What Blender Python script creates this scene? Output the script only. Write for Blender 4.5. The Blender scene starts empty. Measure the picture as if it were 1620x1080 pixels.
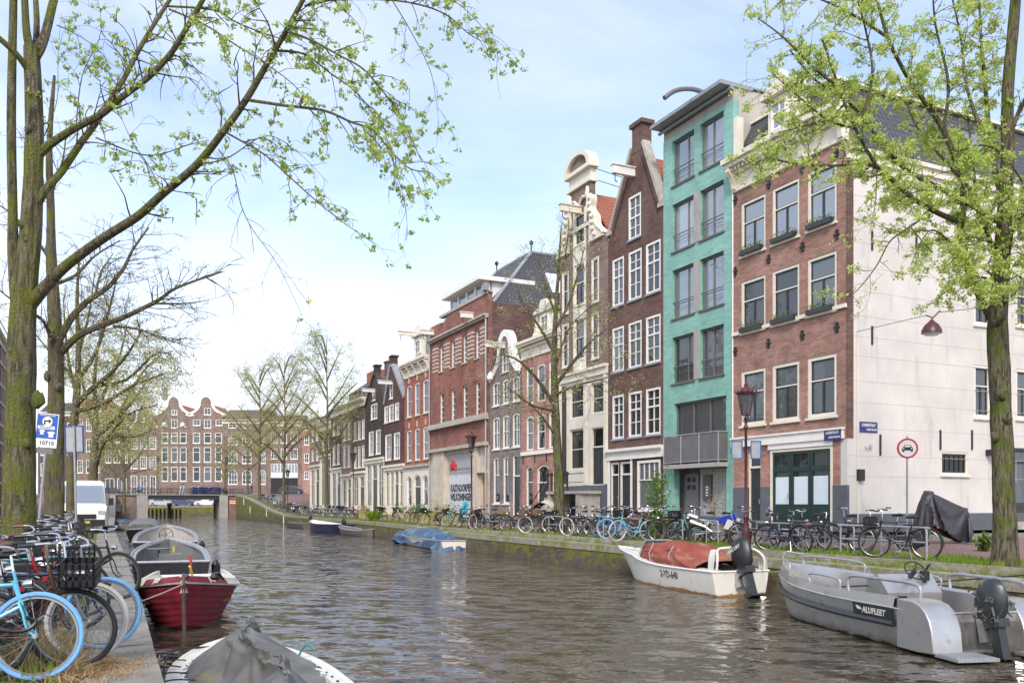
import bpy,bmesh,math,random
from mathutils import Vector,Matrix,noise
from mathutils.geometry import tessellate_polygon
R=math.radians
scene=bpy.context.scene
col=scene.collection
rnd=random.Random(7)
# camera, sky, sun
F=1380.0; TH=math.atan(660.0/F); CT,ST=math.cos(TH),math.sin(TH); HY=795.0
cam=bpy.data.cameras.new('camera'); camo=bpy.data.objects.new('camera',cam); col.objects.link(camo)
camo.rotation_euler=(math.pi/2,0,-TH)
cam.sensor_width=36; cam.lens=F/1620*36; cam.shift_y=255/1620.0
cam.clip_start=.05; cam.clip_end=5000
scene.camera=camo
SUN_EL,SUN_AZ=42.0,215.0
w=bpy.data.worlds.new('World'); scene.world=w; w.use_nodes=True
nt=w.node_tree; nt.nodes.clear()
def N(nt,kind,**kw):
 n=nt.nodes.new(kind)
 for k,v in kw.items():
  if k.startswith('i_'):n.inputs[k[2:].replace('_',' ')].default_value=v
  else:setattr(n,k,v)
 return n
sky=N(nt,'ShaderNodeTexSky',sky_type='NISHITA',sun_disc=False,sun_elevation=R(SUN_EL),sun_rotation=R(SUN_AZ),air_density=1.0,dust_density=1.6,ozone_density=1.6)
tc=N(nt,'ShaderNodeTexCoord')
mp=N(nt,'ShaderNodeMapping'); mp.inputs['Scale'].default_value=(1.0,1.0,3.0); mp.inputs['Location'].default_value=(.35,.7,0)
n1=N(nt,'ShaderNodeTexNoise'); n1.inputs['Scale'].default_value=1.6; n1.inputs['Detail'].default_value=7; n1.inputs['Roughness'].default_value=.56; n1.inputs['Distortion'].default_value=.5
r1=N(nt,'ShaderNodeValToRGB'); r1.color_ramp.elements[0].position=.30; r1.color_ramp.elements[1].position=.72
sep=N(nt,'ShaderNodeSeparateXYZ'); hz=N(nt,'ShaderNodeMapRange'); hz.inputs['From Min'].default_value=0.0; hz.inputs['From Max'].default_value=.34; hz.inputs['To Min'].default_value=1.0; hz.inputs['To Max'].default_value=0.0
mx=N(nt,'ShaderNodeMath',operation='MAXIMUM'); mm=N(nt,'ShaderNodeMath',operation='MULTIPLY'); mm.inputs[1].default_value=.80
ad=N(nt,'ShaderNodeMath',operation='ADD',use_clamp=True)
mix=N(nt,'ShaderNodeMixRGB'); mix.inputs['Color2'].default_value=(7.4,7.85,8.45,1)
gain=N(nt,'ShaderNodeMixRGB',blend_type='MULTIPLY'); gain.inputs['Fac'].default_value=1; gain.inputs['Color2'].default_value=(2.2,2.03,2.1,1)
bg=N(nt,'ShaderNodeBackground'); bg.inputs['Strength'].default_value=.10
out=N(nt,'ShaderNodeOutputWorld')
L=nt.links.new
L(tc.outputs['Generated'],mp.inputs['Vector']); L(mp.outputs[0],n1.inputs['Vector']); L(n1.outputs['Fac'],r1.inputs[0])
L(tc.outputs['Generated'],sep.inputs[0]); L(sep.outputs['Z'],hz.inputs['Value'])
pw=N(nt,'ShaderNodeMath',operation='POWER'); pw.inputs[1].default_value=1.5; L(hz.outputs[0],pw.inputs[0])
L(r1.outputs[0],mm.inputs[0]); L(mm.outputs[0],ad.inputs[0]); L(pw.outputs[0],ad.inputs[1])
L(sky.outputs[0],gain.inputs['Color1'])
L(ad.outputs[0],mix.inputs['Fac']); L(gain.outputs[0],mix.inputs['Color1']); L(mix.outputs[0],bg.inputs['Color']); L(bg.outputs[0],out.inputs['Surface'])
sl=bpy.data.lights.new('sun','SUN'); sl.energy=1.7; sl.angle=R(12); sl.color=(1,.945,.86)
so=bpy.data.objects.new('sun',sl); col.objects.link(so)
az=R(SUN_AZ); el=R(SUN_EL)
sdir=Vector((math.sin(az)*math.cos(el),math.cos(az)*math.cos(el),math.sin(el)))
so.rotation_euler=sdir.to_track_quat('Z','Y').to_euler()
scene.view_settings.view_transform='Standard'; scene.view_settings.look='None'
scene.view_settings.exposure=0.66; scene.view_settings.gamma=1
scene.cycles.max_bounces=6; scene.cycles.transparent_max_bounces=12
scene.cycles.diffuse_bounces=3; scene.cycles.glossy_bounces=3
# measuring helpers (photo pixels -> metres in the scene)
def P(x,y,d):
 r=(x-810)/F*d; z=(HY-y)/F*d
 return Vector((r*CT+d*ST,d*CT-r*ST,z))
def PZ(x,y,z):
 return P(x,y,F*(-z)/(y-HY))
def SN(x,n):
 t=(x-810)/F
 return n*(CT-t*ST)/(ST+t*CT)
def NS(x,s):
 t=(x-810)/F
 return s*(t*CT+ST)/(CT-t*ST)
def DEP(n,s):return n*ST+s*CT
def ZN(x,y,n):return(HY-y)*DEP(n,SN(x,n))/F
WATER=-2.45
def tab(pts):
 def f(s):
  if s<=pts[0][0]:return pts[0][1]
  for(a,b),(c,d)in zip(pts,pts[1:]):
   if s<=c:return b+(d-b)*(s-a)/(c-a)
  return pts[-1][1]
 return f
QR=tab([(-20,16.7),(0,16.7),(12,16.75),(27,16.85),(47,17.2),(70,18.9),(85,19.4),(110,19.9),(148,20.8),(170,20.8)])
QL=tab([(-20,.2),(0,.38),(7,.455),(15,.58),(54,.95),(100,1.9),(148,2.9)])
def ramp(s):return 0 if s<98 else(min(s,148)-98)/50.0
def ZR(s):
 r=ramp(s); return -1.38+2.63*(r*r*(3-2*r))
def ZL(s):r=ramp(s); return -1.35+2.6*(r*r*(3-2*r))
# tagging helpers
USED={}; ORD=['','second ','third ','fourth ','fifth ']
def uniq(l):
 k=USED.get(l,0); USED[l]=k+1; return ORD[k]+l
def tag(o,label=None,cat=None,group=None,kind=None):
 if label:o['label']=label
 if cat:o['category']=cat
 if group:o['group']=group
 if kind:o['kind']=kind
 return o
def thing(name,label,cat,loc=(0,0,0),rz=0,group=None,rot=None):
 o=bpy.data.objects.new(name,None); col.objects.link(o)
 o.location=loc; o.rotation_euler=rot if rot else(0,0,rz); o.empty_display_size=.2
 return tag(o,label,cat,group)
def link(name,me,parent=None,loc=None,rot=None):
 o=bpy.data.objects.new(name,me); col.objects.link(o)
 if parent:o.parent=parent
 if loc is not None:o.location=loc
 if rot is not None:o.rotation_euler=rot
 return o
def copy_tree(o,parent=None):
 c=o.copy(); col.objects.link(c); c.parent=parent
 for ch in o.children:copy_tree(ch,c)
 return c
class MB:
 def __init__(s,T=None):s.v=[]; s.f=[]; s.m=[]; s.T=T; s.mi=0
 def add(s,vs,fs):
  b=len(s.v)
  for p in vs:
   p=Vector(p); s.v.append(s.T@p if s.T else p)
  for f in fs:s.f.append([b+i for i in f]); s.m.append(s.mi)
  return s
 def box(s,a,b,c=None,mi=None):
  if mi is not None:s.mi=mi
  x0,y0,z0=a; x1,y1,z1=b
  return s.add([(x0,y0,z0),(x1,y0,z0),(x1,y1,z0),(x0,y1,z0),(x0,y0,z1),(x1,y0,z1),(x1,y1,z1),(x0,y1,z1)],[(0,3,2,1),(4,5,6,7),(0,1,5,4),(1,2,6,5),(2,3,7,6),(3,0,4,7)])
 def quad(s,*p):return s.add(p,[tuple(range(len(p)))])
 def tube(s,pts,rad,n=6,cap=True,closed=False):
  pts=[Vector(p)for p in pts]; m=len(pts)
  if not hasattr(rad,'__len__'):rad=[rad]*m
  vs=[]; prev=None
  for i,p in enumerate(pts):
   if closed:t=pts[(i+1)%m]-pts[i-1]
   else:t=pts[min(i+1,m-1)]-pts[max(i-1,0)]
   if t.length<1e-9:t=Vector((0,0,1))
   t.normalize()
   if prev is None:
    a=Vector((0,0,1))if abs(t.z)<.9 else Vector((1,0,0))
    u=t.cross(a).normalized()
   else:
    u=prev-t*prev.dot(t)
    if u.length<1e-6:u=t.cross(Vector((.3,.5,.8)))
    u.normalize()
   prev=u; w=t.cross(u)
   for k in range(n):
    a=2*math.pi*k/n
    vs.append(p+(u*math.cos(a)+w*math.sin(a))*rad[i])
  fs=[]
  for i in range(m if closed else m-1):
   j=(i+1)%m
   for k in range(n):
    fs.append((i*n+k,i*n+(k+1)%n,j*n+(k+1)%n,j*n+k))
  if cap and not closed:
   fs.append(tuple(reversed(range(n)))); fs.append(tuple((m-1)*n+k for k in range(n)))
  return s.add(vs,fs)
 def lathe(s,prof,n=12,c=(0,0,0)):
  vs=[]; fs=[]
  for r,z in prof:
   for k in range(n):
    a=2*math.pi*k/n; vs.append((c[0]+r*math.cos(a),c[1]+r*math.sin(a),c[2]+z))
  for i in range(len(prof)-1):
   for k in range(n):fs.append((i*n+k,i*n+(k+1)%n,(i+1)*n+(k+1)%n,(i+1)*n+k))
  fs.append(tuple(reversed(range(n)))); fs.append(tuple((len(prof)-1)*n+k for k in range(n)))
  return s.add(vs,fs)
 def prism(s,poly,y0,y1):
  n=len(poly)
  vs=[(x,y0,z)for x,z in poly]+[(x,y1,z)for x,z in poly]
  tri=tessellate_polygon([[Vector((x,z,0))for x,z in poly]])
  fs=[tuple(t)for t in tri]+[tuple(n+i for i in reversed(t))for t in tri]
  fs+=[(i,(i+1)%n,n+(i+1)%n,n+i)for i in range(n)]
  return s.add(vs,fs)
 def grid(s,rows,closeu=False):
  m=len(rows); n=len(rows[0])
  vs=[p for r in rows for p in r]; fs=[]
  for i in range(m-1):
   for k in range(n if closeu else n-1):
    fs.append((i*n+k,i*n+(k+1)%n,(i+1)*n+(k+1)%n,(i+1)*n+k))
  return s.add(vs,fs)
 def mesh(s,name,mats,smooth=False,fix=False):
  me=bpy.data.meshes.new(name)
  me.from_pydata([tuple(p)for p in s.v],[],s.f)
  for m in(mats if isinstance(mats,(list,tuple))else[mats]):me.materials.append(m)
  if max(s.m or[0])>0:me.polygons.foreach_set('material_index',s.m)
  if fix and len(s.f)>1:
   bm=bmesh.new(); bm.from_mesh(me); bmesh.ops.recalc_face_normals(bm,faces=bm.faces); bm.to_mesh(me); bm.free()
  if smooth:
   me.polygons.foreach_set('use_smooth',[True]*len(me.polygons))
   try:me.set_sharp_from_angle(angle=R(smooth if smooth is not True else 40))
   except Exception:pass
  me.update(); return me
 def build(s,name,mats,parent=None,smooth=False,fix=True,loc=None,rot=None):
  return link(name,s.mesh(name,mats,smooth,fix),parent,loc,rot)
def interp(pts,per=4):
 """Catmull-Rom through points (any dimension tuples/Vectors)"""
 pts=[Vector(p)for p in pts]; out=[]
 for i in range(len(pts)-1):
  p0=pts[max(i-1,0)]; p1=pts[i]; p2=pts[i+1]; p3=pts[min(i+2,len(pts)-1)]
  for k in range(per):
   t=k/per
   out.append(.5*((2*p1)+(p2-p0)*t+(2*p0-5*p1+4*p2-p3)*t*t+(3*p1-p0-3*p2+p3)*t**3))
 out.append(pts[-1]); return out
def text_mesh(s,size,mat,parent,loc,rot,name='lettering',depth=.002,align='CENTER',sx=1.0,shear=0,bold=0):
 cu=bpy.data.curves.new(name,'FONT'); cu.body=s; cu.size=size; cu.align_x=align; cu.align_y='CENTER'; cu.extrude=depth; cu.shear=shear; cu.offset=bold
 cu.resolution_u=2
 t=bpy.data.objects.new(name,cu); col.objects.link(t)
 dg=bpy.context.evaluated_depsgraph_get(); dg.update()
 me=bpy.data.meshes.new_from_object(t.evaluated_get(dg)); bpy.data.objects.remove(t); bpy.data.curves.remove(cu)
 me.materials.clear(); me.materials.append(mat)
 for v in me.vertices:v.co.x*=sx
 return link(name,me,parent,loc,rot)
 # materials
def newmat(name):
 m=bpy.data.materials.new(name); m.use_nodes=True
 t=m.node_tree; return m,t,t.nodes['Principled BSDF']
def C4(c):return(c[0],c[1],c[2],1)
def plain(name,c,rough=.5,metal=0,var=.12,scale=3.0,spec=.5,bump=0,bscale=30,coat=0,dirt=None,stretch=(1,1,1)):
 m,t,b=newmat(name)
 tc=N(t,'ShaderNodeTexCoord'); n=N(t,'ShaderNodeTexNoise'); n.inputs['Scale'].default_value=scale; n.inputs['Detail'].default_value=5
 mr=N(t,'ShaderNodeMapRange'); mr.inputs['From Min'].default_value=.3; mr.inputs['From Max'].default_value=.7; mr.inputs['To Min'].default_value=1-var; mr.inputs['To Max'].default_value=1+var*.6
 mu=N(t,'ShaderNodeVectorMath',operation='SCALE'); mu.inputs[0].default_value=c[:3]
 t.links.new(tc.outputs['Object'],n.inputs['Vector']); t.links.new(n.outputs['Fac'],mr.inputs['Value']); t.links.new(mr.outputs[0],mu.inputs['Scale'])
 src=mu.outputs[0]
 if dirt:
  dn=N(t,'ShaderNodeTexNoise'); dn.inputs['Scale'].default_value=dirt[1]; dn.inputs['Detail'].default_value=8; dn.inputs['Roughness'].default_value=.65
  dr=N(t,'ShaderNodeMapRange'); dr.inputs['From Min'].default_value=dirt[2]; dr.inputs['From Max'].default_value=dirt[2]+.15
  dm=N(t,'ShaderNodeMixRGB'); dm.inputs['Color2'].default_value=C4(dirt[0])
  dp=N(t,'ShaderNodeMapping'); dp.inputs['Scale'].default_value=stretch; t.links.new(tc.outputs['Object'],dp.inputs[0]); t.links.new(dp.outputs[0],dn.inputs['Vector']); t.links.new(dn.outputs['Fac'],dr.inputs['Value']); t.links.new(dr.outputs[0],dm.inputs['Fac']); t.links.new(src,dm.inputs['Color1']); src=dm.outputs[0]
 t.links.new(src,b.inputs['Base Color'])
 b.inputs['Roughness'].default_value=rough; b.inputs['Metallic'].default_value=metal; b.inputs['Specular IOR Level'].default_value=spec; b.inputs['Coat Weight'].default_value=coat
 if bump:
  n2=N(t,'ShaderNodeTexNoise'); n2.inputs['Scale'].default_value=bscale; n2.inputs['Detail'].default_value=4
  bu=N(t,'ShaderNodeBump'); bu.inputs['Strength'].default_value=bump; bu.inputs['Distance'].default_value=.02
  t.links.new(tc.outputs['Object'],n2.inputs['Vector']); t.links.new(n2.outputs['Fac'],bu.inputs['Height']); t.links.new(bu.outputs[0],b.inputs['Normal'])
 return m
def wall_vec(t):
 tc=N(t,'ShaderNodeTexCoord'); s=N(t,'ShaderNodeSeparateXYZ'); a=N(t,'ShaderNodeMath',operation='ADD'); c=N(t,'ShaderNodeCombineXYZ')
 t.links.new(tc.outputs['Object'],s.inputs[0]); t.links.new(s.outputs['X'],a.inputs[0]); t.links.new(s.outputs['Y'],a.inputs[1])
 t.links.new(a.outputs[0],c.inputs['X']); t.links.new(s.outputs['Z'],c.inputs['Y']); return tc,c.outputs[0]
def brick(name,c1,c2,mortar,bw=.22,bh=.065,ms=.012,var=.35,rough=.85,bump=.5,spec=.3,stain=(.05,.05,.045),stainamt=.45,off=.5):
 m,t,b=newmat(name); tc,v=wall_vec(t)
 bt=N(t,'ShaderNodeTexBrick'); bt.offset=off
 bt.inputs['Color1'].default_value=C4(c1); bt.inputs['Color2'].default_value=C4(c2); bt.inputs['Mortar'].default_value=C4(mortar)
 bt.inputs['Scale'].default_value=1; bt.inputs['Brick Width'].default_value=bw; bt.inputs['Row Height'].default_value=bh; bt.inputs['Mortar Size'].default_value=ms; bt.inputs['Mortar Smooth'].default_value=.3; bt.inputs['Bias'].default_value=0
 t.links.new(v,bt.inputs['Vector'])
 n=N(t,'ShaderNodeTexNoise'); n.inputs['Scale'].default_value=.55; n.inputs['Detail'].default_value=8; n.inputs['Roughness'].default_value=.62
 t.links.new(tc.outputs['Object'],n.inputs['Vector'])
 mr=N(t,'ShaderNodeMapRange'); mr.inputs['From Min'].default_value=.32; mr.inputs['From Max'].default_value=.68; mr.inputs['To Min'].default_value=1-var; mr.inputs['To Max'].default_value=1+var*.5
 t.links.new(n.outputs['Fac'],mr.inputs['Value'])
 mu=N(t,'ShaderNodeVectorMath',operation='SCALE'); t.links.new(bt.outputs['Color'],mu.inputs[0]); t.links.new(mr.outputs[0],mu.inputs['Scale'])
 wn=N(t,'ShaderNodeTexVoronoi',feature='F1'); wn.inputs['Scale'].default_value=1; vm=N(t,'ShaderNodeVectorMath',operation='MULTIPLY'); vm.inputs[1].default_value=(1/(bw*1.4),1/(bh*1.6),1); t.links.new(v,vm.inputs[0]); t.links.new(vm.outputs[0],wn.inputs['Vector']); sw_=N(t,'ShaderNodeSeparateColor'); t.links.new(wn.outputs['Color'],sw_.inputs[0]); wr=N(t,'ShaderNodeMapRange'); wr.inputs['To Min'].default_value=1-var*.5; wr.inputs['To Max'].default_value=1+var*.5; t.links.new(sw_.outputs[0],wr.inputs['Value']); mu2=N(t,'ShaderNodeVectorMath',operation='SCALE'); t.links.new(mu.outputs[0],mu2.inputs[0]); t.links.new(wr.outputs[0],mu2.inputs['Scale']); mu=mu2
 mp=N(t,'ShaderNodeMapping'); mp.inputs['Scale'].default_value=(1.3,1.3,.35)
 n2=N(t,'ShaderNodeTexNoise'); n2.inputs['Scale'].default_value=1.2; n2.inputs['Detail'].default_value=9; n2.inputs['Roughness'].default_value=.7
 t.links.new(tc.outputs['Object'],mp.inputs[0]); t.links.new(mp.outputs[0],n2.inputs['Vector'])
 m2=N(t,'ShaderNodeMapRange'); m2.inputs['From Min'].default_value=.54; m2.inputs['From Max'].default_value=.76; m2.inputs['To Max'].default_value=stainamt
 t.links.new(n2.outputs['Fac'],m2.inputs['Value'])
 mx=N(t,'ShaderNodeMixRGB'); mx.inputs['Color2'].default_value=C4(stain)
 t.links.new(m2.outputs[0],mx.inputs['Fac']); t.links.new(mu.outputs[0],mx.inputs['Color1']); t.links.new(mx.outputs[0],b.inputs['Base Color'])
 bu=N(t,'ShaderNodeBump'); bu.inputs['Strength'].default_value=bump; bu.inputs['Distance'].default_value=.01; bu.invert=True
 t.links.new(bt.outputs['Fac'],bu.inputs['Height']); t.links.new(bu.outputs[0],b.inputs['Normal'])
 b.inputs['Roughness'].default_value=rough; b.inputs['Specular IOR Level'].default_value=spec
 return m
def tiles(name,c1,c2,sc=.24,rough=.6,moss=.2):
 """pantiles: waves across the slope and steps down it, in object coordinates"""
 m,t,b=newmat(name); tc=N(t,'ShaderNodeTexCoord'); s=N(t,'ShaderNodeSeparateXYZ'); t.links.new(tc.outputs['Object'],s.inputs[0])
 geo=N(t,'ShaderNodeNewGeometry'); tr=N(t,'ShaderNodeVectorTransform',vector_type='NORMAL',convert_from='WORLD',convert_to='OBJECT'); t.links.new(geo.outputs['True Normal'],tr.inputs[0])
 sn=N(t,'ShaderNodeSeparateXYZ'); t.links.new(tr.outputs[0],sn.inputs[0])
 ax=N(t,'ShaderNodeMath',operation='ABSOLUTE'); ay=N(t,'ShaderNodeMath',operation='ABSOLUTE'); t.links.new(sn.outputs['X'],ax.inputs[0]); t.links.new(sn.outputs['Y'],ay.inputs[0])
 gt=N(t,'ShaderNodeMath',operation='GREATER_THAN'); t.links.new(ax.outputs[0],gt.inputs[0]); t.links.new(ay.outputs[0],gt.inputs[1])
 sel=N(t,'ShaderNodeMix',data_type='FLOAT'); t.links.new(gt.outputs[0],sel.inputs['Factor']); t.links.new(s.outputs['X'],sel.inputs[2]); t.links.new(s.outputs['Y'],sel.inputs[3])
 def wave(src,freq,fn):
  a=N(t,'ShaderNodeMath',operation='MULTIPLY'); a.inputs[1].default_value=freq; t.links.new(src,a.inputs[0])
  c=N(t,'ShaderNodeMath',operation=fn); t.links.new(a.outputs[0],c.inputs[0]); return c.outputs[0]
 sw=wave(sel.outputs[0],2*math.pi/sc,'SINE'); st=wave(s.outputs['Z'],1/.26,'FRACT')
 h=N(t,'ShaderNodeMath',operation='MULTIPLY_ADD'); h.inputs[1].default_value=.5; h.inputs[2].default_value=0; t.links.new(sw,h.inputs[0])
 h2=N(t,'ShaderNodeMath',operation='SUBTRACT'); t.links.new(h.outputs[0],h2.inputs[0]); t.links.new(st,h2.inputs[1])
 bu=N(t,'ShaderNodeBump'); bu.inputs['Strength'].default_value=1; bu.inputs['Distance'].default_value=.05; t.links.new(h2.outputs[0],bu.inputs['Height']); t.links.new(bu.outputs[0],b.inputs['Normal'])
 n=N(t,'ShaderNodeTexNoise'); n.inputs['Scale'].default_value=2.5; n.inputs['Detail'].default_value=8; n.inputs['Roughness'].default_value=.7; t.links.new(tc.outputs['Object'],n.inputs['Vector'])
 mx=N(t,'ShaderNodeMixRGB'); mx.inputs['Color1'].default_value=C4(c1); mx.inputs['Color2'].default_value=C4(c2); t.links.new(n.outputs['Fac'],mx.inputs['Fac'])
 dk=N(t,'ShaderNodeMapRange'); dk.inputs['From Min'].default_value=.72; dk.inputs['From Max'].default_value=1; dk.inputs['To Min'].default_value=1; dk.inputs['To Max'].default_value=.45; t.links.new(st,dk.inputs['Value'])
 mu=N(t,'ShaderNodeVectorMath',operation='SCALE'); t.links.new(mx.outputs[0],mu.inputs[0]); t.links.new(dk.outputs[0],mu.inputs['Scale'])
 t.links.new(mu.outputs[0],b.inputs['Base Color']); b.inputs['Roughness'].default_value=rough
 return m
def glass(name,tint=(.62,.66,.68),ior=1.9,body=.14,base=(.27,.30,.32)):
 m,t,b=newmat(name); t.nodes.remove(b); o=t.nodes['Material Output']
 tr=N(t,'ShaderNodeBsdfTransparent'); tr.inputs[0].default_value=C4(tint)
 gl=N(t,'ShaderNodeBsdfGlossy'); gl.inputs['Roughness'].default_value=.015; gl.inputs[0].default_value=(.80,.84,.88,1)
 fr=N(t,'ShaderNodeFresnel'); fr.inputs['IOR'].default_value=ior
 n=N(t,'ShaderNodeTexNoise'); n.inputs['Scale'].default_value=1.1; bu=N(t,'ShaderNodeBump'); bu.inputs['Strength'].default_value=.25; bu.inputs['Distance'].default_value=.05
 tc=N(t,'ShaderNodeTexCoord'); t.links.new(tc.outputs['Object'],n.inputs['Vector']); t.links.new(n.outputs['Fac'],bu.inputs['Height']); t.links.new(bu.outputs[0],gl.inputs['Normal'])
 df=N(t,'ShaderNodeBsdfDiffuse'); df.inputs[0].default_value=C4(base)
 oi=N(t,'ShaderNodeObjectInfo'); pw_=N(t,'ShaderNodeMath',operation='POWER'); pw_.inputs[1].default_value=2.2; t.links.new(oi.outputs['Random'],pw_.inputs[0]); mb_=N(t,'ShaderNodeMath',operation='MULTIPLY_ADD'); mb_.inputs[1].default_value=.4; mb_.inputs[2].default_value=body*.5; t.links.new(pw_.outputs[0],mb_.inputs[0])  # random pale diffuse share stands in for sky reflection and net curtains
 m1=N(t,'ShaderNodeMixShader'); t.links.new(mb_.outputs[0],m1.inputs[0]); t.links.new(tr.outputs[0],m1.inputs[1]); t.links.new(df.outputs[0],m1.inputs[2])
 m2=N(t,'ShaderNodeMixShader'); t.links.new(fr.outputs[0],m2.inputs[0]); t.links.new(m1.outputs[0],m2.inputs[1]); t.links.new(gl.outputs[0],m2.inputs[2])
 t.links.new(m2.outputs[0],o.inputs['Surface']); return m
def leafmat(name,c1,c2,trans=.45,sc=1.5):
 m,t,b=newmat(name); t.nodes.remove(b); o=t.nodes['Material Output']
 tc=N(t,'ShaderNodeTexCoord'); n=N(t,'ShaderNodeTexNoise'); n.inputs['Scale'].default_value=sc; n.inputs['Detail'].default_value=6; n.inputs['Roughness'].default_value=.8
 t.links.new(tc.outputs['Object'],n.inputs['Vector'])
 r=N(t,'ShaderNodeValToRGB'); r.color_ramp.elements[0].position=.35; r.color_ramp.elements[0].color=C4(c1); r.color_ramp.elements[1].position=.65; r.color_ramp.elements[1].color=C4(c2)
 t.links.new(n.outputs['Fac'],r.inputs[0])
 d=N(t,'ShaderNodeBsdfDiffuse'); l=N(t,'ShaderNodeBsdfTranslucent'); x=N(t,'ShaderNodeMixShader'); x.inputs[0].default_value=trans
 t.links.new(r.outputs[0],d.inputs[0]); t.links.new(r.outputs[0],l.inputs[0]); t.links.new(d.outputs[0],x.inputs[1]); t.links.new(l.outputs[0],x.inputs[2]); t.links.new(x.outputs[0],o.inputs['Surface'])
 return m
def barkmat(name,c1,c2,mosscol,mosspos=.5,mosswidth=.12,vs=3.2,bump=1.0):
 m,t,b=newmat(name); tc=N(t,'ShaderNodeTexCoord')
 mp=N(t,'ShaderNodeMapping'); mp.inputs['Scale'].default_value=(22,22,vs); t.links.new(tc.outputs['Object'],mp.inputs[0])
 n=N(t,'ShaderNodeTexNoise'); n.inputs['Scale'].default_value=1; n.inputs['Detail'].default_value=6; n.inputs['Roughness'].default_value=.7; n.inputs['Distortion'].default_value=.6; t.links.new(mp.outputs[0],n.inputs['Vector'])
 mx=N(t,'ShaderNodeValToRGB'); mx.color_ramp.elements[0].position=.42; mx.color_ramp.elements[0].color=C4(c1); mx.color_ramp.elements[1].position=.56; mx.color_ramp.elements[1].color=C4(c2); t.links.new(n.outputs['Fac'],mx.inputs[0])
 n2=N(t,'ShaderNodeTexNoise'); n2.inputs['Scale'].default_value=2.2; n2.inputs['Detail'].default_value=9; n2.inputs['Roughness'].default_value=.72; t.links.new(tc.outputs['Object'],n2.inputs['Vector'])
 mr=N(t,'ShaderNodeMapRange'); mr.inputs['From Min'].default_value=mosspos; mr.inputs['From Max'].default_value=mosspos+mosswidth; t.links.new(n2.outputs['Fac'],mr.inputs['Value'])
 n3=N(t,'ShaderNodeTexNoise'); n3.inputs['Scale'].default_value=40; n3.inputs['Detail'].default_value=4; t.links.new(tc.outputs['Object'],n3.inputs['Vector'])
 ml=N(t,'ShaderNodeMixRGB'); ml.inputs['Color1'].default_value=C4([c*.45 for c in mosscol]); ml.inputs['Color2'].default_value=C4([c*1.35 for c in mosscol]); t.links.new(n3.outputs['Fac'],ml.inputs['Fac'])
 fin=N(t,'ShaderNodeMixRGB'); t.links.new(mr.outputs[0],fin.inputs['Fac']); t.links.new(mx.outputs[0],fin.inputs['Color1']); t.links.new(ml.outputs[0],fin.inputs['Color2']); t.links.new(fin.outputs[0],b.inputs['Base Color'])
 bu=N(t,'ShaderNodeBump'); bu.inputs['Strength'].default_value=bump; bu.inputs['Distance'].default_value=.06; ba=N(t,'ShaderNodeMath',operation='MULTIPLY_ADD'); ba.inputs[1].default_value=.5; t.links.new(n3.outputs['Fac'],ba.inputs[0]); t.links.new(n.outputs['Fac'],ba.inputs[2]); t.links.new(ba.outputs[0],bu.inputs['Height']); t.links.new(bu.outputs[0],b.inputs['Normal'])
 b.inputs['Roughness'].default_value=.95; b.inputs['Specular IOR Level'].default_value=.15
 return m
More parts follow.
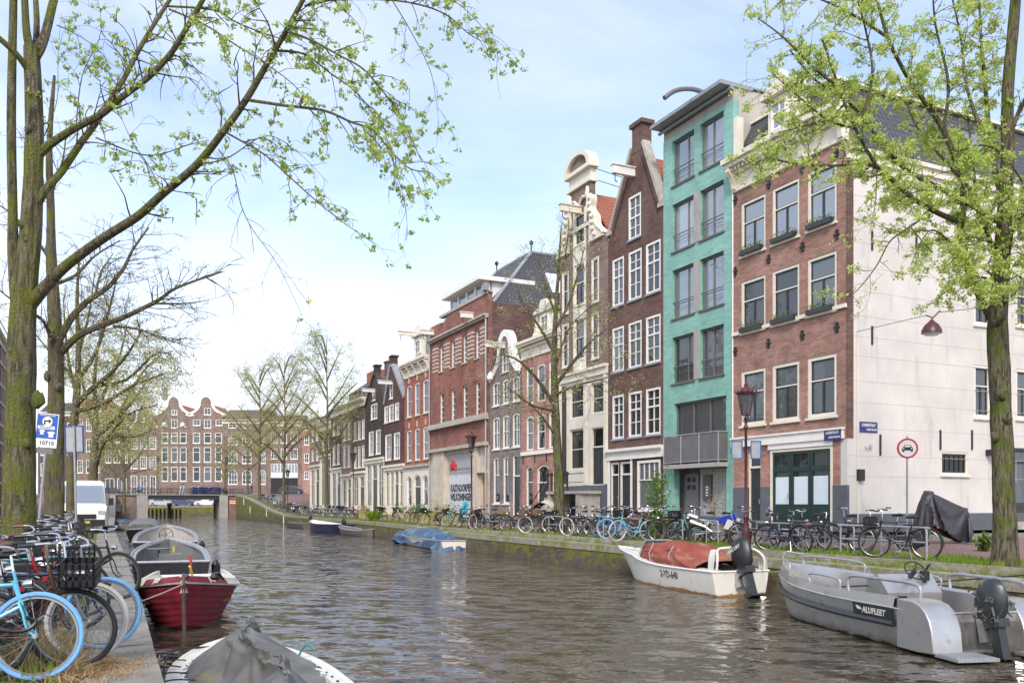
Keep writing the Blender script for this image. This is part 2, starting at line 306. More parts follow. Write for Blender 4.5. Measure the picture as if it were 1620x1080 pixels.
def groundmix(name,c1,c2,c3=None,s1=.8,s2=25,lo=.42,hi=.58,rough=.95,bump=.5,brickpat=None,lo3=.6,stretch=None):
 """two grounds blended by noise; brickpat=(w, h, c1, c2, mortar) lays pavers underneath"""
 m,t,b=newmat(name); tc=N(t,'ShaderNodeTexCoord')
 n=N(t,'ShaderNodeTexNoise'); n.inputs['Scale'].default_value=s1; n.inputs['Detail'].default_value=9; n.inputs['Roughness'].default_value=.7
 if stretch:
  mp=N(t,'ShaderNodeMapping'); mp.inputs['Scale'].default_value=stretch; t.links.new(tc.outputs['Object'],mp.inputs[0]); t.links.new(mp.outputs[0],n.inputs['Vector'])
 else:t.links.new(tc.outputs['Object'],n.inputs['Vector'])
 n2=N(t,'ShaderNodeTexNoise'); n2.inputs['Scale'].default_value=s2; n2.inputs['Detail'].default_value=5; n2.inputs['Roughness'].default_value=.7; t.links.new(tc.outputs['Object'],n2.inputs['Vector'])
 def var(c):
  r=N(t,'ShaderNodeMixRGB'); r.inputs['Color1'].default_value=C4([x*.5 for x in c]); r.inputs['Color2'].default_value=C4([x*1.5 for x in c]); t.links.new(n2.outputs['Fac'],r.inputs['Fac']); return r.outputs[0]
 if brickpat:
  bt=N(t,'ShaderNodeTexBrick'); bt.inputs['Brick Width'].default_value=brickpat[0]; bt.inputs['Row Height'].default_value=brickpat[1]; bt.inputs['Scale'].default_value=1; bt.inputs['Mortar Size'].default_value=.008
  bt.inputs['Color1'].default_value=C4(brickpat[2]); bt.inputs['Color2'].default_value=C4(brickpat[3]); bt.inputs['Mortar'].default_value=C4(brickpat[4]); t.links.new(tc.outputs['Object'],bt.inputs['Vector'])
  mu=N(t,'ShaderNodeMixRGB',blend_type='MULTIPLY'); mu.inputs['Fac'].default_value=.6; t.links.new(bt.outputs['Color'],mu.inputs['Color1'])
  g=N(t,'ShaderNodeMapRange'); g.inputs['To Min'].default_value=.4; g.inputs['To Max'].default_value=1.7; t.links.new(n2.outputs['Fac'],g.inputs['Value']); t.links.new(g.outputs[0],mu.inputs['Color2']); a=mu.outputs[0]
 else:a=var(c1)
 mr=N(t,'ShaderNodeMapRange'); mr.inputs['From Min'].default_value=lo; mr.inputs['From Max'].default_value=hi; t.links.new(n.outputs['Fac'],mr.inputs['Value'])
 mx=N(t,'ShaderNodeMixRGB'); t.links.new(mr.outputs[0],mx.inputs['Fac']); t.links.new(a,mx.inputs['Color1']); t.links.new(var(c2),mx.inputs['Color2']); res=mx.outputs[0]
 if c3:
  n4=N(t,'ShaderNodeTexNoise'); n4.inputs['Scale'].default_value=s1*2.3; n4.inputs['Detail'].default_value=7; t.links.new(tc.outputs['Object'],n4.inputs['Vector'])
  m4=N(t,'ShaderNodeMapRange'); m4.inputs['From Min'].default_value=lo3; m4.inputs['From Max'].default_value=lo3+.1; t.links.new(n4.outputs['Fac'],m4.inputs['Value'])
  x4=N(t,'ShaderNodeMixRGB'); t.links.new(m4.outputs[0],x4.inputs['Fac']); t.links.new(res,x4.inputs['Color1']); t.links.new(var(c3),x4.inputs['Color2']); res=x4.outputs[0]
 t.links.new(res,b.inputs['Base Color']); b.inputs['Roughness'].default_value=rough; b.inputs['Specular IOR Level'].default_value=.25
 bu=N(t,'ShaderNodeBump'); bu.inputs['Strength'].default_value=bump; bu.inputs['Distance'].default_value=.02; t.links.new(n2.outputs['Fac'],bu.inputs['Height']); t.links.new(bu.outputs[0],b.inputs['Normal'])
 return m
M={}
M['brick_red']=brick('brick_red',(.37,.175,.125),(.27,.125,.092),(.36,.28,.24))
M['brick_brown']=brick('brick_brown',(.17,.085,.065),(.115,.058,.046),(.16,.125,.105),stainamt=.3)
M['brick_dark']=brick('brick_dark',(.075,.055,.048),(.055,.043,.04),(.08,.07,.062),stainamt=.2)
M['brick_plum']=brick('brick_plum',(.135,.07,.058),(.10,.054,.048),(.08,.055,.05),stainamt=.2)
M['brick_orange']=brick('brick_orange',(.40,.125,.075),(.32,.095,.06),(.32,.17,.12),stainamt=.2)
M['brick_ware']=brick('brick_ware',(.32,.135,.10),(.24,.10,.078),(.27,.15,.12),stainamt=.3)
M['brick_grey']=brick('brick_grey',(.26,.19,.155),(.19,.145,.125),(.27,.24,.22))
M['brick_pink']=brick('brick_pink',(.43,.22,.17),(.38,.185,.145),(.42,.26,.21),stainamt=.25)
M['brick_tan']=brick('brick_tan',(.26,.175,.135),(.20,.14,.11),(.26,.21,.18))
M['brick_far']=brick('brick_far',(.26,.18,.145),(.20,.14,.115),(.26,.21,.18))
M['brick_old']=brick('brick_old',(.15,.10,.075),(.11,.075,.06),(.16,.13,.11),stainamt=.5)
M['green_glazed']=brick('green_glazed',(.215,.455,.375),(.175,.395,.32),(.28,.48,.42),bw=.3,bh=.085,ms=.014,var=.20,rough=.3,spec=.5,stainamt=.22,bump=.5)
M['render_white']=plain('render_white',(.63,.60,.545),.85,var=.10,scale=.9,bump=.15,dirt=((.47,.45,.41),1.5,.56),stretch=(1.2,1.2,.22))
M['plaster_cream']=plain('plaster_cream',(.70,.65,.54),.7,var=.10,scale=1.6,dirt=((.45,.40,.32),3,.66))
M['stone_cream']=plain('stone_cream',(.52,.46,.37),.8,var=.16,scale=1.3,bump=.2,dirt=((.3,.27,.22),2,.58))
M['sill_stone']=plain('sill_stone',(.42,.39,.33),.8,var=.25,scale=4)
M['plinth']=plain('plinth',(.105,.115,.13),.75,var=.15,scale=2,dirt=((.18,.19,.19),3,.6))
M['paint_white']=plain('paint_white',(.78,.76,.70),.4,var=.06,scale=3,dirt=((.5,.47,.4),6,.68))
M['paint_cream']=plain('paint_cream',(.72,.67,.55),.4,var=.08,scale=3,dirt=((.5,.45,.35),6,.66))
M['paint_dark']=plain('paint_dark',(.028,.033,.036),.35,var=.2,scale=4)
M['paint_green']=plain('paint_green',(.012,.035,.032),.3,var=.15,scale=4)
M['paint_grey']=plain('paint_grey',(.10,.095,.09),.45,var=.12,scale=3)
M['alu_grey']=plain('alu_grey',(.18,.175,.17),.4,metal=.3,var=.1,scale=5)
M['concrete']=plain('concrete',(.36,.34,.31),.85,var=.18,scale=1.5,bump=.2,dirt=((.2,.19,.17),2.2,.6))
M['panel_beige']=plain('panel_beige',(.42,.385,.34),.7,var=.08,scale=1)
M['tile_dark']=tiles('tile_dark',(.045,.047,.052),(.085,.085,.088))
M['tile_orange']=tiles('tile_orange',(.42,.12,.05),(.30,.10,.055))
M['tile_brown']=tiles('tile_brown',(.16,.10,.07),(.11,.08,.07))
M['lead']=plain('lead',(.27,.29,.31),.5,var=.15,scale=3)
M['bitumen']=plain('bitumen',(.07,.07,.07),.9)
M['glass']=glass('glass'); M['glass_dark']=glass('glass_dark',(.45,.48,.5),1.6,.1,(.10,.11,.12))
M['glass_sky']=glass('glass_sky',(.6,.64,.68),4.0,.5,(.42,.47,.50))  # pale diffuse base paints sky reflection into the panes
M['curtain']=plain('curtain',(.62,.61,.58),.9,var=.12,scale=6)
M['frosted']=plain('frosted',(.62,.70,.74),.35,var=.05)
M['blind']=plain('blind',(.62,.56,.45),.8)
M['room_shade']=plain('room_shade',(.035,.032,.03),.9)  # near-black brown: the darkness of unlit interiors as a colour
M['iron']=plain('iron',(.022,.022,.024),.5,var=.2)
M['iron_wine']=plain('iron_wine',(.085,.022,.024),.38,var=.25,scale=8)
M['steel']=plain('steel',(.50,.50,.49),.32,metal=.85,var=.12,scale=8)
M['galv']=plain('galv',(.40,.41,.42),.5,metal=.5,var=.15,scale=6)
M['chrome']=plain('chrome',(.72,.72,.73),.16,metal=1,var=.05)
M['rubber']=plain('rubber',(.022,.022,.023),.75,var=.2,scale=12)
M['rubber_white']=plain('rubber_white',(.52,.50,.45),.7,var=.15,scale=6)
M['rubber_blue']=plain('rubber_blue',(.16,.38,.66),.6,var=.1)
M['plastic_black']=plain('plastic_black',(.018,.018,.02),.4,var=.15)
M['leather']=plain('leather',(.03,.026,.024),.5,var=.2)
M['leather_brown']=plain('leather_brown',(.14,.06,.03),.5)
M['wood']=plain('wood',(.20,.13,.075),.8,var=.3,scale=6)
M['wood_old']=plain('wood_old',(.16,.13,.10),.9,var=.35,scale=5,dirt=((.12,.15,.06),4,.55))
M['door_wood']=plain('door_wood',(.40,.17,.05),.45,var=.2,scale=6)
M['kerb']=groundmix('kerb',(.27,.26,.235),(.20,.20,.15),(.10,.14,.035),s1=1.5,s2=18,lo3=.62)
M['quay_slab']=groundmix('quay_slab',(.30,.285,.25),(.22,.215,.18),(.13,.15,.05),s1=2.0,s2=30,lo3=.66)
M['quay_moss']=groundmix('quay_moss',(.28,.26,.20),(.17,.19,.05),(.36,.33,.26),s1=1.6,s2=24,lo=.48,hi=.62,lo3=.55)
M['soil']=groundmix('soil',(.15,.115,.07),(.085,.125,.025),(.22,.17,.10),s1=1.7,s2=30,lo=.46,hi=.56,lo3=.57)
M['road']=groundmix('road',(.2,.1,.1),(.13,.12,.10),None,s1=.7,s2=14,lo=.55,hi=.75,brickpat=(.21,.07,(.27,.155,.135),(.21,.125,.115),(.13,.11,.10)))
M['pave']=groundmix('pave',(.2,.1,.1),(.11,.13,.06),None,s1=.9,s2=14,lo=.52,hi=.7,brickpat=(.3,.3,(.25,.235,.21),(.20,.19,.175),(.10,.12,.06)))
M['asphalt']=plain('asphalt',(.06,.06,.06),.9,var=.2)
M['quay_wall']=brick('quay_wall',(.13,.095,.07),(.09,.07,.055),(.12,.11,.085),bw=.22,bh=.07,stainamt=.5,stain=(.10,.10,.03))
def add_moss(m,colr,lo=.45,sc=1.4,zc=None,sx=(1,1,2)):
 t=m.node_tree; b=t.nodes['Principled BSDF']; l=b.inputs['Base Color'].links[0]; src=l.from_socket
 tc=N(t,'ShaderNodeTexCoord'); mp=N(t,'ShaderNodeMapping'); mp.inputs['Scale'].default_value=sx; t.links.new(tc.outputs['Object'],mp.inputs[0])
 n=N(t,'ShaderNodeTexNoise'); n.inputs['Scale'].default_value=sc; n.inputs['Detail'].default_value=9; n.inputs['Roughness'].default_value=.72; t.links.new(mp.outputs[0],n.inputs['Vector'])
 f=n.outputs['Fac']
 if zc:
  s=N(t,'ShaderNodeSeparateXYZ'); t.links.new(tc.outputs['Object'],s.inputs[0])
  r=N(t,'ShaderNodeMapRange'); r.inputs['From Min'].default_value=zc[0]; r.inputs['From Max'].default_value=zc[1]; r.inputs['To Min'].default_value=zc[2]; r.inputs['To Max'].default_value=zc[3]; t.links.new(s.outputs['Z'],r.inputs['Value'])
  a=N(t,'ShaderNodeMath',operation='ADD'); t.links.new(f,a.inputs[0]); t.links.new(r.outputs[0],a.inputs[1]); f=a.outputs[0]
 mr=N(t,'ShaderNodeMapRange'); mr.inputs['From Min'].default_value=lo; mr.inputs['From Max'].default_value=lo+.12; t.links.new(f,mr.inputs['Value'])
 n3=N(t,'ShaderNodeTexNoise'); n3.inputs['Scale'].default_value=14; n3.inputs['Detail'].default_value=5; t.links.new(tc.outputs['Object'],n3.inputs['Vector'])
 ml=N(t,'ShaderNodeMixRGB'); ml.inputs['Color1'].default_value=C4([c*.35 for c in colr]); ml.inputs['Color2'].default_value=C4([c*1.5 for c in colr]); t.links.new(n3.outputs['Fac'],ml.inputs['Fac'])
 x=N(t,'ShaderNodeMixRGB'); t.links.new(mr.outputs[0],x.inputs['Fac']); t.links.new(src,x.inputs['Color1']); t.links.new(ml.outputs[0],x.inputs['Color2']); t.links.new(x.outputs[0],b.inputs['Base Color'])
add_moss(M['quay_wall'],(.17,.18,.02),lo=.49,zc=(-2.5,-1.5,-.04,.07))
M['bark_left']=barkmat('bark_left',(.065,.055,.04),(.20,.18,.115),(.16,.175,.035),.44,.14)
M['bark_right']=barkmat('bark_right',(.05,.043,.03),(.19,.165,.105),(.11,.155,.02),.50,.10)
M['bark_far']=barkmat('bark_far',(.075,.065,.045),(.17,.145,.10),(.16,.175,.035),.48,.15)
M['twig']=plain('twig',(.085,.05,.042),.8,var=.2)
M['leaf_left']=leafmat('leaf_left',(.30,.44,.08),(.62,.72,.24),.5,2.5)
M['leaf_right']=leafmat('leaf_right',(.36,.48,.10),(.76,.83,.28),.5,2.5)
M['leaf_far']=leafmat('leaf_far',(.42,.44,.16),(.62,.62,.28),.5,.5)
M['leaf_rust']=leafmat('leaf_rust',(.42,.30,.16),(.55,.50,.24),.5,.5)
M['leaf_shrub']=leafmat('leaf_shrub',(.07,.14,.03),(.22,.32,.09),.3,2)
M['grass']=leafmat('grass',(.12,.22,.02),(.33,.42,.07),.4,1.2)
M['grass_dry']=leafmat('grass_dry',(.34,.25,.12),(.55,.44,.26),.3,3)
M['straw']=leafmat('straw',(.32,.21,.10),(.50,.37,.22),.2,3)
def water():
 m,t,b=newmat('canal_water'); tc=N(t,'ShaderNodeTexCoord')
 b.inputs['Base Color'].default_value=(.085,.070,.048,1); b.inputs['Roughness'].default_value=.04; b.inputs['IOR'].default_value=1.48
 b.inputs['Specular IOR Level'].default_value=.5
 def slopes(scale,sx,det,rough,dist,rot=-TH):
  m1=N(t,'ShaderNodeMapping'); m1.inputs['Rotation'].default_value=(0,0,rot); m2=N(t,'ShaderNodeMapping'); m2.inputs['Scale'].default_value=sx; t.links.new(tc.outputs['Object'],m1.inputs[0]); t.links.new(m1.outputs[0],m2.inputs[0])
  n=N(t,'ShaderNodeTexNoise'); n.inputs['Scale'].default_value=scale; n.inputs['Detail'].default_value=det; n.inputs['Roughness'].default_value=rough; n.inputs['Distortion'].default_value=dist; t.links.new(m2.outputs[0],n.inputs['Vector'])
  q=N(t,'ShaderNodeVectorMath',operation='SUBTRACT'); q.inputs[1].default_value=(.5,.5,.5); t.links.new(n.outputs['Color'],q.inputs[0]); return q.outputs[0]
 a=slopes(7.5,(.55,1,1),3,.6,.8,TH); c=slopes(2.2,(.5,1,1),2,.5,.3,TH+.25)
 p=N(t,'ShaderNodeTexNoise'); p.inputs['Scale'].default_value=.14; p.inputs['Detail'].default_value=4; t.links.new(tc.outputs['Object'],p.inputs['Vector'])
 amp=N(t,'ShaderNodeMapRange'); amp.inputs['From Min'].default_value=.35; amp.inputs['From Max'].default_value=.65; amp.inputs['To Min'].default_value=.55; amp.inputs['To Max'].default_value=1.45; t.links.new(p.outputs['Fac'],amp.inputs['Value'])
 sm=N(t,'ShaderNodeVectorMath',operation='ADD'); t.links.new(a,sm.inputs[0]); t.links.new(c,sm.inputs[1])
 sc_=N(t,'ShaderNodeVectorMath',operation='SCALE'); t.links.new(sm.outputs[0],sc_.inputs[0]); t.links.new(amp.outputs[0],sc_.inputs['Scale'])
 ml=N(t,'ShaderNodeVectorMath',operation='MULTIPLY'); ml.inputs[1].default_value=(1,1,0); t.links.new(sc_.outputs[0],ml.inputs[0])
 up=N(t,'ShaderNodeVectorMath',operation='ADD'); up.inputs[1].default_value=(0,0,1); t.links.new(ml.outputs[0],up.inputs[0])
 nn=N(t,'ShaderNodeVectorMath',operation='NORMALIZE'); t.links.new(up.outputs[0],nn.inputs[0]); t.links.new(nn.outputs[0],b.inputs['Normal'])
 return m
M['water']=water()
PC={}
def paint(c,rough=.35,metal=0,coat=0):
 k=(tuple(round(x,3)for x in c),rough,metal)
 if k not in PC:PC[k]=plain('paint_%03d'%len(PC),c,rough,metal,var=.08,scale=5,coat=coat)
 return PC[k]
 # water, ground, quays
mb=MB()
mb.quad((-160,-60,WATER),(420,-60,WATER),(420,260,WATER),(-160,260,WATER))
tag(mb.build('canal_water',M['water'],fix=False),kind='structure')
def strip(name,mat,fa,fb,za,zb,s0=-30,s1=149,step=2.0,parent=None,kind='structure',skirt=None):
 rows=[]; s=s0
 m=MB()
 while True:
  rows.append([(fa(s),s,za(s)),(fb(s),s,zb(s))]if skirt is None else[(fa(s),s,za(s)),(fb(s),s,zb(s)),(fb(s),s,zb(s)-skirt)])
  if s>=s1:break
  s=min(s+step,s1)
 m.grid(rows)
 return tag(m.build(name,mat,fix=False),kind=kind)
FX=23.9
def zledge(s):return ZR(s)-(.17 if s<46 else .17*max(0,1-(s-46)/5)+.02)
def zroad(s):return ZR(s)+.06
zpv=lambda s:ZR(s)+.25
m=MB(); rows=[]; s=-30
while s<=149:
 rows.append([(QR(s)+.5,s,zledge(s)),(QR(s)-.03,s,zledge(s)),(QR(s)-.03,s,zledge(s)-.24),(QR(s),s,zledge(s)-.26),(QR(s),s,-4)]); s+=1.5
qw=MB()
qw.grid([r[2:]for r in rows]); cp=MB(); cp.grid([r[:4][:3]+[r[3]]for r in rows])
w_=tag(qw.build('quay_wall',M['quay_wall'],fix=False),'mossy brick quay wall along the far side of the canal, under the row of houses','quay wall')
cp.build('coping',M['quay_moss'],w_,fix=False)
strip('quay_ledge',M['quay_moss'],lambda s:QR(s)+.48,lambda s:QR(s)+.60,zledge,zledge,s1=52)
strip('quay_ledge_far',M['quay_moss'],lambda s:QR(s)+.48,lambda s:QR(s)+.60,zledge,zledge,s0=52)
m=MB(); rows=[]; s=-30
while s<=52:
 rows.append([(QR(s)+.6,s,zledge(s)-.02),(QR(s)+.6,s,ZR(s)+.02),(QR(s)+.74,s,ZR(s)+.02),(QR(s)+.74,s,ZR(s)-.05)]); s+=1.0
m.grid(rows); tag(m.build('kerb_step',M['quay_moss'],fix=False),kind='structure')
strip('grass_strip',M['soil'],lambda s:QR(s)+(.7 if s<52 else .58),lambda s:QR(s)+2.9,ZR,ZR)
strip('road',M['road'],lambda s:QR(s)+2.9,lambda s:FX-1.6,ZR,zroad,s0=22.6-1.4,s1=149)
strip('pavement',M['pave'],lambda s:FX-1.6,lambda s:FX+.3,zpv,zpv,s0=21.3)
strip('pavement_kerb',M['kerb'],lambda s:FX-1.62,lambda s:FX-1.45,lambda s:zroad(s)-.05,lambda s:zpv(s)+.012,s0=21.3)
m=MB(); rows=[]
for s in[-30+2*i for i in range(26)]+[21.2]:
 rows.append([(QR(s)+2.9,s,ZR(s)),(FX-1.6,s,zroad(s)),(60,s,zroad(s)+.02),(300,s,zroad(s))])
m.grid(rows); tag(m.build('side_street',M['road'],fix=False),kind='structure')
m=MB(); m.box((FX-1.6,21.2,-1.6),(80,22.9,ZR(0)+.20)); tag(m.build('side_pavement',M['pave'],fix=False),kind='structure')
m=MB(); m.box((FX-1.62,21.06,-1.6),(80,21.2,ZR(0)+.21)); tag(m.build('side_kerb',M['kerb'],fix=False),kind='structure')
m=MB(); m.quad((FX+.3,22.9,-1.2),(400,22.9,-1.2),(400,106,-1.2),(FX+.3,106,-1.2)); tag(m.build('ground_behind_houses',M['soil'],fix=False),kind='structure')
m=MB(); m.grid([[(FX+.3,s,zpv(s)),(400,s,zpv(s))]for s in[106,112,118,124,130,136,142,149,160]]); tag(m.build('square',M['road'],fix=False),kind='structure')
m=MB(); m.grid([[(QR(s),s,ZR(s)),(FX+.4,s,zpv(s))]for s in(149,153,160)]); tag(m.build('bridge_street',M['road'],fix=False),kind='structure')
m=MB(); m.box((20.5,156,-4),(400,160.05,1.2)); tag(m.build('quay_wall',M['quay_wall']),'brick quay wall on the crossing canal beyond the bridge, right side','quay wall')
m=MB(); rows=[]; s=-30
while s<=149:rows.append([(QL(s)-.72,s,ZL(s)+.01),(QL(s)+.02,s,ZL(s)+.01),(QL(s)+.02,s,ZL(s)-.2),(QL(s),s,ZL(s)-.22),(QL(s),s,-4)]); s+=1.0
q=MB(); q.grid([r[3:]for r in rows]); w_=tag(q.build('quay_wall',M['quay_wall'],fix=False),'dark brick quay wall under the bicycles on the near left side of the canal','quay wall')
cop=MB(); s=-6.0; k=0
while s<149:
 ln=1.25+.25*math.sin(k*2.1); e=min(s+ln,149); dz=.012*math.sin(k*3.7); g=.022
 a=[(QL(s)-.72,s+g),(QL(s)+.02+.008*math.sin(k),s+g),(QL(e)+.02+.008*math.sin(k),e-g),(QL(e)-.72,e-g)]
 zt=[ZL(s)+dz,ZL(s)+dz,ZL(e)+dz,ZL(e)+dz]
 cop.add([(x,y,z)for(x,y),z in zip(a,zt)]+[(x,y,z-.24)for(x,y),z in zip(a,zt)],[(0,1,2,3),(0,4,5,1),(1,5,6,2),(2,6,7,3),(3,7,4,0)])
 s=e; k+=1
cop.build('coping',M['quay_slab'],w_,fix=False)
strip('soil_strip',M['soil'],lambda s:QL(s)-3.0,lambda s:QL(s)-.70,lambda s:ZL(s)-.015,lambda s:ZL(s)-.015)
strip('left_road',M['road'],lambda s:-7.0,lambda s:QL(s)-2.98,ZL,lambda s:ZL(s)-.01)
strip('left_pavement',M['pave'],lambda s:-9.2,lambda s:-7.0,lambda s:ZL(s)+.1,lambda s:ZL(s)+.1)
m=MB(); m.quad((-400,-30,-1.4),(-9.0,-30,-1.4),(-9.0,149,-1.4),(-400,149,-1.4)); tag(m.build('left_ground',M['soil'],fix=False),kind='structure')
m=MB(); m.grid([[(-60,s,ZL(s)),(QL(s),s,ZL(s))]for s in(149,153,156)]); tag(m.build('left_bridge_street',M['road'],fix=False),kind='structure')
m=MB(); m.box((-160,156,-4),(2.9,156.3,1.24)); tag(m.build('quay_wall',M['quay_wall']),'brick quay wall on the crossing canal beyond the bridge, left side','quay wall')
def CW(r,d,z):return Vector((r*CT+d*ST,d*CT-r*ST,z))
ROTC=(0,0,-TH); FD=185.0; FZ=-.6; FK=F/FD
m=MB(); m.quad(CW(-400,165,FZ),CW(400,165,FZ),CW(2500,3000,FZ),CW(-2500,3000,FZ)); tag(m.build('far_ground',M['asphalt'],fix=False),kind='structure')
m=MB(); m.quad((-300,0,-4),(300,0,-4),(300,0,FZ-.25),(-300,0,FZ-.25));
o=m.build('quay_wall',M['quay_wall'],fix=False,loc=CW(0,164.9,0),rot=ROTC); tag(o,'quay wall with green moss seen through the bridge opening below parked cars','quay wall')
m=MB(); m.box((-300,-.05,FZ-.25),(300,.6,FZ+.01)); m.build('coping',M['quay_moss'],o)
# house kit
def ring(poly):return[Vector((p[0],p[1],0))for p in poly]
def poly_panel(mb,outer,holes,y0,y1):
 """flat panel in the x-z plane with holes, thick from y0 (front) to y1 (back)"""
 loops=[outer]+holes
 tri=tessellate_polygon([ring(l)for l in loops])
 flat=[p for l in loops for p in l]; n=len(flat)
 vs=[(x,y0,z)for x,z in flat]+[(x,y1,z)for x,z in flat]
 fs=[]
 for t in tri:
  a,b,c=[flat[i]for i in t]
  ar=(b[0]-a[0])*(c[1]-a[1])-(c[0]-a[0])*(b[1]-a[1])
  if abs(ar)<1e-9:continue
  t=tuple(t)if ar>0 else tuple(reversed(t))
  fs.append(t); fs.append(tuple(n+i for i in reversed(t)))
 k=0
 for li,l in enumerate(loops):
  ar=sum(l[i][0]*l[(i+1)%len(l)][1]-l[(i+1)%len(l)][0]*l[i][1]for i in range(len(l)))
  for i in range(len(l)):
   a=k+i; b=k+(i+1)%len(l)
   f=(a,n+a,n+b,b)if(ar>0)==(li==0)else(b,n+b,n+a,a)
   fs.append(f)
  k+=len(l)
 mb.add(vs,fs); return mb
def rect(u0,u1,z0,z1):return[(u0,z0),(u1,z0),(u1,z1),(u0,z1)]
def arch(u0,u1,z0,z1,h):
 if not h:return rect(u0,u1,z0,z1)
 out=[(u0,z0),(u1,z0)]; n=7; w=(u1-u0)/2; c=(u0+u1)/2
 for i in range(n+1):
  a=i/n; x=u1-(u1-u0)*a; q=(x-c)/w
  out.append((x,z1-h+h*math.sqrt(max(0,1-q*q))if h>=w*.8 else z1-h*q*q))
 return out
class House:
 def __init__(s,name,label,x0,x1,row='R',n=FX,zb=-1.05,depth=11,cat='house',group=None):
  s.row_=row; s.n=n; s.zb=zb; s.x0=x0; s.D=depth; s.holes=[]; s.T=None
  if row=='R':s.s0=SN(x0,n); loc=(n,s.s0,zb); rz=-math.pi/2
  elif row=='F':loc=CW((x0-810)/FK,FD,zb); rz=-TH
  elif row=='L':s.s0=SN(x0,n); loc=(n,s.s0,zb); rz=math.pi/2
  s.root=thing(name,label,cat,loc,rz,group); s.W=s.U(x1)
  s.rnd=random.Random(int(x0*10))
 def U(s,x):
  if s.row_=='R':return s.s0-SN(x,s.n)
  if s.row_=='L':return SN(x,s.n)-s.s0
  return(x-s.x0)/FK
 def Z(s,x,y):
  if s.row_=='F':return(HY-y)/FK-s.zb
  return ZN(x,y,s.n)-s.zb
 def mb(s):return MB(s.T)
 def win(s,u0,u1,z0,z1,fr='paint_white',inner=None,rails=(.55,),bars=(.5,),fw=.08,bw=.035,rw=.05,arch_h=0,sill='sill_stone',curtain=None,glass='glass',name='window',rec=.06,hole=True,barz=(0,1),sillp=.08,boxes=False,surround=0,hbars=(),shut=False):
  outer=arch(u0,u1,z0,z1,arch_h)
  if hole:s.holes.append(outer)
  if surround:
   m=s.mb(); poly_panel(m,arch(u0-surround,u1+surround,z0,z1+surround*.8,arch_h),[arch(u0+.01,u1-.01,z0+.01,z1-.01,arch_h)],-.025,.0)
   sr=m.build('window_surround',M[fr],s.root)
  m=s.mb(); inn=arch(u0+fw,u1-fw,z0+fw,z1-fw,arch_h)
  poly_panel(m,outer,[inn],rec,rec+.12)
  H=z1-z0-2*fw; W=u1-u0-2*fw; a0=u0+fw; b0=z0+fw
  if inner:
   m.mi=1
   zsplit=[0]+sorted(rails)+[1]; usplit=[0]+list(bars)+[1]
   for i in range(len(zsplit)-1):
    us=usplit if(i==0)else[0,1]
    for j in range(len(us)-1):
     p=.04 if True else 0
     A=(a0+W*us[j]+.004,a0+W*us[j+1]-.004,b0+H*zsplit[i]+.012,b0+H*zsplit[i+1]-.012)
     top=(i==len(zsplit)-2 and arch_h)
     if not top:poly_panel(m,rect(*A),[rect(A[0]+p,A[1]-p,A[2]+p,A[3]-p)],rec+.045,rec+.10)
   m.mi=0
  else:
   for f in bars:m.box((a0+W*f-bw/2,rec+.035,b0+H*barz[0]),(a0+W*f+bw/2,rec+.10,b0+H*barz[1]-(arch_h*.3)))
  for f in rails:m.box((a0,rec+.02,b0+H*f-rw/2),(a0+W,rec+.11,b0+H*f+rw/2))
  for f in hbars:m.box((a0,rec+.037,b0+H*f-bw/2),(a0+W,rec+.098,b0+H*f+bw/2))
  w=m.build(name,[M[fr],M[inner or fr]],s.root)
  g=s.mb(); g.quad(*[(x,rec+.075,z)for x,z in inn]); g.build('pane',M[glass],w)
  if sill:
   b=s.mb(); b.box((u0-.06,-sillp,z0-.09),(u1+.06,rec+.02,z0-.001)); b.build('sill',M[sill],w)
  if curtain is None:curtain=s.rnd.choice(['','sides','','half','blind','',''])
  if curtain:
   c=s.mb(); y=rec+.2
   def cloth(a,b,za,zb_):
    k=max(4,int((b-a)/.05)); rows=[]
    for z in(za,zb_):rows.append([(a+(b-a)*i/k,y+.03*math.sin(i*2.2),z)for i in range(k+1)])
    c.grid(rows)
   if curtain=='sides':cloth(a0,a0+W*.24,b0,b0+H); cloth(a0+W*.78,a0+W,b0,b0+H)
   if curtain=='left':cloth(a0,a0+W*.4,b0,b0+H)
   if curtain=='full':cloth(a0,a0+W,b0,b0+H)
   if curtain=='half':cloth(a0,a0+W,b0,b0+H*.5)
   if curtain=='blind':c.box((a0,y,b0+H*s.rnd.uniform(.5,.8)),(a0+W,y+.01,b0+H))
   c.build('blind' if curtain=='blind' else 'curtain',M['blind' if curtain=='blind' and s.rnd.random()<.5 else 'curtain'],w)
  r=s.mb(); r.quad((u0-.3,.9,z0-.3),(u1+.3,.9,z0-.3),(u1+.3,.9,z1+.3),(u0-.3,.9,z1+.3)); r.build('shade_backing',M['room_shade'],w)  # dark backing sheet behind the pane, painted as the unlit interior
  if boxes:
   b=s.mb(); b.box((u0+.1,-.22,z0),(u1-.1,-.04,z0+.17)); bx=b.build('flower_box',M['paint_dark'],w)
   l=s.mb();
   for i in range(130):
    c_=Vector((s.rnd.uniform(u0+.12,u1-.12),s.rnd.uniform(-.22,-.05),z0+.17+s.rnd.uniform(-.05,.2))); leafquad(l,c_,.06,s.rnd)
   l.build('plants',M['leaf_shrub'],w,fix=False)
  return w
 def row(s,cols,xr,yt,yb,**kw):
  zt=s.Z(xr,yt); zb=s.Z(xr,yb); ws=[]
  for(a,b)in cols:ws.append(s.win(s.U(a),s.U(b),zb,zt,**kw))
  return ws
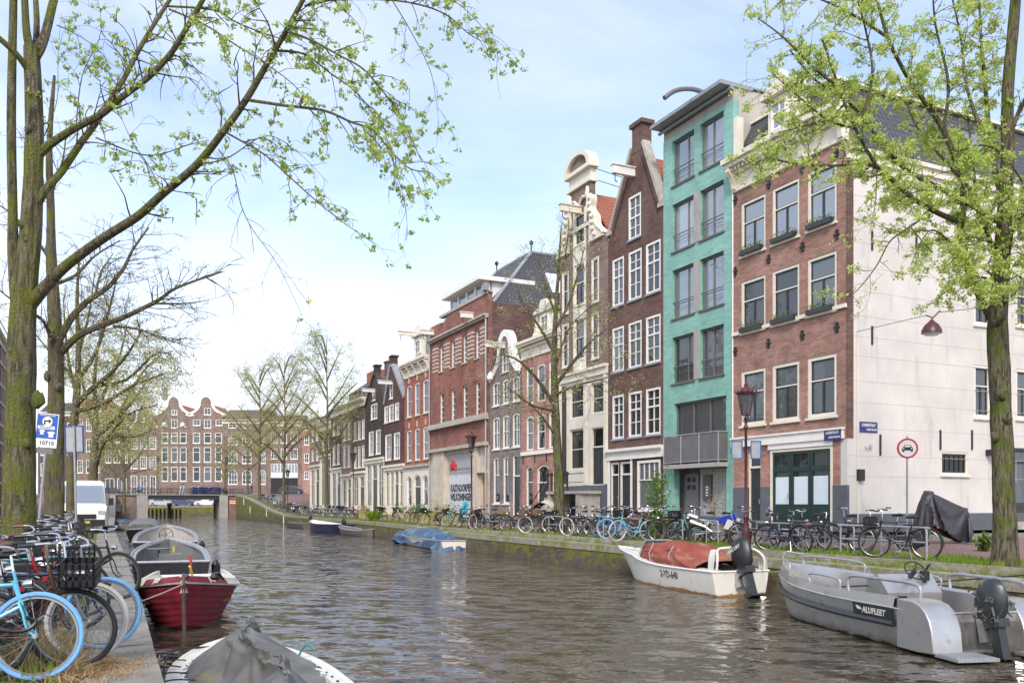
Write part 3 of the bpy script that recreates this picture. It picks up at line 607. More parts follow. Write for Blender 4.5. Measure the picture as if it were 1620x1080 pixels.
 def door(s,u0,u1,z0,z1,mat='paint_dark',fr='paint_white',trans=.74,glass=False,fw=.07,rec=.12,handle=True,arch_h=0,panels=2,name='door',two=False):
  s.holes.append(arch(u0,u1,z0,z1,arch_h)); m=s.mb(); H=z1-z0; W=u1-u0; zt=z0+H*trans
  holes=[arch(u0+fw,u1-fw,zt+.04,z1-fw,arch_h)]if trans<.97 else[]
  holes.append(rect(u0+fw,u1-fw,z0+.005,zt-.04 if trans<.97 else z1-fw))
  poly_panel(m,arch(u0,u1,z0,z1,arch_h),holes,rec-.06,rec+.1)
  f=m.build('door_frame',M[fr],s.root)
  ztop=zt-.04 if trans<.97 else z1-fw
  d=s.mb(); A=[u0+fw+.004,u1-fw-.004,z0+.02,ztop-.004]
  leaves=[(A[0],(A[0]+A[1])/2-.004),((A[0]+A[1])/2+.004,A[1])]if two else[(A[0],A[1])]
  for(a,b)in leaves:
   hs=[]; hh=(A[3]-A[2]); p=min(.11,(b-a)*.2)
   cuts=[.08/hh*1.5,.46,.52,.94]if panels==2 else[.08,.94]
   for q in range(0,len(cuts),2):hs.append(rect(a+p,b-p,A[2]+hh*cuts[q],A[2]+hh*cuts[q+1]))
   poly_panel(d,rect(a,b,A[2],A[3]),hs,rec,rec+.05); d.box((a+.01,rec+.015,A[2]+.01),(b-.01,rec+.04,A[3]-.01))
  dd=d.build(name,M[mat],f)
  if trans<.97:
   g=s.mb(); g.quad(*[(x,rec+.03,z)for x,z in arch(u0+fw,u1-fw,zt+.04,z1-fw,arch_h)]); g.build('pane',M['glass_dark'],f)
   g=s.mb(); g.quad((u0,rec+.5,zt),(u1,rec+.5,zt),(u1,rec+.5,z1),(u0,rec+.5,z1)); g.build('shade_backing',M['room_shade'],f)  # same dark sheet behind the transom light, interior shade as colour
  if handle:
   h=s.mb(); h.tube([(u1-fw-.08,rec-.05,z0+1.05),(u1-fw-.08,rec+.01,z0+1.05)],.02,6); h.box((u1-fw-.1,rec-.06,z0+1.0),(u1-fw-.06,rec-.045,z0+1.18)); h.build('handle',M['chrome'],f)
  return f
 def wall(s,outer,mat,name='front_wall',th=.3,y0=0.0,T=None):
  us=[p[0]for p in outer]; zs=[p[1]for p in outer]; u0,u1,z0,z1=min(us),max(us),min(zs),max(zs)
  sel=[h for h in s.holes if u0<sum(p[0]for p in h)/len(h)<u1 and z0<sum(p[1]for p in h)/len(h)<z1]
  s.holes=[h for h in s.holes if h not in sel]
  fixed=[]
  for h in sel:
   fixed.append([(min(max(p[0],u0+.012),u1-.012),min(max(p[1],z0+.012),z1-.012))for p in h])
  m=s.mb(); poly_panel(m,outer,fixed,y0,y0+th)
  return m.build(name,M[mat],s.root,fix=False)
 def shell(s,ztop,mat='brick_old',y0=.3,roof='bitumen',wl=None,left=True,right=True,name='side_wall'):
  e=.006
  if left:m=s.mb(); m.box((e,y0,0),(.25,s.D,ztop)); m.build(name,M[wl or mat],s.root)
  if right:m=s.mb(); m.box((s.W-.25,y0,0),(s.W-e,s.D,ztop)); m.build(name,M[mat],s.root)
  m=s.mb(); m.box((.25,s.D-.25,0),(s.W-.25,s.D,ztop)); m.build('rear_wall',M[mat],s.root)
  if roof:m=s.mb(); m.box((.01,y0,ztop-.15),(s.W-.01,s.D,ztop-.003)); m.build('roof',M[roof],s.root)
 def gable_roof(s,uapex,zr,ze0,ze1,mat='tile_orange',y0=.3,u0=0.02,u1=None,hip=0):
  u1=s.W-.02 if u1 is None else u1; t=.12; m=s.mb()
  for(a,za)in((u0,ze0),(u1,ze1)):
   b=uapex
   m.add([(a,y0,za),(b,y0,zr),(b,s.D,zr),(a,s.D,za),(a,y0,za-t),(b,y0,zr-t),(b,s.D,zr-t),(a,s.D,za-t)],[(0,1,2,3),(4,7,6,5),(0,4,5,1),(1,5,6,2),(2,6,7,3),(3,7,4,0)])
  r=m.build('roof',M[mat],s.root)
  m=s.mb(); m.prism([(u0,min(ze0,ze1)-t),(u1,min(ze0,ze1)-t),(uapex,zr-t)],s.D-.2,s.D-.02); m.build('rear_gable',M['brick_old'],s.root)
  return r
 def cornice(s,z0,z1,prot=.45,mat='paint_cream',u0=None,u1=None,dent=True,name='cornice',brackets=0):
  u0=-.02 if u0 is None else u0; u1=s.W+.02 if u1 is None else u1; h=z1-z0; m=s.mb()
  m.box((u0+.02,-.05,z0),(u1-.02,.1,z0+h*.55)); m.box((u0+.01,-.09,z0+h*.02),(u1-.01,-.045,z0+h*.1)); m.box((u0,-prot*.35,z0+h*.55),(u1,.1,z0+h*.66))
  m.box((u0-.02,-prot*.8,z0+h*.72),(u1+.02,.1,z0+h*.84)); m.box((u0-.05,-prot,z0+h*.84),(u1+.05,.15,z1)); m.box((u0+.01,-.12,z0+h*.66),(u1-.01,.1,z0+h*.72))
  if dent:
   n=int((u1-u0)/.22)
   for i in range(n):a=u0+(i+.3)*(u1-u0)/n; m.box((a,-prot*.62,z0+h*.61),(a+.1,-prot*.3,z0+h*.715))
  o=m.build(name,M[mat],s.root)
  for i in range(brackets):
   a=u0+.1+(u1-u0-.4)*i/max(1,brackets-1); b=s.mb()
   b.prism([(0,0),(.2,0),(.2,h*.62),(0,h*.62)],0,.01); b=s.mb()
   zz=z0+h*.05
   prof=[(-.05,zz),(-.16,zz+h*.04),(-.2,zz+h*.2),(-.28,zz+h*.35),(-prot*.78,zz+h*.55),(-prot*.78,zz+h*.66),(-.05,zz+h*.66)]
   vs=[(a,y,z)for y,z in prof]+[(a+.2,y,z)for y,z in prof]; k=len(prof)
   b.add(vs,[tuple(range(k)),tuple(reversed(range(k,2*k)))]+[(i2,(i2+1)%k,k+(i2+1)%k,k+i2)for i2 in range(k)]); b.build('bracket',M[mat],o)
  return o
 def boxes(s,name,mat,bs):
  for b in bs:m=s.mb(); m.box(*b); m.build(name,M[mat],s.root)
 def absorb(s,o,mb,mat):
  me=mb.mesh('tmp',M[mat]); bm=bmesh.new(); bm.from_mesh(o.data); k=len(bm.faces); bm.from_mesh(me); bm.faces.ensure_lookup_table(); i=len(o.data.materials); o.data.materials.append(M[mat]if isinstance(mat,str)else mat)
  for f in bm.faces[k:]:f.material_index=i
  bm.to_mesh(o.data); bm.free(); bpy.data.meshes.remove(me)
 def band(s,z0,z1,prot=.04,mat='sill_stone',u0=0,u1=None,name='band'):
  m=s.mb(); m.box((u0,-prot,z0),(s.W if u1 is None else u1,.05,z1)); return m.build(name,M[mat],s.root)
 def hoist(s,u,z,L_=1.2,mat='paint_white',h=.28):
  m=s.mb(); m.prism([(u-.11,z),(u+.11,z),(u+.11,z+h),(u-.11,z+h)],-L_,.1)
  m.prism([(u-.17,z+h),(u+.17,z+h),(u+.17,z+h+.05),(u-.17,z+h+.05)],-L_-.05,.1)
  o=m.build('hoist_beam',M[mat],s.root)
  k=s.mb(); k.tube([(u,-L_+.15,z),(u,-L_+.15,z-.3),(u,-L_+.22,z-.4),(u,-L_+.3,z-.34)],.025,5); k.build('hook',M['iron'],o)
 def anchors(s,us,z,h=.32,mat='iron',fancy=True):
  for u in us:
   m=s.mb(); m.box((u-.03,-.05,z-h/2),(u+.03,.0,z+h/2))
   if fancy:
    m.box((u-.12,-.06,z-.03),(u+.12,-.002,z+.03)); m.box((u-.08,-.055,z+h*.3),(u+.08,-.003,z+h*.42)); m.box((u-.08,-.055,z-h*.42),(u+.08,-.003,z-h*.3))
   m.build('wall_anchor',M[mat],s.root)
 def pipe(s,u,z0,z1,mat='galv',r=.05,y=-.09):
  m=s.mb(); m.tube([(u,y,z0),(u,y,z1)],r,8)
  z=z0+1
  while z<z1:m.tube([(u,y,z),(u,y,z+.06)],r*1.35,8); z+=2.0
  m.build('downpipe',M[mat],s.root)
 def chimney(s,u0,u1,y0,y1,z0,z1,mat='brick_brown',pots=1):
  m=s.mb(); m.box((u0,y0,z0),(u1,y1,z1)); m.box((u0-.08,y0-.08,z1),(u1+.08,y1+.08,z1+.14)); c=m.build('chimney',M[mat],s.root)
  for i in range(pots):
   p=s.mb(); a=u0+(u1-u0)*(i+.5)/pots; p.lathe([(.11,z1+.14),(.09,z1+.5),(.11,z1+.52)],8,(a,(y0+y1)/2,0)); p.build('chimney_pot',M['brick_orange'],c)
def leafquad(mb,c,sz,r,elong=1.3):
 a=Vector((r.gauss(0,1),r.gauss(0,1),r.gauss(0,1)))
 if a.length<1e-3:a=Vector((1,0,0))
 a.normalize(); b=a.cross(Vector((r.gauss(0,1),r.gauss(0,1),r.gauss(0,1)+.01)))
 if b.length<1e-3:b=a.orthogonal()
 b.normalize(); a=a*sz*elong*.5; b=b*sz*.5
 n=len(mb.v); c=Vector(c); mb.v+=[c-a,c+b*.9-a*.1,c+a,c-b*.9-a*.1]; mb.f.append((n,n+1,n+2,n+3)); mb.m.append(mb.mi)
def drape(rows,pins,colliders,frames=45,shrink=-.12,mass=.25,bend=.6,quality=5):
 """let a cloth grid settle over solid shapes; returns the settled rows"""
 m=MB(); m.grid(rows); me=m.mesh('cloth',M['canvas_grey']if 'canvas_grey' in M else M['room_shade']); o=link('cloth',me); cs=[]
 for cm in colliders:c=cm.build('collider',M['room_shade']); c.modifiers.new('col','COLLISION'); c.collision.thickness_outer=.015; c.collision.cloth_friction=12; cs.append(c)
 vg=o.vertex_groups.new(name='pin')
 if pins:vg.add(pins,1.0,'REPLACE')
 md=o.modifiers.new('cloth','CLOTH'); st=md.settings; st.quality=quality; st.mass=mass; st.bending_stiffness=bend; st.tension_stiffness=18; st.compression_stiffness=12; st.shear_stiffness=6; st.air_damping=3; st.shrink_min=shrink
 if pins:st.vertex_group_mass='pin'
 md.collision_settings.distance_min=.012; md.point_cache.frame_start=1; md.point_cache.frame_end=frames
 for f in range(1,frames+1):scene.frame_set(f); bpy.context.view_layer.update()
 dg=bpy.context.evaluated_depsgraph_get(); ev=o.evaluated_get(dg); vs=[v.co.copy()for v in ev.data.vertices]; scene.frame_set(1)
 for c in cs+[o]:d=c.data; bpy.data.objects.remove(c); bpy.data.meshes.remove(d)
 n=len(rows[0]); return[vs[i*n:(i+1)*n]for i in range(len(rows))]
 # the row of houses on the right bank, nearest first
G_ROW='canal houses along the right bank'
h=House('corner_house','red brick corner house with white rendered side wall, green garage doors and dark mansard roof',1160,1340,depth=24,group=G_ROW)
W=h.W; X=lambda x:h.U(x)
colsA=[(1172.5,1211),(1221.7,1264.5),(1277.5,1323.5)]
for(xr,yt,yb)in((1222,300,388),(1222,430,515)):
 h.row(colsA,xr,yt,yb,fr='paint_cream',inner='paint_dark',rails=(.62,),bars=(.5,),fw=.11,boxes=True,sill='paint_cream',curtain='',glass='glass_sky' if yt==300 else 'glass',rec=.03)
h.row(colsA,1223,578,668,fr='paint_cream',inner='paint_dark',rails=(.62,),bars=(.5,),fw=.13,sill='paint_cream',glass='glass',curtain='left',rec=.03)
zB1=h.Z(1161,693); zB0=h.Z(1161,708); zc0=h.Z(1163,304); zc1=h.Z(1150,263)
h.wall([(0,zB0),(W-.035,zB0),(W-.035,zc0+.3),(0,zc0+.3)],'brick_red')
zs=h.Z(1160,530.5); h.band(zs-.06,zs+.08,.10,'paint_cream',name='sill_band')
uG0,uG1=X(1219),X(1317); zg=h.Z(1222,712); zd=h.Z(1185,715)
h.holes.append(rect(uG0,uG1,.03,zg)); m=h.mb(); poly_panel(m,rect(uG0,uG1,.03,zg),[rect(uG0+.09,uG1-.09,.06,zg-.09)],-.02,.1); m.build('garage_frame',M['paint_cream'],h.root)
m=h.mb(); m.quad((uG0,1.2,0),(uG1,1.2,0),(uG1,1.2,zg),(uG0,1.2,zg)); m.build('shade_backing',M['room_shade'],h.root)  # dark sheet behind the garage doors, painted as unlit depth
for i in range(3):
 a=uG0+.1+(uG1-uG0-.2)*i/3; b=uG0+.1+(uG1-uG0-.2)*(i+1)/3; m=h.mb(); t=zg-.1
 poly_panel(m,rect(a+.01,b-.01,.08,t),[rect(a+.12,b-.12,t-.58,t-.1),rect(a+.12,b-.12,1.0,t-.78)],.02,.075)
 m.box((a+.05,.0,t-.74),(b-.05,.03,t-.64)); m.box((a+.14,.03,.2),(b-.14,.06,.85))
 d=m.build('garage_door',M['paint_green'],h.root)
 m=h.mb(); m.quad((a+.12,.06,1.0),(b-.12,.06,1.0),(b-.12,.06,t-.78-.18),(a+.12,.06,t-.96)); m.build('frosted_pane',M['frosted'],d)
 m=h.mb(); m.quad((a+.12,.068,t-.98),(b-.12,.068,t-.98),(b-.12,.068,t-.1),(a+.12,.068,t-.1)); m.build('pane',M['glass_dark'],d)
 if i==0:m=h.mb(); m.tube([(b-.1,-.06,1.2),(b-.1,-.06,1.45)],.015,6); m.box((b-.22,-.06,1.3),(b-.08,-.04,1.33)); m.build('handle',M['chrome'],d)
h.door(X(1183),X(1203),.02,zd,'paint_dark','paint_cream',trans=.80,fw=.06)
h.wall([(0,0),(W-.015,0),(W-.015,zB0),(0,zB0)],'brick_pink',name='ground_floor_wall',y0=.02,th=.26)
zp=1.68; h.boxes('plinth','plinth',[((a,-.012,0),(b,.1,zp))for a,b in((.0,X(1183)),(X(1203),uG0-.02),(uG1+.02,W+.012))])
m=h.mb(); m.box((-.02,-.12,zB0),(W-.12,.03,zB1-.07)); m.box((-.03,-.18,zB1-.07),(W-.08,.03,zB1)); m.box((uG0-.1,-.06,zg+.02),(uG1+.04,.01,zB0-.001)); m.build('shop_fascia',M['paint_white'],h.root)
h.cornice(zc0-.05,zc1,.62,'paint_cream',brackets=4)
for z in(h.Z(1161,520+36),h.Z(1161,430),h.Z(1161,318)):h.anchors([.15,X(1216.5),X(1270),W-.45],z,.36)
h.pipe(.02,zB1,zc0,'paint_white',.03,-.04)
DW=24.0; h.T=Matrix.Translation((W,0,0))@Matrix.Rotation(math.pi/2,4,'Z')
sC=h.s0-W
def US(x):return NS(x,sC)-FX
def ZS(x,y):return(HY-y)*DEP(NS(x,sC),sC)/F-h.zb
def swin(xa,xb,xr,yt,yb,**kw):return h.win(US(xa),US(xb),ZS(xr,yb),ZS(xr,yt),**kw)
kw=dict(fr='paint_cream',inner='paint_dark',rails=(.62,),bars=(.5,),fw=.12,sill='paint_cream',rec=.02)
for yt,yb in((325,383),(430,513),(577,660)):
 swin(1541,1567,1545,yt,yb,curtain='',**kw); swin(1607,1634,1608,yt+6,yb+2,curtain='left',**kw);
 swin(1668,1694,1668,yt+12,yb+4,curtain='',**kw)
swin(1489,1531,1490,714,750,fr='paint_cream',inner='paint_dark',rails=(),bars=(.2,.4,.6,.8),fw=.07,sill='paint_cream',curtain='',rec=.02,glass='glass_dark')
zt_=ZS(1604,708)
sd=h.win(US(1604),US(1650),.9,zt_,fr='paint_dark',inner='paint_dark',rails=(.78,),bars=(.5,),fw=.1,sill=None,curtain='full',rec=.02)
m=h.mb(); m.box((US(1604),-.01,.3),(US(1650),.1,.9)); m.build('door_panel',M['paint_dark'],h.root)
m=h.mb(); m.box((US(1600),-.3,.0),(US(1655),.05,.3)); m.build('door_step',M['sill_stone'],h.root)
zSide=ZS(1341,232)
wl=h.wall([(0.012,.0),(DW,.0),(DW,zSide),(0.012,zSide)],'render_white',name='side_wall')
m=h.mb(); zz=ZS(1341,800)
jl=[ZS(1341,y)for y in(753,720,676,635,601,561,530,497,457,418,380,343,306,270)]
for i,z in enumerate(jl):
 m.box((.02,-.003,z-.008),(DW,.01,z+.008))
M['rj']=plain('render_joint',(.44,.41,.37),.9); M['rj2']=plain('render_joint_pale',(.56,.53,.49),.9); h.absorb(wl,m,'rj')
m=h.mb()
for i,z in enumerate(jl[:4]):
 for k in range(20):
  u=.5+k*1.15+(i%2)*.57
  if not(US(1485)<u<US(1536)and i in(1,2)):m.box((u-.006,-.003,z-.9 if i else 1.62),(u+.006,.01,z-.012))
h.absorb(wl,m,'rj2')
m=h.mb(); m.box((.0,-.03,0),(DW,.05,.66)); m.build('plinth',M['plinth'],h.root)
m=h.mb(); m.box((-.0,-.10,zSide-.42),(DW,.05,zSide-.15)); m.box((-.02,-.2,zSide-.15),(DW,.05,zSide)); m.box((0,-.05,zSide-.75),(DW,.04,zSide-.65)); m.build('side_cornice',M['paint_cream'],h.root)
for x,ya,yb in((1379,516,545),(1392,687,720),(1487,680,711),(1537,680,711),(1449,372,398),(1379,366,396)):
 m=h.mb(); m.box((US(x)-.03,-.05,ZS(x,yb)),(US(x)+.03,.0,ZS(x,ya))); m.build('wall_anchor',M['iron'],h.root)
m=h.mb(); m.tube([(US(1356),-.03,.3),(US(1356),-.03,ZS(1356,528))],.022,6); m.build('cable_pipe',M['paint_cream'],h.root)
m=h.mb(); m.box((US(1355),-.13,ZS(1355,760)),(US(1364),.0,ZS(1355,742))); m.build('meter_box',M['iron'],h.root)
m=h.mb(); m.box((US(1559),-.3,ZS(1559,720)),(US(1566),.0,ZS(1559,711))); m.build('wall_lamp',M['plastic_black'],h.root)
m=h.mb(); r_=random.Random(3)
for i in range(7):a=US(1369)+i*.05; z=ZS(1369,712)+r_.uniform(-.05,.05); m.tube([(a,-.006,z),(a+r_.uniform(-.05,.05),-.006,z+r_.uniform(.1,.25))],.008,4)
m.build('scrawl',M['iron'],h.root)
h.T=None
m=h.mb(); m.box((.01,.3,0),(.25,24,zc1-.2)); m.box((.25,23.75,0),(W-.3,24,zSide)); m.build('rear_wall',M['brick_old'],h.root)
m=h.mb(); m.box((W-.03,-.0,zB0),(W+.012,.3,zSide-.5)); m.build('corner_pipe',M['brick_brown'],h.root)
zm=zc1+1.75; a=.95; z0m=zc1-.02; m=h.mb()
q_=(z0m-zSide)/(zm-zSide); e_=W-.04-(a+.76)*q_
m.add([(0,.05,z0m),(e_,.05,z0m),(W-.04,.05,zSide),(W-.04,24,zSide),(0,24,z0m),(0.0,.05+a,zm),(W-a-.8,.05+a,zm),(W-a-.8,24,zm),(0.0,24,zm)],[(0,1,6,5),(1,2,6),(2,3,7,6),(4,0,5,8),(5,6,7,8),(3,4,8,7)])
h_roof=m.build('roof',M['tile_dark'],h.root)
m=h.mb(); m.box((-.02,.0,zc1+.001),(.22,.35,zm+.1)); m.box((0.0,.9,zm),(W-a-.6,24,zm+.12)); m.build('roof_edge',M['paint_cream'],h_roof)
ud0,ud1=X(1211),X(1252); zd0=zc1+.05; zd1=h.Z(1211,160)
m=h.mb(); m.box((ud0+.02,.12,zd0),(ud1-.02,2.6,zd1)); dm=m.build('dormer',M['paint_cream'],h.root)
m=h.mb(); m.prism([(ud0-.2,zd1),(ud1+.2,zd1),(ud1+.2,zd1+.14),((ud0+ud1)/2,zd1+.62),(ud0-.2,zd1+.14)],-.12,2.6); m.build('pediment',M['paint_cream'],dm)
m=h.mb(); m.box(((ud0+ud1)/2-.2,-.1,zd1+.55),((ud0+ud1)/2+.2,.3,zd1+.85)); m.build('finial',M['paint_cream'],dm)
h.win(ud0+.3,ud1-.3,zd0+.35,zd1-.25,fr='paint_white',rails=(.6,),bars=(.5,),rec=.0,hole=False,sill=None,curtain='',glass='glass_sky')
for yy in(7.5,14.0):
 f=lambda y,t:(W-.05-(a+.75)*t,y,zSide+(zm-zSide)*t)
 m=h.mb(); p=[Vector(f(yy,.25)),Vector(f(yy+1.1,.25)),Vector(f(yy+1.1,.7)),Vector(f(yy,.7))]; nrm=Vector((1,0,.7)).normalized()*.07
 m.add([q+nrm for q in p]+p,[(0,1,2,3),(0,4,5,1),(1,5,6,2),(2,6,7,3),(3,7,4,0)]); m.build('skylight',M['glass_sky'],h_roof)
h.chimney(1.0,1.7,12,13.2,zm,zm+1.3,'brick_red',2)
m=h.mb()
for q in range(4):m.tube([(1.2+q*.5,2.3,zm),(1.2+q*.5,2.3,zm+1.5)],.02,5)
m.tube([(.8,2.3,zm+1.5),(3.2,2.3,zm+1.5)],.02,5); m.tube([(.8,2.3,zm+.8),(3.2,2.3,zm+.8)],.02,5); m.build('roof_railing',M['paint_white'],h.root)
def plate(parent,loc,rot,w_,hh,l1,l2,nm='street_sign',fr=None):
 m=MB(); m.box((-w_/2,-.012,-hh/2),(w_/2,0,hh/2)); pl=m.build(nm,paint((.02,.03,.16),.3),parent,loc=loc,rot=rot)
 text_mesh(l1,hh*.40,M['paint_white'],pl,(0,-.016,hh*.18),(math.pi/2,0,0),sx=(w_*.92)/(len(l1)*hh*.285),bold=.002)
 text_mesh(l2,hh*.26,M['paint_white'],pl,(w_*.45,-.016,-hh*.24),(math.pi/2,0,0),align='RIGHT',sx=1.1,bold=.002); return pl
plate(h.root,((X(1308)+X(1334.5))/2,-.125,(zB0+zB1)/2-.04),(0,0,0),X(1334.5)-X(1308),.40,'LAURIERGRACHT','CENTRUM')
us=US(1373.5); plate(h.root,(W+.012,us,ZS(1373,675.5)),(0,0,math.pi/2),US(1387.5)-US(1359.5),.38,'KONIJNENSTRAAT','CENTRUM')
h=House('green_house','modern house of sea green glazed brick with a balcony and a jutting flat roof',1049.5,1160,depth=15,group=G_ROW)
W=h.W; X=h.U; zt=h.Z(1050,226); zt2=18.30
uL=(X(1063.5),X(1098)); uR=(X(1107.5),X(1145)); kw=dict(fr='alu_grey',rails=(),bars=(.62,),fw=.07,bw=.07,sill='paint_grey',rec=.14,sillp=.06)
for i,(xr,yt,yb)in enumerate(((1063.5,225,296),(1063.5,325,400),(1065,428,505),(1066,534,607))):
 z1,z0=h.Z(xr,yt),h.Z(xr,yb)
 for k,(a,b)in enumerate((uL,uR)):
  w_=h.win(a,b,z0,z1,curtain=['','full','','full'][i],glass='glass_sky' if i<3 else 'glass',**{**kw,'bars':((.62,)if k==0 else(.45,))})
  m=h.mb(); m.tube([(a-.02,.06,z0+.75),(b+.02,.06,z0+.75)],.022,6); m.tube([(a-.02,.06,z0+.45),(b+.02,.06,z0+.45)],.012,5); m.build('rail',M['alu_grey'],w_)
 if i:m=h.mb(); m.box((uL[1]+.005,-.03,z0),(uR[0]-.005,.1,z1+.02)); m.build('concrete_post',M['concrete'],h.root)
z1,z0=h.Z(1066,639),h.Z(1066,738); uB0,uB1=X(1066.5),X(1149)
h.win(uB0,uB1,z0,z1,curtain='full',**{**kw,'bars':(.33,.66),'sill':None})
zd1=h.Z(1070,741)
m=h.mb(); h.holes.append(rect(uB0,uB1,.02,zd1))
h.wall([(0,0),(W,0),(W,zt),(0,zt)],'green_glazed')
m=h.mb(); m.box((uB0-.02,.5,0),(X(1094),.6,zd1)); m.build('porch_wall',M['paint_grey'],h.root)
m=h.mb(); m.box((X(1071),.44,.05),(X(1092),.52,zd1-.25)); d=m.build('door',M['alu_grey'],h.root)
for i in range(2):
 for j in range(2):m=h.mb(); c=X(1081.5)+(i-.5)*.36; z=1.75+j*.34; m.box((c-.12,.43,z-.11),(c+.12,.441,z+.11)); m.build('pane',M['glass_dark'],d)
m=h.mb(); gb0,gb1=X(1094),uB1; nn=int((gb1-gb0)/.2)
for i in range(nn):
 for j in range(int(zd1/.2)):a=gb0+(gb1-gb0)*i/nn; m.box((a+.012,.48,.02+j*.2+.012),(a+(gb1-gb0)/nn-.012,.53,.02+j*.2+.188))
m.build('glass_blocks',plain('glass_block',(.34,.37,.35),.12,spec=.9,var=.3,scale=8),h.root)
m=h.mb(); m.box((gb0,.5,0),(gb1,.58,zd1)); m.build('porch_wall',M['concrete'],h.root)
m=h.mb(); m.box((gb0+.28,.40,1.15),(gb0+.85,.49,2.3)); ib=m.build('intercom_panel',M['paint_grey'],h.root)
for i in range(4):m=h.mb(); m.box((gb0+.48,.392,1.35+i*.12),(gb0+.66,.4,1.42+i*.12)); m.build('bell_button',M['paint_white'],ib)
b0,b1=X(1064),X(1152); zb0=h.Z(1060,742); zb1=h.Z(1060,692.5)
m=h.mb(); m.box((b0,-.52,zb0-.02),(b1,.02,zb0+.16)); bal=m.build('balcony',M['concrete'],h.root)
m=h.mb()
for(p,q)in(((b0+.02,-.50),(b0+.02,0)),((b0+.02,-.50),(b1-.02,-.50)),((b1-.02,-.50),(b1-.02,0))):
 m.tube([(p[0],p[1],zb1),(q[0],q[1],zb1)],.03,6); m.tube([(p[0],p[1],zb0+.25),(q[0],q[1],zb0+.25)],.02,6)
for i in range(4):u=b0+.02+(b1-b0-.04)*i/3; m.tube([(u,-.50,zb0+.1),(u,-.50,zb1)],.025,6)
m.build('railing',M['galv'],bal)
m=h.mb(); m.box((b0+.03,-.49,zb0+.22),(b1-.03,-.47,zb1-.05)); m.box((b0+.03,-.47,zb0+.22),(b0+.045,0,zb1-.05)); m.box((b1-.045,-.47,zb0+.22),(b1-.03,0,zb1-.05))
m.build('mesh_panel',plain('mesh_panel',(.20,.195,.19),.45,metal=.5),bal)
m=h.mb(); m.box((0.01,.02,zt),(W-.01,.3,zt2)); m.build('attic_band',M['concrete'],h.root)
m=h.mb(); m.prism([(-.05,zt2),(W+.05,zt2),(W+.05,zt2+.10),(-.05,zt2+.10)],-.72,1.0)
m.box((-.05,-.70,zt2+.1),(W+.05,15,zt2+.17)); m.tube([(-.1,-.16,zt2-.10),(W+.12,-.16,zt2-.10)],.08,10); m.build('roof',M['lead'],h.root)
m=h.mb(); m.box((W-.25,.3,0),(W-.006,15,zt2)); m.box((.006,.3,0),(.25,15,zt2)); m.build('side_wall',M['panel_beige'],h.root)
m=h.mb()
for y in(3.2,6.4,9.6):m.box((W-.02,y,10),(W+.004,y+.04,zt2))
m.box((W-.02,.3,zt2-3.2),(W+.004,15,zt2-3.16)); m.build('panel_joints',M['alu_grey'],h.root)
m=h.mb(); m.tube(interp([(3.3,.8,zt2+.2),(3.3,-.5,zt2+.42),(3.3,-1.2,zt2+.36),(3.3,-1.8,zt2+.14),(3.3,-2.3,zt2-.25)],4),.10,8); m.build('crane_beam',M['alu_grey'],h.root)
m=h.mb(); m.tube([(W*.7,2,zt2+.3),(W*.7,2,zt2+2.2)],.03,5); m.tube([(W*.7,2,zt2+1.2),(W*.9,4,zt2+1.9)],.015,4); m.build('antenna',M['galv'],h.root)
h=House('gable_house','tall brown brick house with pointed gable, chimney on top, beside the green house',962,1049.5,depth=12,group=G_ROW)
W=h.W; X=h.U; Z=h.Z
c3=[(969,987),(994.5,1015),(1022,1045)]; kw=dict(fr='paint_white',rails=(.62,),bars=(.5,),hbars=(.31,.81),fw=.10,rec=.0,sill='lead',bw=.04,rw=.08,surround=0)
zq=[Z(968.5,413),Z(968.5,487),Z(968.5,521),Z(968.5,590),Z(968.5,627),Z(968.5,695)]
for i in range(3):
 for(a,b)in c3:h.win(X(a),X(b),zq[2*i+1],zq[2*i],curtain=['','sides',''][i]if a<1020 else '',**kw)
h.win(X(994.5),X(1014),Z(1014,364)-.25,Z(1014,303),**{**kw,'rails':(.5,),'hbars':(.25,.75),'curtain':'full'})
zb=Z(960,712); zs0=Z(965,370); zap=Z(1008,227); uA=X(1008)
zs1=zs0+.1
fw3=h.wall([(0,zb),(W,zb),(W,zs1),(W-.28,zs1+.05),(uA+.42,zap-.1),(uA-.42,zap-.1),(.28,zs0+.05),(0,zs0)],'brick_brown')
m=h.mb()
for(ua,za,ub,zb_)in((.2,zs0,uA-.42,zap-.1),(W-.2,zs1,uA+.42,zap-.1)):
 d=Vector((ub-ua,zb_-za)).normalized(); nn=Vector((-d.y,d.x))*(1 if ub>ua else -1)
 p=[(ua,za),(ub,zb_),(ub+nn.x*.18,zb_+nn.y*.18),(ua+nn.x*.18,za+nn.y*.18)]
 m.add([(x,-.07,z)for x,z in p]+[(x,.36,z)for x,z in p],[(0,1,2,3),(7,6,5,4),(0,4,5,1),(1,5,6,2),(2,6,7,3),(3,7,4,0)])
m.box((-.05,-.1,zs0-.1),(.35,.35,zs0+.1)); m.box((W-.35,-.1,zs1-.1),(W+.05,.35,zs1+.1)); m.build('gable_coping',M['sill_stone'],h.root)
m=h.mb(); m.box((uA-.42,-.02,zap-.4),(uA+.42,.55,zap+.85)); m.box((uA-.55,-.12,zap+.85),(uA+.55,.65,zap+1.05)); m.build('chimney',M['brick_brown'],h.root)
m=h.mb(); k=0
for i in range(26):
 t=i/26
 for(ua,za,ub,zb_)in((.45,zs0,uA-.35,zap-.5),(W-.45,zs1,uA+.35,zap-.5)):u=ua+(ub-ua)*t; z=za+(zb_-za)*t; m.box((u-.05,-.03,z-.22),(u+.05,.02,z-.04))
h.absorb(fw3,m,'brick_plum')
h.hoist(X(1003),Z(1000,282),1.25,'paint_white',.4)
h.shell(zs0-.1,'brick_brown',roof=None); h.gable_roof(uA,zap-.55,zs0-.1,zs1-.1,'tile_orange')
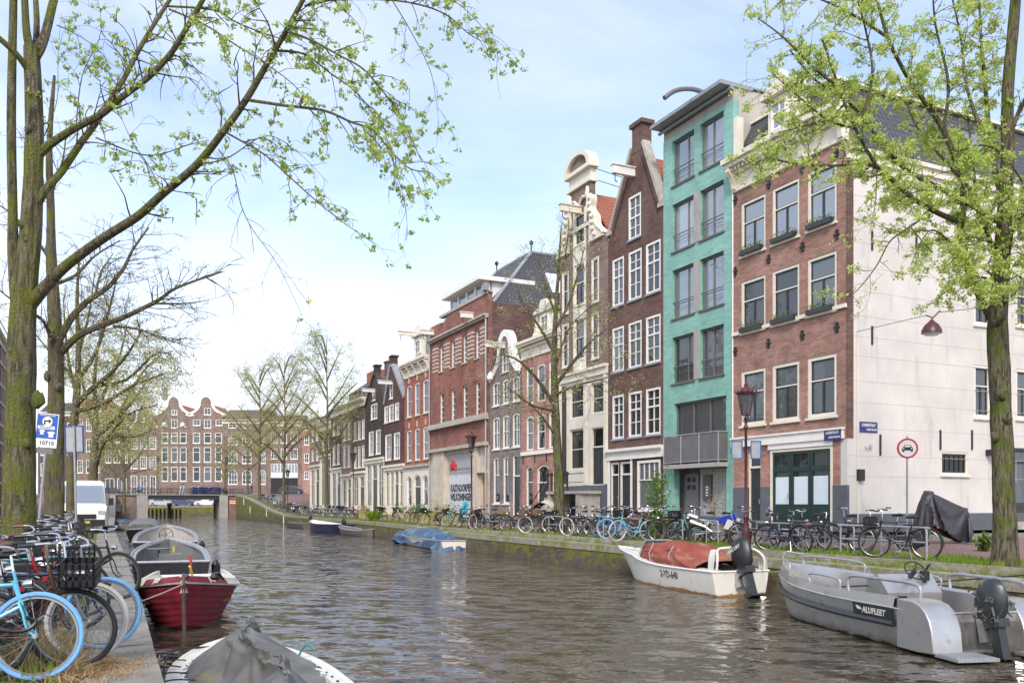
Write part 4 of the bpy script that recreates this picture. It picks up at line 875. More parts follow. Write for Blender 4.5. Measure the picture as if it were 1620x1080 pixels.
zf0=Z(960,729); m=h.mb(); m.box((-.01,-.10,zf0),(W+.01,.3,zb-.14)); m.box((-.02,-.26,zb-.14),(W+.02,.3,zb)); m.box((-.02,-.16,zb-.22),(W+.02,.0,zb-.14)); m.build('shop_fascia',M['paint_white'],h.root)
for(a,b)in((965.5,979),(980.5,998)):
 h.door(X(a),X(b),.25,zf0-.1,'paint_dark','paint_white',trans=.78,fw=.1,rec=.1)
h.win(X(1008.5),X(1045),.7,zf0-.12,fr='paint_white',rails=(.62,),bars=(.25,.5,.75),barz=(.62,1),fw=.12,sill='paint_white',curtain='half',rec=-.02)
h.boxes('pilaster','paint_white',[((-.005,-.04,0),(X(965.5),.2,zf0)),((X(998),-.04,.0),(X(1000.5),.2,zf0))])
h.wall([(X(963),0),(W,0),(W,zf0),(X(963),zf0)],'brick_plum',name='ground_floor_wall',th=.28)
h.boxes('plinth','plinth',[((X(1000.6),-.03,0),(X(1008),.1,.5)),((X(1046),-.03,0),(W,.1,.5))])
h=House('neck_gable_house','narrow cream and brown house with an ornate neck gable crowned by an arched pediment',886,962,depth=12,group=G_ROW)
W=h.W; X=h.U; Z=h.Z
uc=W*.44; zsh=Z(950,372); znk=Z(935,282);
nl,nr=uc-1.12,uc+1.12
kwn=dict(fr='paint_cream',rails=(.55,),bars=(.5,),fw=.08,rec=.0,inner='paint_dark',sill='paint_cream',surround=.07)
cw=.52
for(y0_,y1_)in((344,391),(422,486),(508,571)):
 h.win(uc-cw,uc+cw,Z(909,y1_),Z(909,y0_),curtain='',**{**kwn,'surround':0})
for(y0_,y1_)in((410,478),(497,567)):
 for s_ in(-1,1):c=uc+s_*1.62; h.win(c-.3,c+.3,Z(940,y1_),Z(940,y0_),curtain='',**{**kwn,'bars':()})
zgf=Z(958,590)
h.wall([(0,zgf),(W,zgf),(W,zsh),(nr,zsh),(nr,znk),(nl,znk),(nl,zsh),(0,zsh)],'brick_tan')
m=h.mb()
for(y0_,y1_)in((391,422),(486,508),(571,600)):m.box((uc-cw-.12,-.05,Z(909,y1_)),(uc+cw+.12,.02,Z(909,y0_)))
for s_ in(-1,1):m.box((uc+s_*(cw+.07)-.07,-.06,zgf),(uc+s_*(cw+.07)+.07,.02,Z(909,338)))
m.build('centre_bay',M['paint_cream'],h.root)
m=h.mb(); zp0=znk; m.box((nl-.14,-.16,zp0-.14),(nr+.14,.36,zp0+.02)); m.box((nl-.05,-.02,zp0+.02),(nr+.05,.3,zp0+.62)); m.box((nl-.26,-.26,zp0+.62),(nr+.26,.38,zp0+.82))
np_=14; ho=.98; ped=[(uc+(nr+.26-uc)*math.cos(math.pi*i/np_),zp0+.82+ho*math.sin(math.pi*i/np_))for i in range(np_+1)]
pin=[(uc+(nr+.0-uc)*math.cos(math.pi*i/np_)*.97,zp0+.82+(ho-.24)*math.sin(math.pi*i/np_))for i in range(np_+1)]
vs=[(x,-.26,z)for x,z in ped]+[(x,-.26,z)for x,z in pin]+[(x,.36,z)for x,z in ped]+[(x,.36,z)for x,z in pin]; q=np_+1
m.add(vs,[f for i in range(np_)for f in((i,i+1,q+i+1,q+i),(2*q+i,3*q+i,3*q+i+1,2*q+i+1),(i,2*q+i,2*q+i+1,i+1),(q+i,q+i+1,3*q+i+1,3*q+i))])
pd=m.build('pediment',M['paint_cream'],h.root)
m=h.mb(); m.prism([(nl,zp0+.8)]+[(x,z)for x,z in reversed(pin)]+[(nr,zp0+.8)]if False else list(pin),-.05,.3); m.build('pediment_field',M['brick_tan'],pd)
def volute(s_):
 m=h.mb(); n=16; x0=uc+s_*1.12; top=znk-.9; H=top-zsh; out=[]; r_=random.Random(5)
 for i in range(n+1):
  t=i/n; wd=.22+1.25*t**1.9+.10*math.sin(t*15); out.append((min(wd,(W-nr if s_>0 else nl)+.1),top-H*t))
 poly=[(x0,zsh-.02)]+[(x0,top)]+[(x0+s_*a,z)for a,z in out]
 if s_<0:poly=poly[::-1]
 m.prism(poly,-.12,.22)
 for i in range(n):a,z=out[i]; a2,z2=out[i+1]; m.tube([(x0+s_*(a-.08),-.10,z),(x0+s_*(a2-.08),-.10,z2)],.10,6)
 for i in range(7):t=(i+.5)/7; a=out[int(t*n)][0]; m.lathe([(.02,-.13),(.13,-.08),(.15,0),(.1,.1),(.02,.13)],7,(x0+s_*a*.5,-.15,top-H*t))
 m.box((min(x0,x0+s_*1.45),-.14,zsh-.12),(max(x0,x0+s_*1.45),.3,zsh+.02))
 m.build('volute',M['plaster_cream'],h.root,smooth=35)
volute(1); volute(-1)
m=h.mb()
for s_ in(-1,1):
 m.tube(interp([(uc+s_*.95,-.08,znk-.35),(uc+s_*.8,-.12,znk-.85),(uc+s_*.45,-.12,znk-.8),(uc+s_*.1,-.1,znk-1.1)],4),.085,6)
 m.tube(interp([(uc+s_*.95,-.08,znk-.4),(uc+s_*.98,-.1,znk-1.2),(uc+s_*.75,-.1,znk-2.2)],4),.09,6)
m.lathe([(.02,-.3),(.2,-.2),(.24,0),(.16,.22),(.02,.3)],8,(uc,-.08,znk-1.35)); m.box((nl+.1,-.09,znk-2.45),(nr-.1,.02,znk-2.25)); m.build('festoon',M['plaster_cream'],h.root,smooth=35)
h.hoist(uc+.1,znk-1.6,1.3,'paint_cream',.34)
h.shell(zsh-.1,'brick_old',roof=None); h.gable_roof(uc+.15,Z(945,283)-.15,zsh-.2,zsh-.2,'tile_orange')
m=h.mb(); m.tube([(nr,.2,zp0+.6),(W+.9,3.5,zp0-1.2)],.02,5); m.tube([(nr,.2,zp0+.0),(W+.9,3.5,zp0-1.7)],.02,5); m.build('stay_rods',M['iron'],h.root)
zc=Z(958,577); a1=[X(901),X(923.5)]; a2=[X(935),X(955)]
m=h.mb(); m.box((-.02,-.12,zc-.45),(W+.02,.1,zc-.1)); m.box((-.04,-.24,zc-.1),(W+.04,.1,zc+.05)); m.box((uc-.2,-.14,zc),(uc+.2,.1,zc+.5)); m.build('cornice',M['paint_cream'],h.root)
kw2=dict(fr='paint_cream',inner='paint_dark',rails=(.5,),bars=(.5,),rec=.1,sill=None,fw=.08,curtain='sides')
h.win(*a1,Z(901,663),Z(901,611),**kw2); h.win(*a2,Z(935,655),Z(935,607),**kw2)
h.win(*a1,Z(901,743),Z(901,680),**kw2)
h.door(a2[0],a2[1],Z(936,766),Z(936,677),'paint_dark','paint_cream',trans=.66,two=True,fw=.06)
h.wall([(0,0),(W,0),(W,zc-.3),(0,zc-.3)],'plaster_cream',name='ground_floor_wall')
m=h.mb(); zz=Z(936,766)
m.box((-.0,-.05,0),(W-.05,.05,zz-.05)); m.build('plinth',M['plinth'],h.root)
h.boxes('pilaster','paint_cream',[((u-.12,-.09,zz),(u+.12,.02,zc-.45))for u in(.15,a1[1]+.22,W-.2)])
m=h.mb(); m.box((0,-.03,zz+.1),(a1[0]-.35,.05,zc-.6)); m.build('dark_panel',M['brick_dark'],h.root)
m=h.mb(); p0=X(897); p1=X(928)
m.box((p0,-1.35,zz-.5),(W-.6,0,zz-.35)); m.box((p0+.1,-1.3,0),(p0+.4,0,zz-.5)); m.box((W-1.1,-1.3,0),(W-.75,0,zz-.5)); st=m.build('stoop',M['sill_stone'],h.root)
m=h.mb()
for i in range(7):m.box((p0-.28*(i+1),-1.3,0),(p0-.28*i,-.2,zz-.5-(zz-.5)*(i+1)/8))
m.build('steps',M['sill_stone'],st)
m=h.mb(); zr=zz+.55
for u in(p0+.05,p0+.5,p1-.35,p1+.1):m.lathe([(.075,zz-.35),(.06,zz-.2),(.06,zr-.05),(.1,zr),(.1,zr+.08),(.03,zr+.14)],8,(u,-1.25,0))
m.tube([(p0+.05,-1.25,zr),(W-.4,-1.25,zr)],.025,6); m.tube([(p0+.05,-1.25,zz+.1),(W-.4,-1.25,zz+.1)],.018,6)
m.tube([(p0+.05,-1.25,zr),(p0-1.9,-1.25,1.0)],.025,6); m.tube([(p0+.05,-1.25,zr-.5),(p0-1.9,-1.25,.45)],.02,6); m.tube([(p0-1.9,-1.25,0),(p0-1.9,-1.25,1.05)],.04,6); m.build('railing',M['iron'],st)
m=h.mb(); m.box((p0+.5,-.06,0),(p0+1.6,-.051,zz-.9)); m.build('cellar_door',M['paint_dark'],h.root)
h=House('pink_house','salmon pink brick house with a white cornice, a dormer and arched ground floor windows',825.5,886,depth=11,group=G_ROW)
W=h.W; X=h.U; Z=h.Z; c5=[(833,844),(850,862.5),(868.5,880.5)]
for(yt,yb,ar)in((583,640,.08),(659,713,.12)):h.row(c5,833,yt,yb,rails=(.5,),bars=(),rec=.02,fw=.09,arch_h=ar,sill=None,glass='glass')
zl=Z(826,718); zc0=Z(826,571); zc1=Z(818,547)
h.win(X(832),X(842.5),.75,Z(832,737),rails=(.62,),bars=(),arch_h=.15,fw=.09,sill=None,curtain='',glass='glass_dark')
h.door(X(849),X(868.5),.2,Z(850,735),'paint_dark','paint_cream',trans=.66,arch_h=.2,fw=.12,two=True)
h.door(X(873.5),X(882),.2,Z(873,734),'paint_dark','paint_cream',trans=.68,arch_h=.12,fw=.09)
h.wall([(0,0),(W,0),(W,zc0+.1),(0,zc0+.1)],'brick_pink'); h.band(zl-.12,zl+.1,.1,'paint_white',name='sill_band')
h.cornice(zc0,zc1,.5,'paint_cream',dent=False); h.shell(zc1-.1,'brick_pink')
h.anchors([X(828),X(846.5),X(865),X(884)],Z(828,727),.5,fancy=False)
um=(X(848)+X(874))/2; zA=zc1; zB=Z(850,497)
m=h.mb(); m.box((um-1.0,.1,zA),(um+1.0,3,zB)); dm=m.build('dormer',M['paint_cream'],h.root)
m=h.mb(); m.prism([(um-1.25,zB),(um+1.25,zB),(um+1.25,zB+.12),(um+.5,zB+.35),(um+.3,zB+.7),(um-.3,zB+.7),(um-.5,zB+.35),(um-1.25,zB+.12)],-.1,.5); m.build('pediment',M['paint_cream'],dm)
m=h.mb()
for s_ in(-1,1):m.prism([(um+s_*1.0,zA),(um+s_*1.7,zA),(um+s_*1.25,zA+.5),(um+s_*1.05,zA+1.4)][::s_],-.02,.25)
m.build('volute',M['paint_cream'],dm)
h.win(um-.5,um+.5,zA+.25,zB-.2,rails=(.5,),bars=(.5,),rec=-.02,hole=False,sill=None,curtain='')
m=h.mb(); zrf=zA+2.6; m.add([(0.02,.3,zA-.05),(W-.02,.3,zA-.05),(W-.02,3.6,zrf),(.02,3.6,zrf),(.02,11,zrf),(W-.02,11,zrf),(.02,11,zA-.05),(W-.02,11,zA-.05)],[(0,1,2,3),(3,2,5,4),(4,5,7,6),(0,3,4,6),(1,7,5,2)]); m.build('roof',M['tile_dark'],h.root,fix=False)
h=House('bell_gable_house','narrow grey brown brick house with a white edged bell gable, left of the pink house',775,825.5,depth=11,group=G_ROW)
W=h.W; X=h.U; Z=h.Z; c6=[(780,790.7),(795.5,805.5),(811,822)]
zs=Z(780,600); za=Z(800,526); uc=W/2
for(yt,yb)in((606,643),(661,711)):h.row(c6,780,yt,yb,rails=(.5,),bars=(.5,),rec=.02,fw=.09,arch_h=.1,sill='paint_white')
h.row(c6[:2],780,724,796,rails=(.62,),bars=(.5,),barz=(.62,1),fw=.1,arch_h=0,sill='paint_white')
h.win(uc-.5,uc+.5,Z(795,590),Z(795,561),rails=(.5,),bars=(.5,),arch_h=.12,rec=.02,fw=.08)
h.door(X(810.5),X(822.5),.2,Z(811,720),'paint_dark','paint_white',trans=.66)
def bell(W,zs,za,hw=.85,k=10):
 left=[]
 H=za-zs
 for i in range(k+1):
  t=i/k
  if t<.62:q=t/.62; x=(W/2-.05)-(W/2-.05-hw)*(1-(1-q)**2.4); z=zs+H*.62*q**1.0
  else:q=(t-.62)/.38; x=hw*math.cos(q*math.pi/2)+.0; z=zs+H*(.62+.38*math.sin(q*math.pi/2))
  left.append((x,z))
 return left
B=bell(W,zs,za); out=[(0,0),(W,0),(W,zs)]+[(uc+x,z)for x,z in B[:-1]]+[(uc,za)]+[(uc-x,z)for x,z in reversed(B[:-1])]+[(0,zs)]
h.wall(out,'brick_grey')
def coping(h,pts,mat='paint_white',w=.24,y0=-.1,y1=.36):
 m=h.mb()
 for(ax_,az_),(bx_,bz_)in zip(pts,pts[1:]):
  m.add([(ax_,y0,az_),(bx_,y0,bz_),(bx_,y1,bz_),(ax_,y1,az_)],[(0,1,2,3)])
 n=len(pts); lo=[]
 for i,(x,z)in enumerate(pts):
  a=pts[max(i-1,0)]; b=pts[min(i+1,n-1)]; d=Vector((b[0]-a[0],b[1]-a[1])).normalized(); lo.append((x+d.y*w*.5,z-d.x*w*.5))
 hi=[(2*x-a,2*z-b)for(x,z),(a,b)in zip(pts,lo)]
 m=h.mb(); vs=[(x,y0,z)for x,z in lo]+[(x,y0,z)for x,z in hi]+[(x,y1,z)for x,z in hi]+[(x,y1,z)for x,z in lo]; fs=[]
 for i in range(n-1):
  for q in range(4):fs.append((q*n+i,q*n+i+1,((q+1)%4)*n+i+1,((q+1)%4)*n+i))
 m.add(vs,fs); m.build('gable_coping',M[mat],h.root,smooth=35)
bl=[(uc-x,z)for x,z in B[:-1]]+[(uc,za)]+[(uc+x,z)for x,z in reversed(B[:-1])]
coping(h,bl,w=.42)
m=h.mb()
for s_ in(-1,1):m.lathe([(.02,-.3),(.26,-.2),(.3,0),(.2,.25),(.02,.35)],8,(uc+s_*(W/2-.32),-.05,zs+.2))
m.build('volute',M['paint_white'],h.root,smooth=40)
h.hoist(uc-.1,Z(795,552),1.3,'paint_white',.3); h.shell(zs-.1,'brick_grey',roof=None); h.gable_roof(uc,za-.6,zs-.2,zs-.2,'tile_brown')
h=House('warehouse','broad red brick warehouse with a graffiti covered roller door and a hipped dark roof',680.5,772.5,depth=15,group=G_ROW)
W=h.W; X=h.U; Z=h.Z; c7=[(695,703.7),(713,721.8),(731.5,741),(751.5,761)]
kw=dict(rails=(.55,),bars=(.5,),hbars=(.18,.36,.78),fw=.09,rec=.12,bw=.05,sill='stone_cream',curtain='')
z3=(Z(695,589),Z(695,548)); z2=(Z(695,671.5),Z(695,622))
for(a,b)in c7:h.win(X(a),X(b),z3[0],z3[1],**kw); h.win(X(a),X(b),z2[0],z2[1],**{**kw,'sill':None})
zk=Z(682,714); zc=Z(683,679); zcor=Z(683,541); zpar=Z(683,521); zp2=Z(703,503); zp3=Z(745,478)
h.wall([(0,zk),(W,zk),(W,zp2),(W*.82,zp2),(W*.82,zp3),(W*.24,zp3),(W*.24,zp2),(.25,zp2),(.25,zpar),(0,zpar)]if False else[(0,zk),(W,zk),(W,zp3+.1),(W*.35,zp3+.1),(W*.2,zp3-.9),(W*.2,zp2-.2),(0.05,zpar+.2),(0,zpar)],'brick_ware')
piers=[(X(687),X(694)),(X(704.7),X(712)),(X(722.8),X(730.5)),(X(742),X(750.5)),(X(762),X(768.5))]
m=h.mb(); mw=h.mb()
for(a,b)in piers:
 m.box((a,-.14,z2[0]),(b,.02,z3[1]+.15)); n=7
 for i in range(n):z=z3[0]+(z3[1]-z3[0])*(i+.3)/n; mw.box((a-.012,-.152,z),(b+.012,.02,z+.13))
m.build('pilaster',M['brick_ware'],h.root); mw.build('stone_bands',M['stone_cream'],h.root)
m=h.mb(); m.box((-.02,-.34,zcor-.02),(W+.02,.02,zcor+.12)); m.box((0,-.2,zcor-.16),(W,.02,zcor-.02)); m.build('cornice',M['sill_stone'],h.root)
m=h.mb(); m.box((-.02,-.36,zc-.12),(W+.02,.02,zc+.06)); m.box((0,-.2,zc+.06),(W,.02,zc+.3)); m.build('cornice',M['sill_stone'],h.root)
m=h.mb(); m.box((-.03,-.42,zk-.16),(W+.03,.02,zk+.08)); m.build('cornice',M['sill_stone'],h.root)
m=h.mb(); m.box((W*.2-.05,-.08,zp3+.0),(W,.34,zp3+.2)); m.box((-.05,-.06,zpar-.02),(.5,.34,zpar+.1)); m.build('parapet_coping',M['sill_stone'],h.root)
uR0,uR1=X(707.5),X(750.5); zr1=Z(708,719)
h.holes.append(rect(uR0,uR1,.02,zr1)); h.door(X(760.5),X(770),.1,Z(760,750),'door_wood','stone_cream',trans=1,fw=.08,rec=.15)
h.wall([(0,0),(W,0),(W,zk-.1),(0,zk-.1)],'stone_cream',name='ground_floor_wall')
m=h.mb();
for(a,b)in((X(689),X(698)),(X(698.4),X(706)),(X(752),X(759))):m.box((a,-.22,0),(b,.02,zk-.16))
m.box((X(759),-.3,Z(760,748)),(X(771.5),.02,Z(760,745)));
pil=m.build('pilaster',M['stone_cream'],h.root)
m=h.mb()
for z in(1.2,2.4,3.6):
 for(a,b)in((X(689),X(698)),(X(698.4),X(706)),(X(752),X(759))):m.box((a-.004,-.225,z),(b+.004,-.1,z+.025))
m.build('stone_joints',M['sill_stone'],h.root)
m=h.mb(); n=int((zr1-.05)/.16)
for i in range(n):z=.03+i*.16; m.add([(uR0,.16,z),(uR1,.16,z),(uR1,.12,z+.08),(uR0,.12,z+.08),(uR1,.16,z+.155),(uR0,.16,z+.155)],[(0,1,2,3),(3,2,4,5)])
m.box((uR0,.1,zr1-1.1),(uR1,.2,zr1-.0)); rd=m.build('roller_door',plain('shutter',(.40,.40,.41),.5,metal=.2,var=.1),h.root)
m=h.mb(); m.box((uR0+.02,.11,.05),(uR1-.3,.117,3.1)); gp=m.build('graffiti_ground',plain('graffiti_ground',(.55,.57,.60),.6,var=.2,scale=2),rd)
text_mesh('KASTADORPEN',.72,M['plastic_black'],gp,((uR0+uR1)/2-.1,.095,2.1),(math.pi/2,0,0),name='graffiti',sx=.82,bold=.03)
text_mesh('WILKONINGEN',.72,M['plastic_black'],gp,((uR0+uR1)/2-.1,.095,1.45),(math.pi/2,0,0),name='graffiti',sx=.82,bold=.03)
for(cx_,cz_,cc,sd_)in((uR0+1.1,3.9,(.55,.03,.04),1),(uR0+3.2,.7,(.04,.42,.52),2)):
 r_=random.Random(sd_); m=h.mb()
 for k in range(5):m.tube(interp([(cx_+r_.uniform(-.7,.7),.095,cz_+r_.uniform(-.4,.4))for _ in range(4)],4),.07 if sd_==1 else .16,5)
 m.build('graffiti',paint(cc,.5),rd)
h.pipe(W-.15,0,zcor,'galv',.07,-.12); h.pipe(.1,0,zpar,'galv',.05,-.1)
m=h.mb(); m.box((W-.45,-.32,zp2+.3),(W+.1,0,zp2+.7)); m.build('rain_hopper',M['lead'],h.root)
h.hoist(X(748),Z(745,505),.9,'paint_white',.35); h.hoist(X(686),Z(686,530),1.0,'paint_white',.3)
zE=zp3-.6
h.shell(zE,'brick_brown',roof='bitumen')
zR=Z(799,402)+2.3; e=.0; m=h.mb(); y0=.35; ins=3.4
m.add([(.0,y0,zE),(W,y0,zE),(W,15,zE),(.0,15,zE),(W*.16,y0+4.6,zR),(W*.70,y0+4.6,zR),(W*.70,15,zR),(W*.16,15,zR)],[(0,1,5,4),(1,2,6,5),(2,3,7,6),(3,0,4,7),(4,5,6,7)])
rf=m.build('roof',M['tile_dark'],h.root)
m=h.mb()
for(p,q)in(((W,y0,zE),(W*.70,y0+4.6,zR)),((0,y0,zE),(W*.16,y0+4.6,zR)),((W*.16,y0+4.6,zR),(W*.70,y0+4.6,zR)),((W*.70,y0+4.6,zR),(W*.70,15,zR))):
 m.tube([p,q],.13,8)
m.build('ridge_tiles',M['lead'],rf)
for u in(W*.16,W*.70):m=h.mb(); m.lathe([(.06,0),(.05,.5),(.16,.62),(.16,.75),(.03,.88)],8,(u,y0+4.6,zR)); m.build('finial',M['iron'],rf)
m=h.mb(); f=lambda y,t:(W*(1-.30*t),y,zE+(zR-zE)*t); p=[Vector(f(5.4,.28)),Vector(f(6.9,.28)),Vector(f(6.9,.62)),Vector(f(5.4,.62))]; nrm=Vector((1,0,.8)).normalized()*.1
m.add([q+nrm for q in p]+p,[(0,1,2,3),(0,4,5,1),(1,5,6,2),(2,6,7,3),(3,7,4,0)]); m.build('skylight',M['frosted'],rf)
a,b=X(703),X(757); zq=zp3+.25; m=h.mb(); m.box((a,.5,zq-.5),(b,4,zq+1.0)); dm=m.build('dormer',M['paint_white'],h.root)
m=h.mb(); m.box((a-.35,-.15,zq+1.0),(b+.35,4.2,zq+1.3)); m.build('dormer_roof',M['paint_white'],dm)
for i in range(4):u=a+.15+(b-a-.2)*i/4; h.win(u,u+(b-a-.2)/4-.08,zq+.12,zq+.95,rails=(),bars=(),rec=.42,hole=False,sill=None,curtain='',glass='glass_sky',fw=.06)
m=h.mb(); c=(W*.8,9.5); zz=zR-1
m.tube([(c[0],c[1],zz),(c[0],c[1],zz+2.4)],.16,8); m.lathe([(.34,2.5),(.3,2.56),(.05,2.6)],10,(c[0],c[1],zz)); m.lathe([(.3,2.15),(.34,2.2),(.2,2.3)],10,(c[0],c[1],zz)); m.lathe([(.04,2.8),(.34,2.85),(.3,2.95),(.05,3.0)],10,(c[0],c[1],zz)); m.tube([(c[0],c[1],zz+2.3),(c[0],c[1],zz+2.9)],.05,6)
for i in range(4):
 aa=i*math.pi/2; m.tube([(c[0]+.22*math.cos(aa),c[1]+.22*math.sin(aa),zz-1),(c[0]+.22*math.cos(aa),c[1]+.22*math.sin(aa),zz+2.2)],.02,4)
m.build('flue',M['steel'],h.root)
h=House('cornice_house','bright orange red brick house with a white cornice and tall dormer, left of warehouse',640,680.5,depth=11,group=G_ROW)
W=h.W; X=h.U; Z=h.Z; c8=[(643.7,651.3),(656.3,664.3),(669.3,678)]
for(yt,yb)in((611,661),(681,729.5)):h.row(c8,644,yt,yb,rails=(.5,),bars=(),rec=.03,fw=.1,arch_h=.12,sill='stone_cream')
zg=Z(640,739); zc0=Z(640,601); zc1=Z(633,589); zg1=Z(640,743)
for(a,b)in((644,651),(668.5,677)):h.win(X(a),X(b),.8,Z(644,753),rails=(.55,),bars=(),arch_h=.35,fw=.1,sill=None,curtain='')
h.door(X(655),X(665.5),.1,Z(655,751),'paint_dark','paint_cream',trans=.7,arch_h=.3,fw=.1,two=True)
h.wall([(0,zg),(W,zg),(W,zc0+.1),(0,zc0+.1)],'brick_orange'); h.wall([(0,0),(W,0),(W,zg),(0,zg)],'plaster_cream',name='ground_floor_wall')
m=h.mb(); m.box((-.02,-.2,zg-.1),(W+.02,.02,zg+.1)); m.build('band',M['sill_stone'],h.root)
h.cornice(zc0,zc1+.4,.6,'paint_cream',dent=False,brackets=5); h.shell(zc1+.3,'brick_orange')
m=h.mb()
for(a,b)in c8:
 for y in(605,676):u=(X(a)+X(b))/2; z=Z(644,y); m.box((u-.13,-.04,z-.15),(u+.13,.0,z+.35))
m.build('keystones',M['stone_cream'],h.root)
uA,uB=X(654.5),X(669); zA=zc1+.4; zB=Z(655,535)
m=h.mb(); m.box((uA,.05,zA),(uB,3.4,zB)); dm=m.build('dormer',M['paint_cream'],h.root)
m=h.mb(); m.box((uB,.25,zA),(uB+.02,3.4,zB)); m.build('dormer_side',M['lead'],dm)
m=h.mb(); m.box((uA-.25,-.2,zB),(uB+.2,3.5,zB+.25)); m.prism([(uA,zB+.25),(uB,zB+.25),((uA+uB)/2+.4,zB+.9),((uA+uB)/2-.4,zB+.9)],-.05,.5); m.build('pediment',M['paint_cream'],dm)
h.win(uA+.5,uB-.5,zA+.5,zB-.35,rails=(.5,),bars=(.5,),rec=-.08,hole=False,sill=None,curtain='')
h.hoist((uA+uB)/2-.2,zB+.0,1.6,'paint_cream',.3)
m=h.mb(); zrf=zA+3.0; m.add([(0.02,.3,zA-.05),(W-.02,.3,zA-.05),(W-.02,4,zrf),(.02,4,zrf),(.02,11,zrf),(W-.02,11,zrf),(.02,11,zA),(W-.02,11,zA)],[(0,1,2,3),(3,2,5,4),(4,5,7,6),(0,3,4,6),(1,7,5,2)]); m.build('roof',M['tile_brown'],h.root,fix=False)
def spout(name,label,x0,x1,mat,xap,yap,yshl,yshr,rows,ground,roofm,copm,attic,gsplit=3,xs=None,nbars=(.5,)):
 h=House('gable_house' if name is None else name,label,x0,x1,depth=11,group=G_ROW); W=h.W; X=h.U; Z=h.Z
 zs=(Z(x0+1,yshl)+Z(x1-1,yshr))/2; za=Z(xap,yap); uc=X(xap); zg=Z(x0,ground)
 for cols,xr,yt,yb in rows:h.row(cols,xr,yt,yb,rails=(.5,),bars=nbars,rec=.0,fw=.1,sill='paint_white',surround=.05)
 h.win(X(attic[0]),X(attic[1]),Z(attic[0],attic[3]),Z(attic[0],attic[2]),rails=(.5,),bars=(),rec=.0,fw=.1,sill='paint_white')
 h.wall([(0,zg),(W,zg),(W,zs),(uc+.35,za),(uc-.35,za),(0,zs)],mat)
 coping(h,[(0,zs),(uc-.35,za),(uc+.35,za),(W,zs)],copm,w=.3)
 m=h.mb(); m.box((uc-.35,-.02,za),(uc+.35,.5,za+.75)); m.box((uc-.45,-.1,za+.75),(uc+.45,.6,za+.9)); m.build('chimney',M[mat],h.root)
 n=gsplit
 for i in range(n):
  a=.25+(W-.5)*i/n+.1; b=.25+(W-.5)*(i+1)/n-.1
  if i==n//2 and n>2:h.door(a,b,.1,zg-.5,'paint_dark','paint_cream',trans=.7,fw=.07)
  else:h.win(a,b,.7,zg-.5,fr='paint_cream',rails=(.6,),bars=(.5,),fw=.09,sill=None)
 h.wall([(0,0),(W,0),(W,zg),(0,zg)],'plaster_cream',name='ground_floor_wall'); m=h.mb(); m.box((-.02,-.22,zg-.12),(W+.02,.02,zg+.08)); m.box((0,-.1,zg-.4),(W,.02,zg-.12)); m.build('shop_fascia',M['paint_cream'],h.root)
 h.hoist(uc,za-1.7,1.2,'paint_white',.28); h.shell(zs-.1,mat,roof=None); h.gable_roof(uc,za-.3,zs-.15,zs-.15,roofm); return h
spout('dark_gable_house','very dark plum brick house with a pale edged spout gable under an orange brown roof',608,640,'brick_plum',619,578,641,627,[([(608.8,613.7),(616.2,623),(625.7,631)],609,644,669),([(610.3,618.8),(624,632.3)],610,689,728)],738,'tile_brown','lead',(616.5,621.5,606,631),4)
spout('black_gable_house','black brick house with narrow spout gable, left of the dark plum gable house',578,608,'brick_dark',593,592,642,636,[([(587.5,596.5)],587,641,664),([(584.3,591),(595.3,602)],584,684,720)],728,'tile_dark','brick_dark',(589,593.5,618,634),3)
def plainhouse(name,label,x0,x1,mat,ytop,cols,rows,ground,gmat='plaster_cream',corn='paint_cream',n=FX,roofm='tile_dark',row='R',gn=2,roof_h=1.8,zb=-1.05,ar=0,depth=11,group=G_ROW,bars=(.5,),rails=(.55,),cat='house',fr='paint_white',ch=0):
 h=House(name,label,x0,x1,depth=depth,n=n,row=row,zb=zb,group=group,cat=cat); W=h.W; X=h.U; Z=h.Z
 zt=Z(x0,ytop); zg=Z(x0,ground);
 for yt,yb in rows:
  h.row(cols,x0,yt,yb,rails=rails,bars=bars,rec=.02,fw=.1,arch_h=ar,sill='paint_white',fr=fr)
 h.wall([(0,zg),(W,zg),(W,zt-.3),(0,zt-.3)],mat)
 for i in range(gn):
  a=.3+(W-.6)*i/gn+.12; b=.3+(W-.6)*(i+1)/gn-.12
  if i==gn-1:h.door(a+(b-a)*.15,b,.1,zg-.45,'paint_dark','paint_cream',trans=.72,fw=.07)
  else:h.win(a,b,.7,zg-.45,fr='paint_cream',rails=(.6,),bars=(.5,),fw=.1,sill=None)
 h.wall([(0,0),(W,0),(W,zg),(0,zg)],gmat,name='ground_floor_wall'); m=h.mb(); m.box((-.02,-.2,zg-.12),(W+.02,.02,zg+.08)); m.build('shop_fascia',M[corn],h.root)
 h.cornice(zt-.8,zt,.45,corn,dent=False); h.shell(zt-.1,mat)
 if roof_h:m=h.mb(); m.add([(0.02,.3,zt-.05),(W-.02,.3,zt-.05),(W-.02,3.2,zt+roof_h),(.02,3.2,zt+roof_h),(.02,depth,zt+roof_h),(W-.02,depth,zt+roof_h),(.02,depth,zt-.05),(W-.02,depth,zt-.05)],[(0,1,2,3),(3,2,5,4),(4,5,7,6),(0,3,4,6),(1,7,5,2)]); m.build('roof',M[roofm],h.root,fix=False)
 if ch:h.chimney(W*.3,W*.3+.9,3,3.8,zt,zt+roof_h+1.2)
 return h
plainhouse('canal_house','brown brick house with a cream cornice and white windows, left of the black gable house',556.5,578,'brick_old',636,[(560,564.3),(566.3,570.5),(572.5,576.8)],((669,698),(708,741)),748,roof_h=2.8,roofm='tile_brown',ch=1)
plainhouse('canal_house','brown brick house with close set white windows, third left of the plum gable house',540,556.5,'brick_tan',643,[(543.3,547),(550,554)],((672,698),(707,740)),752,roof_h=1.6)
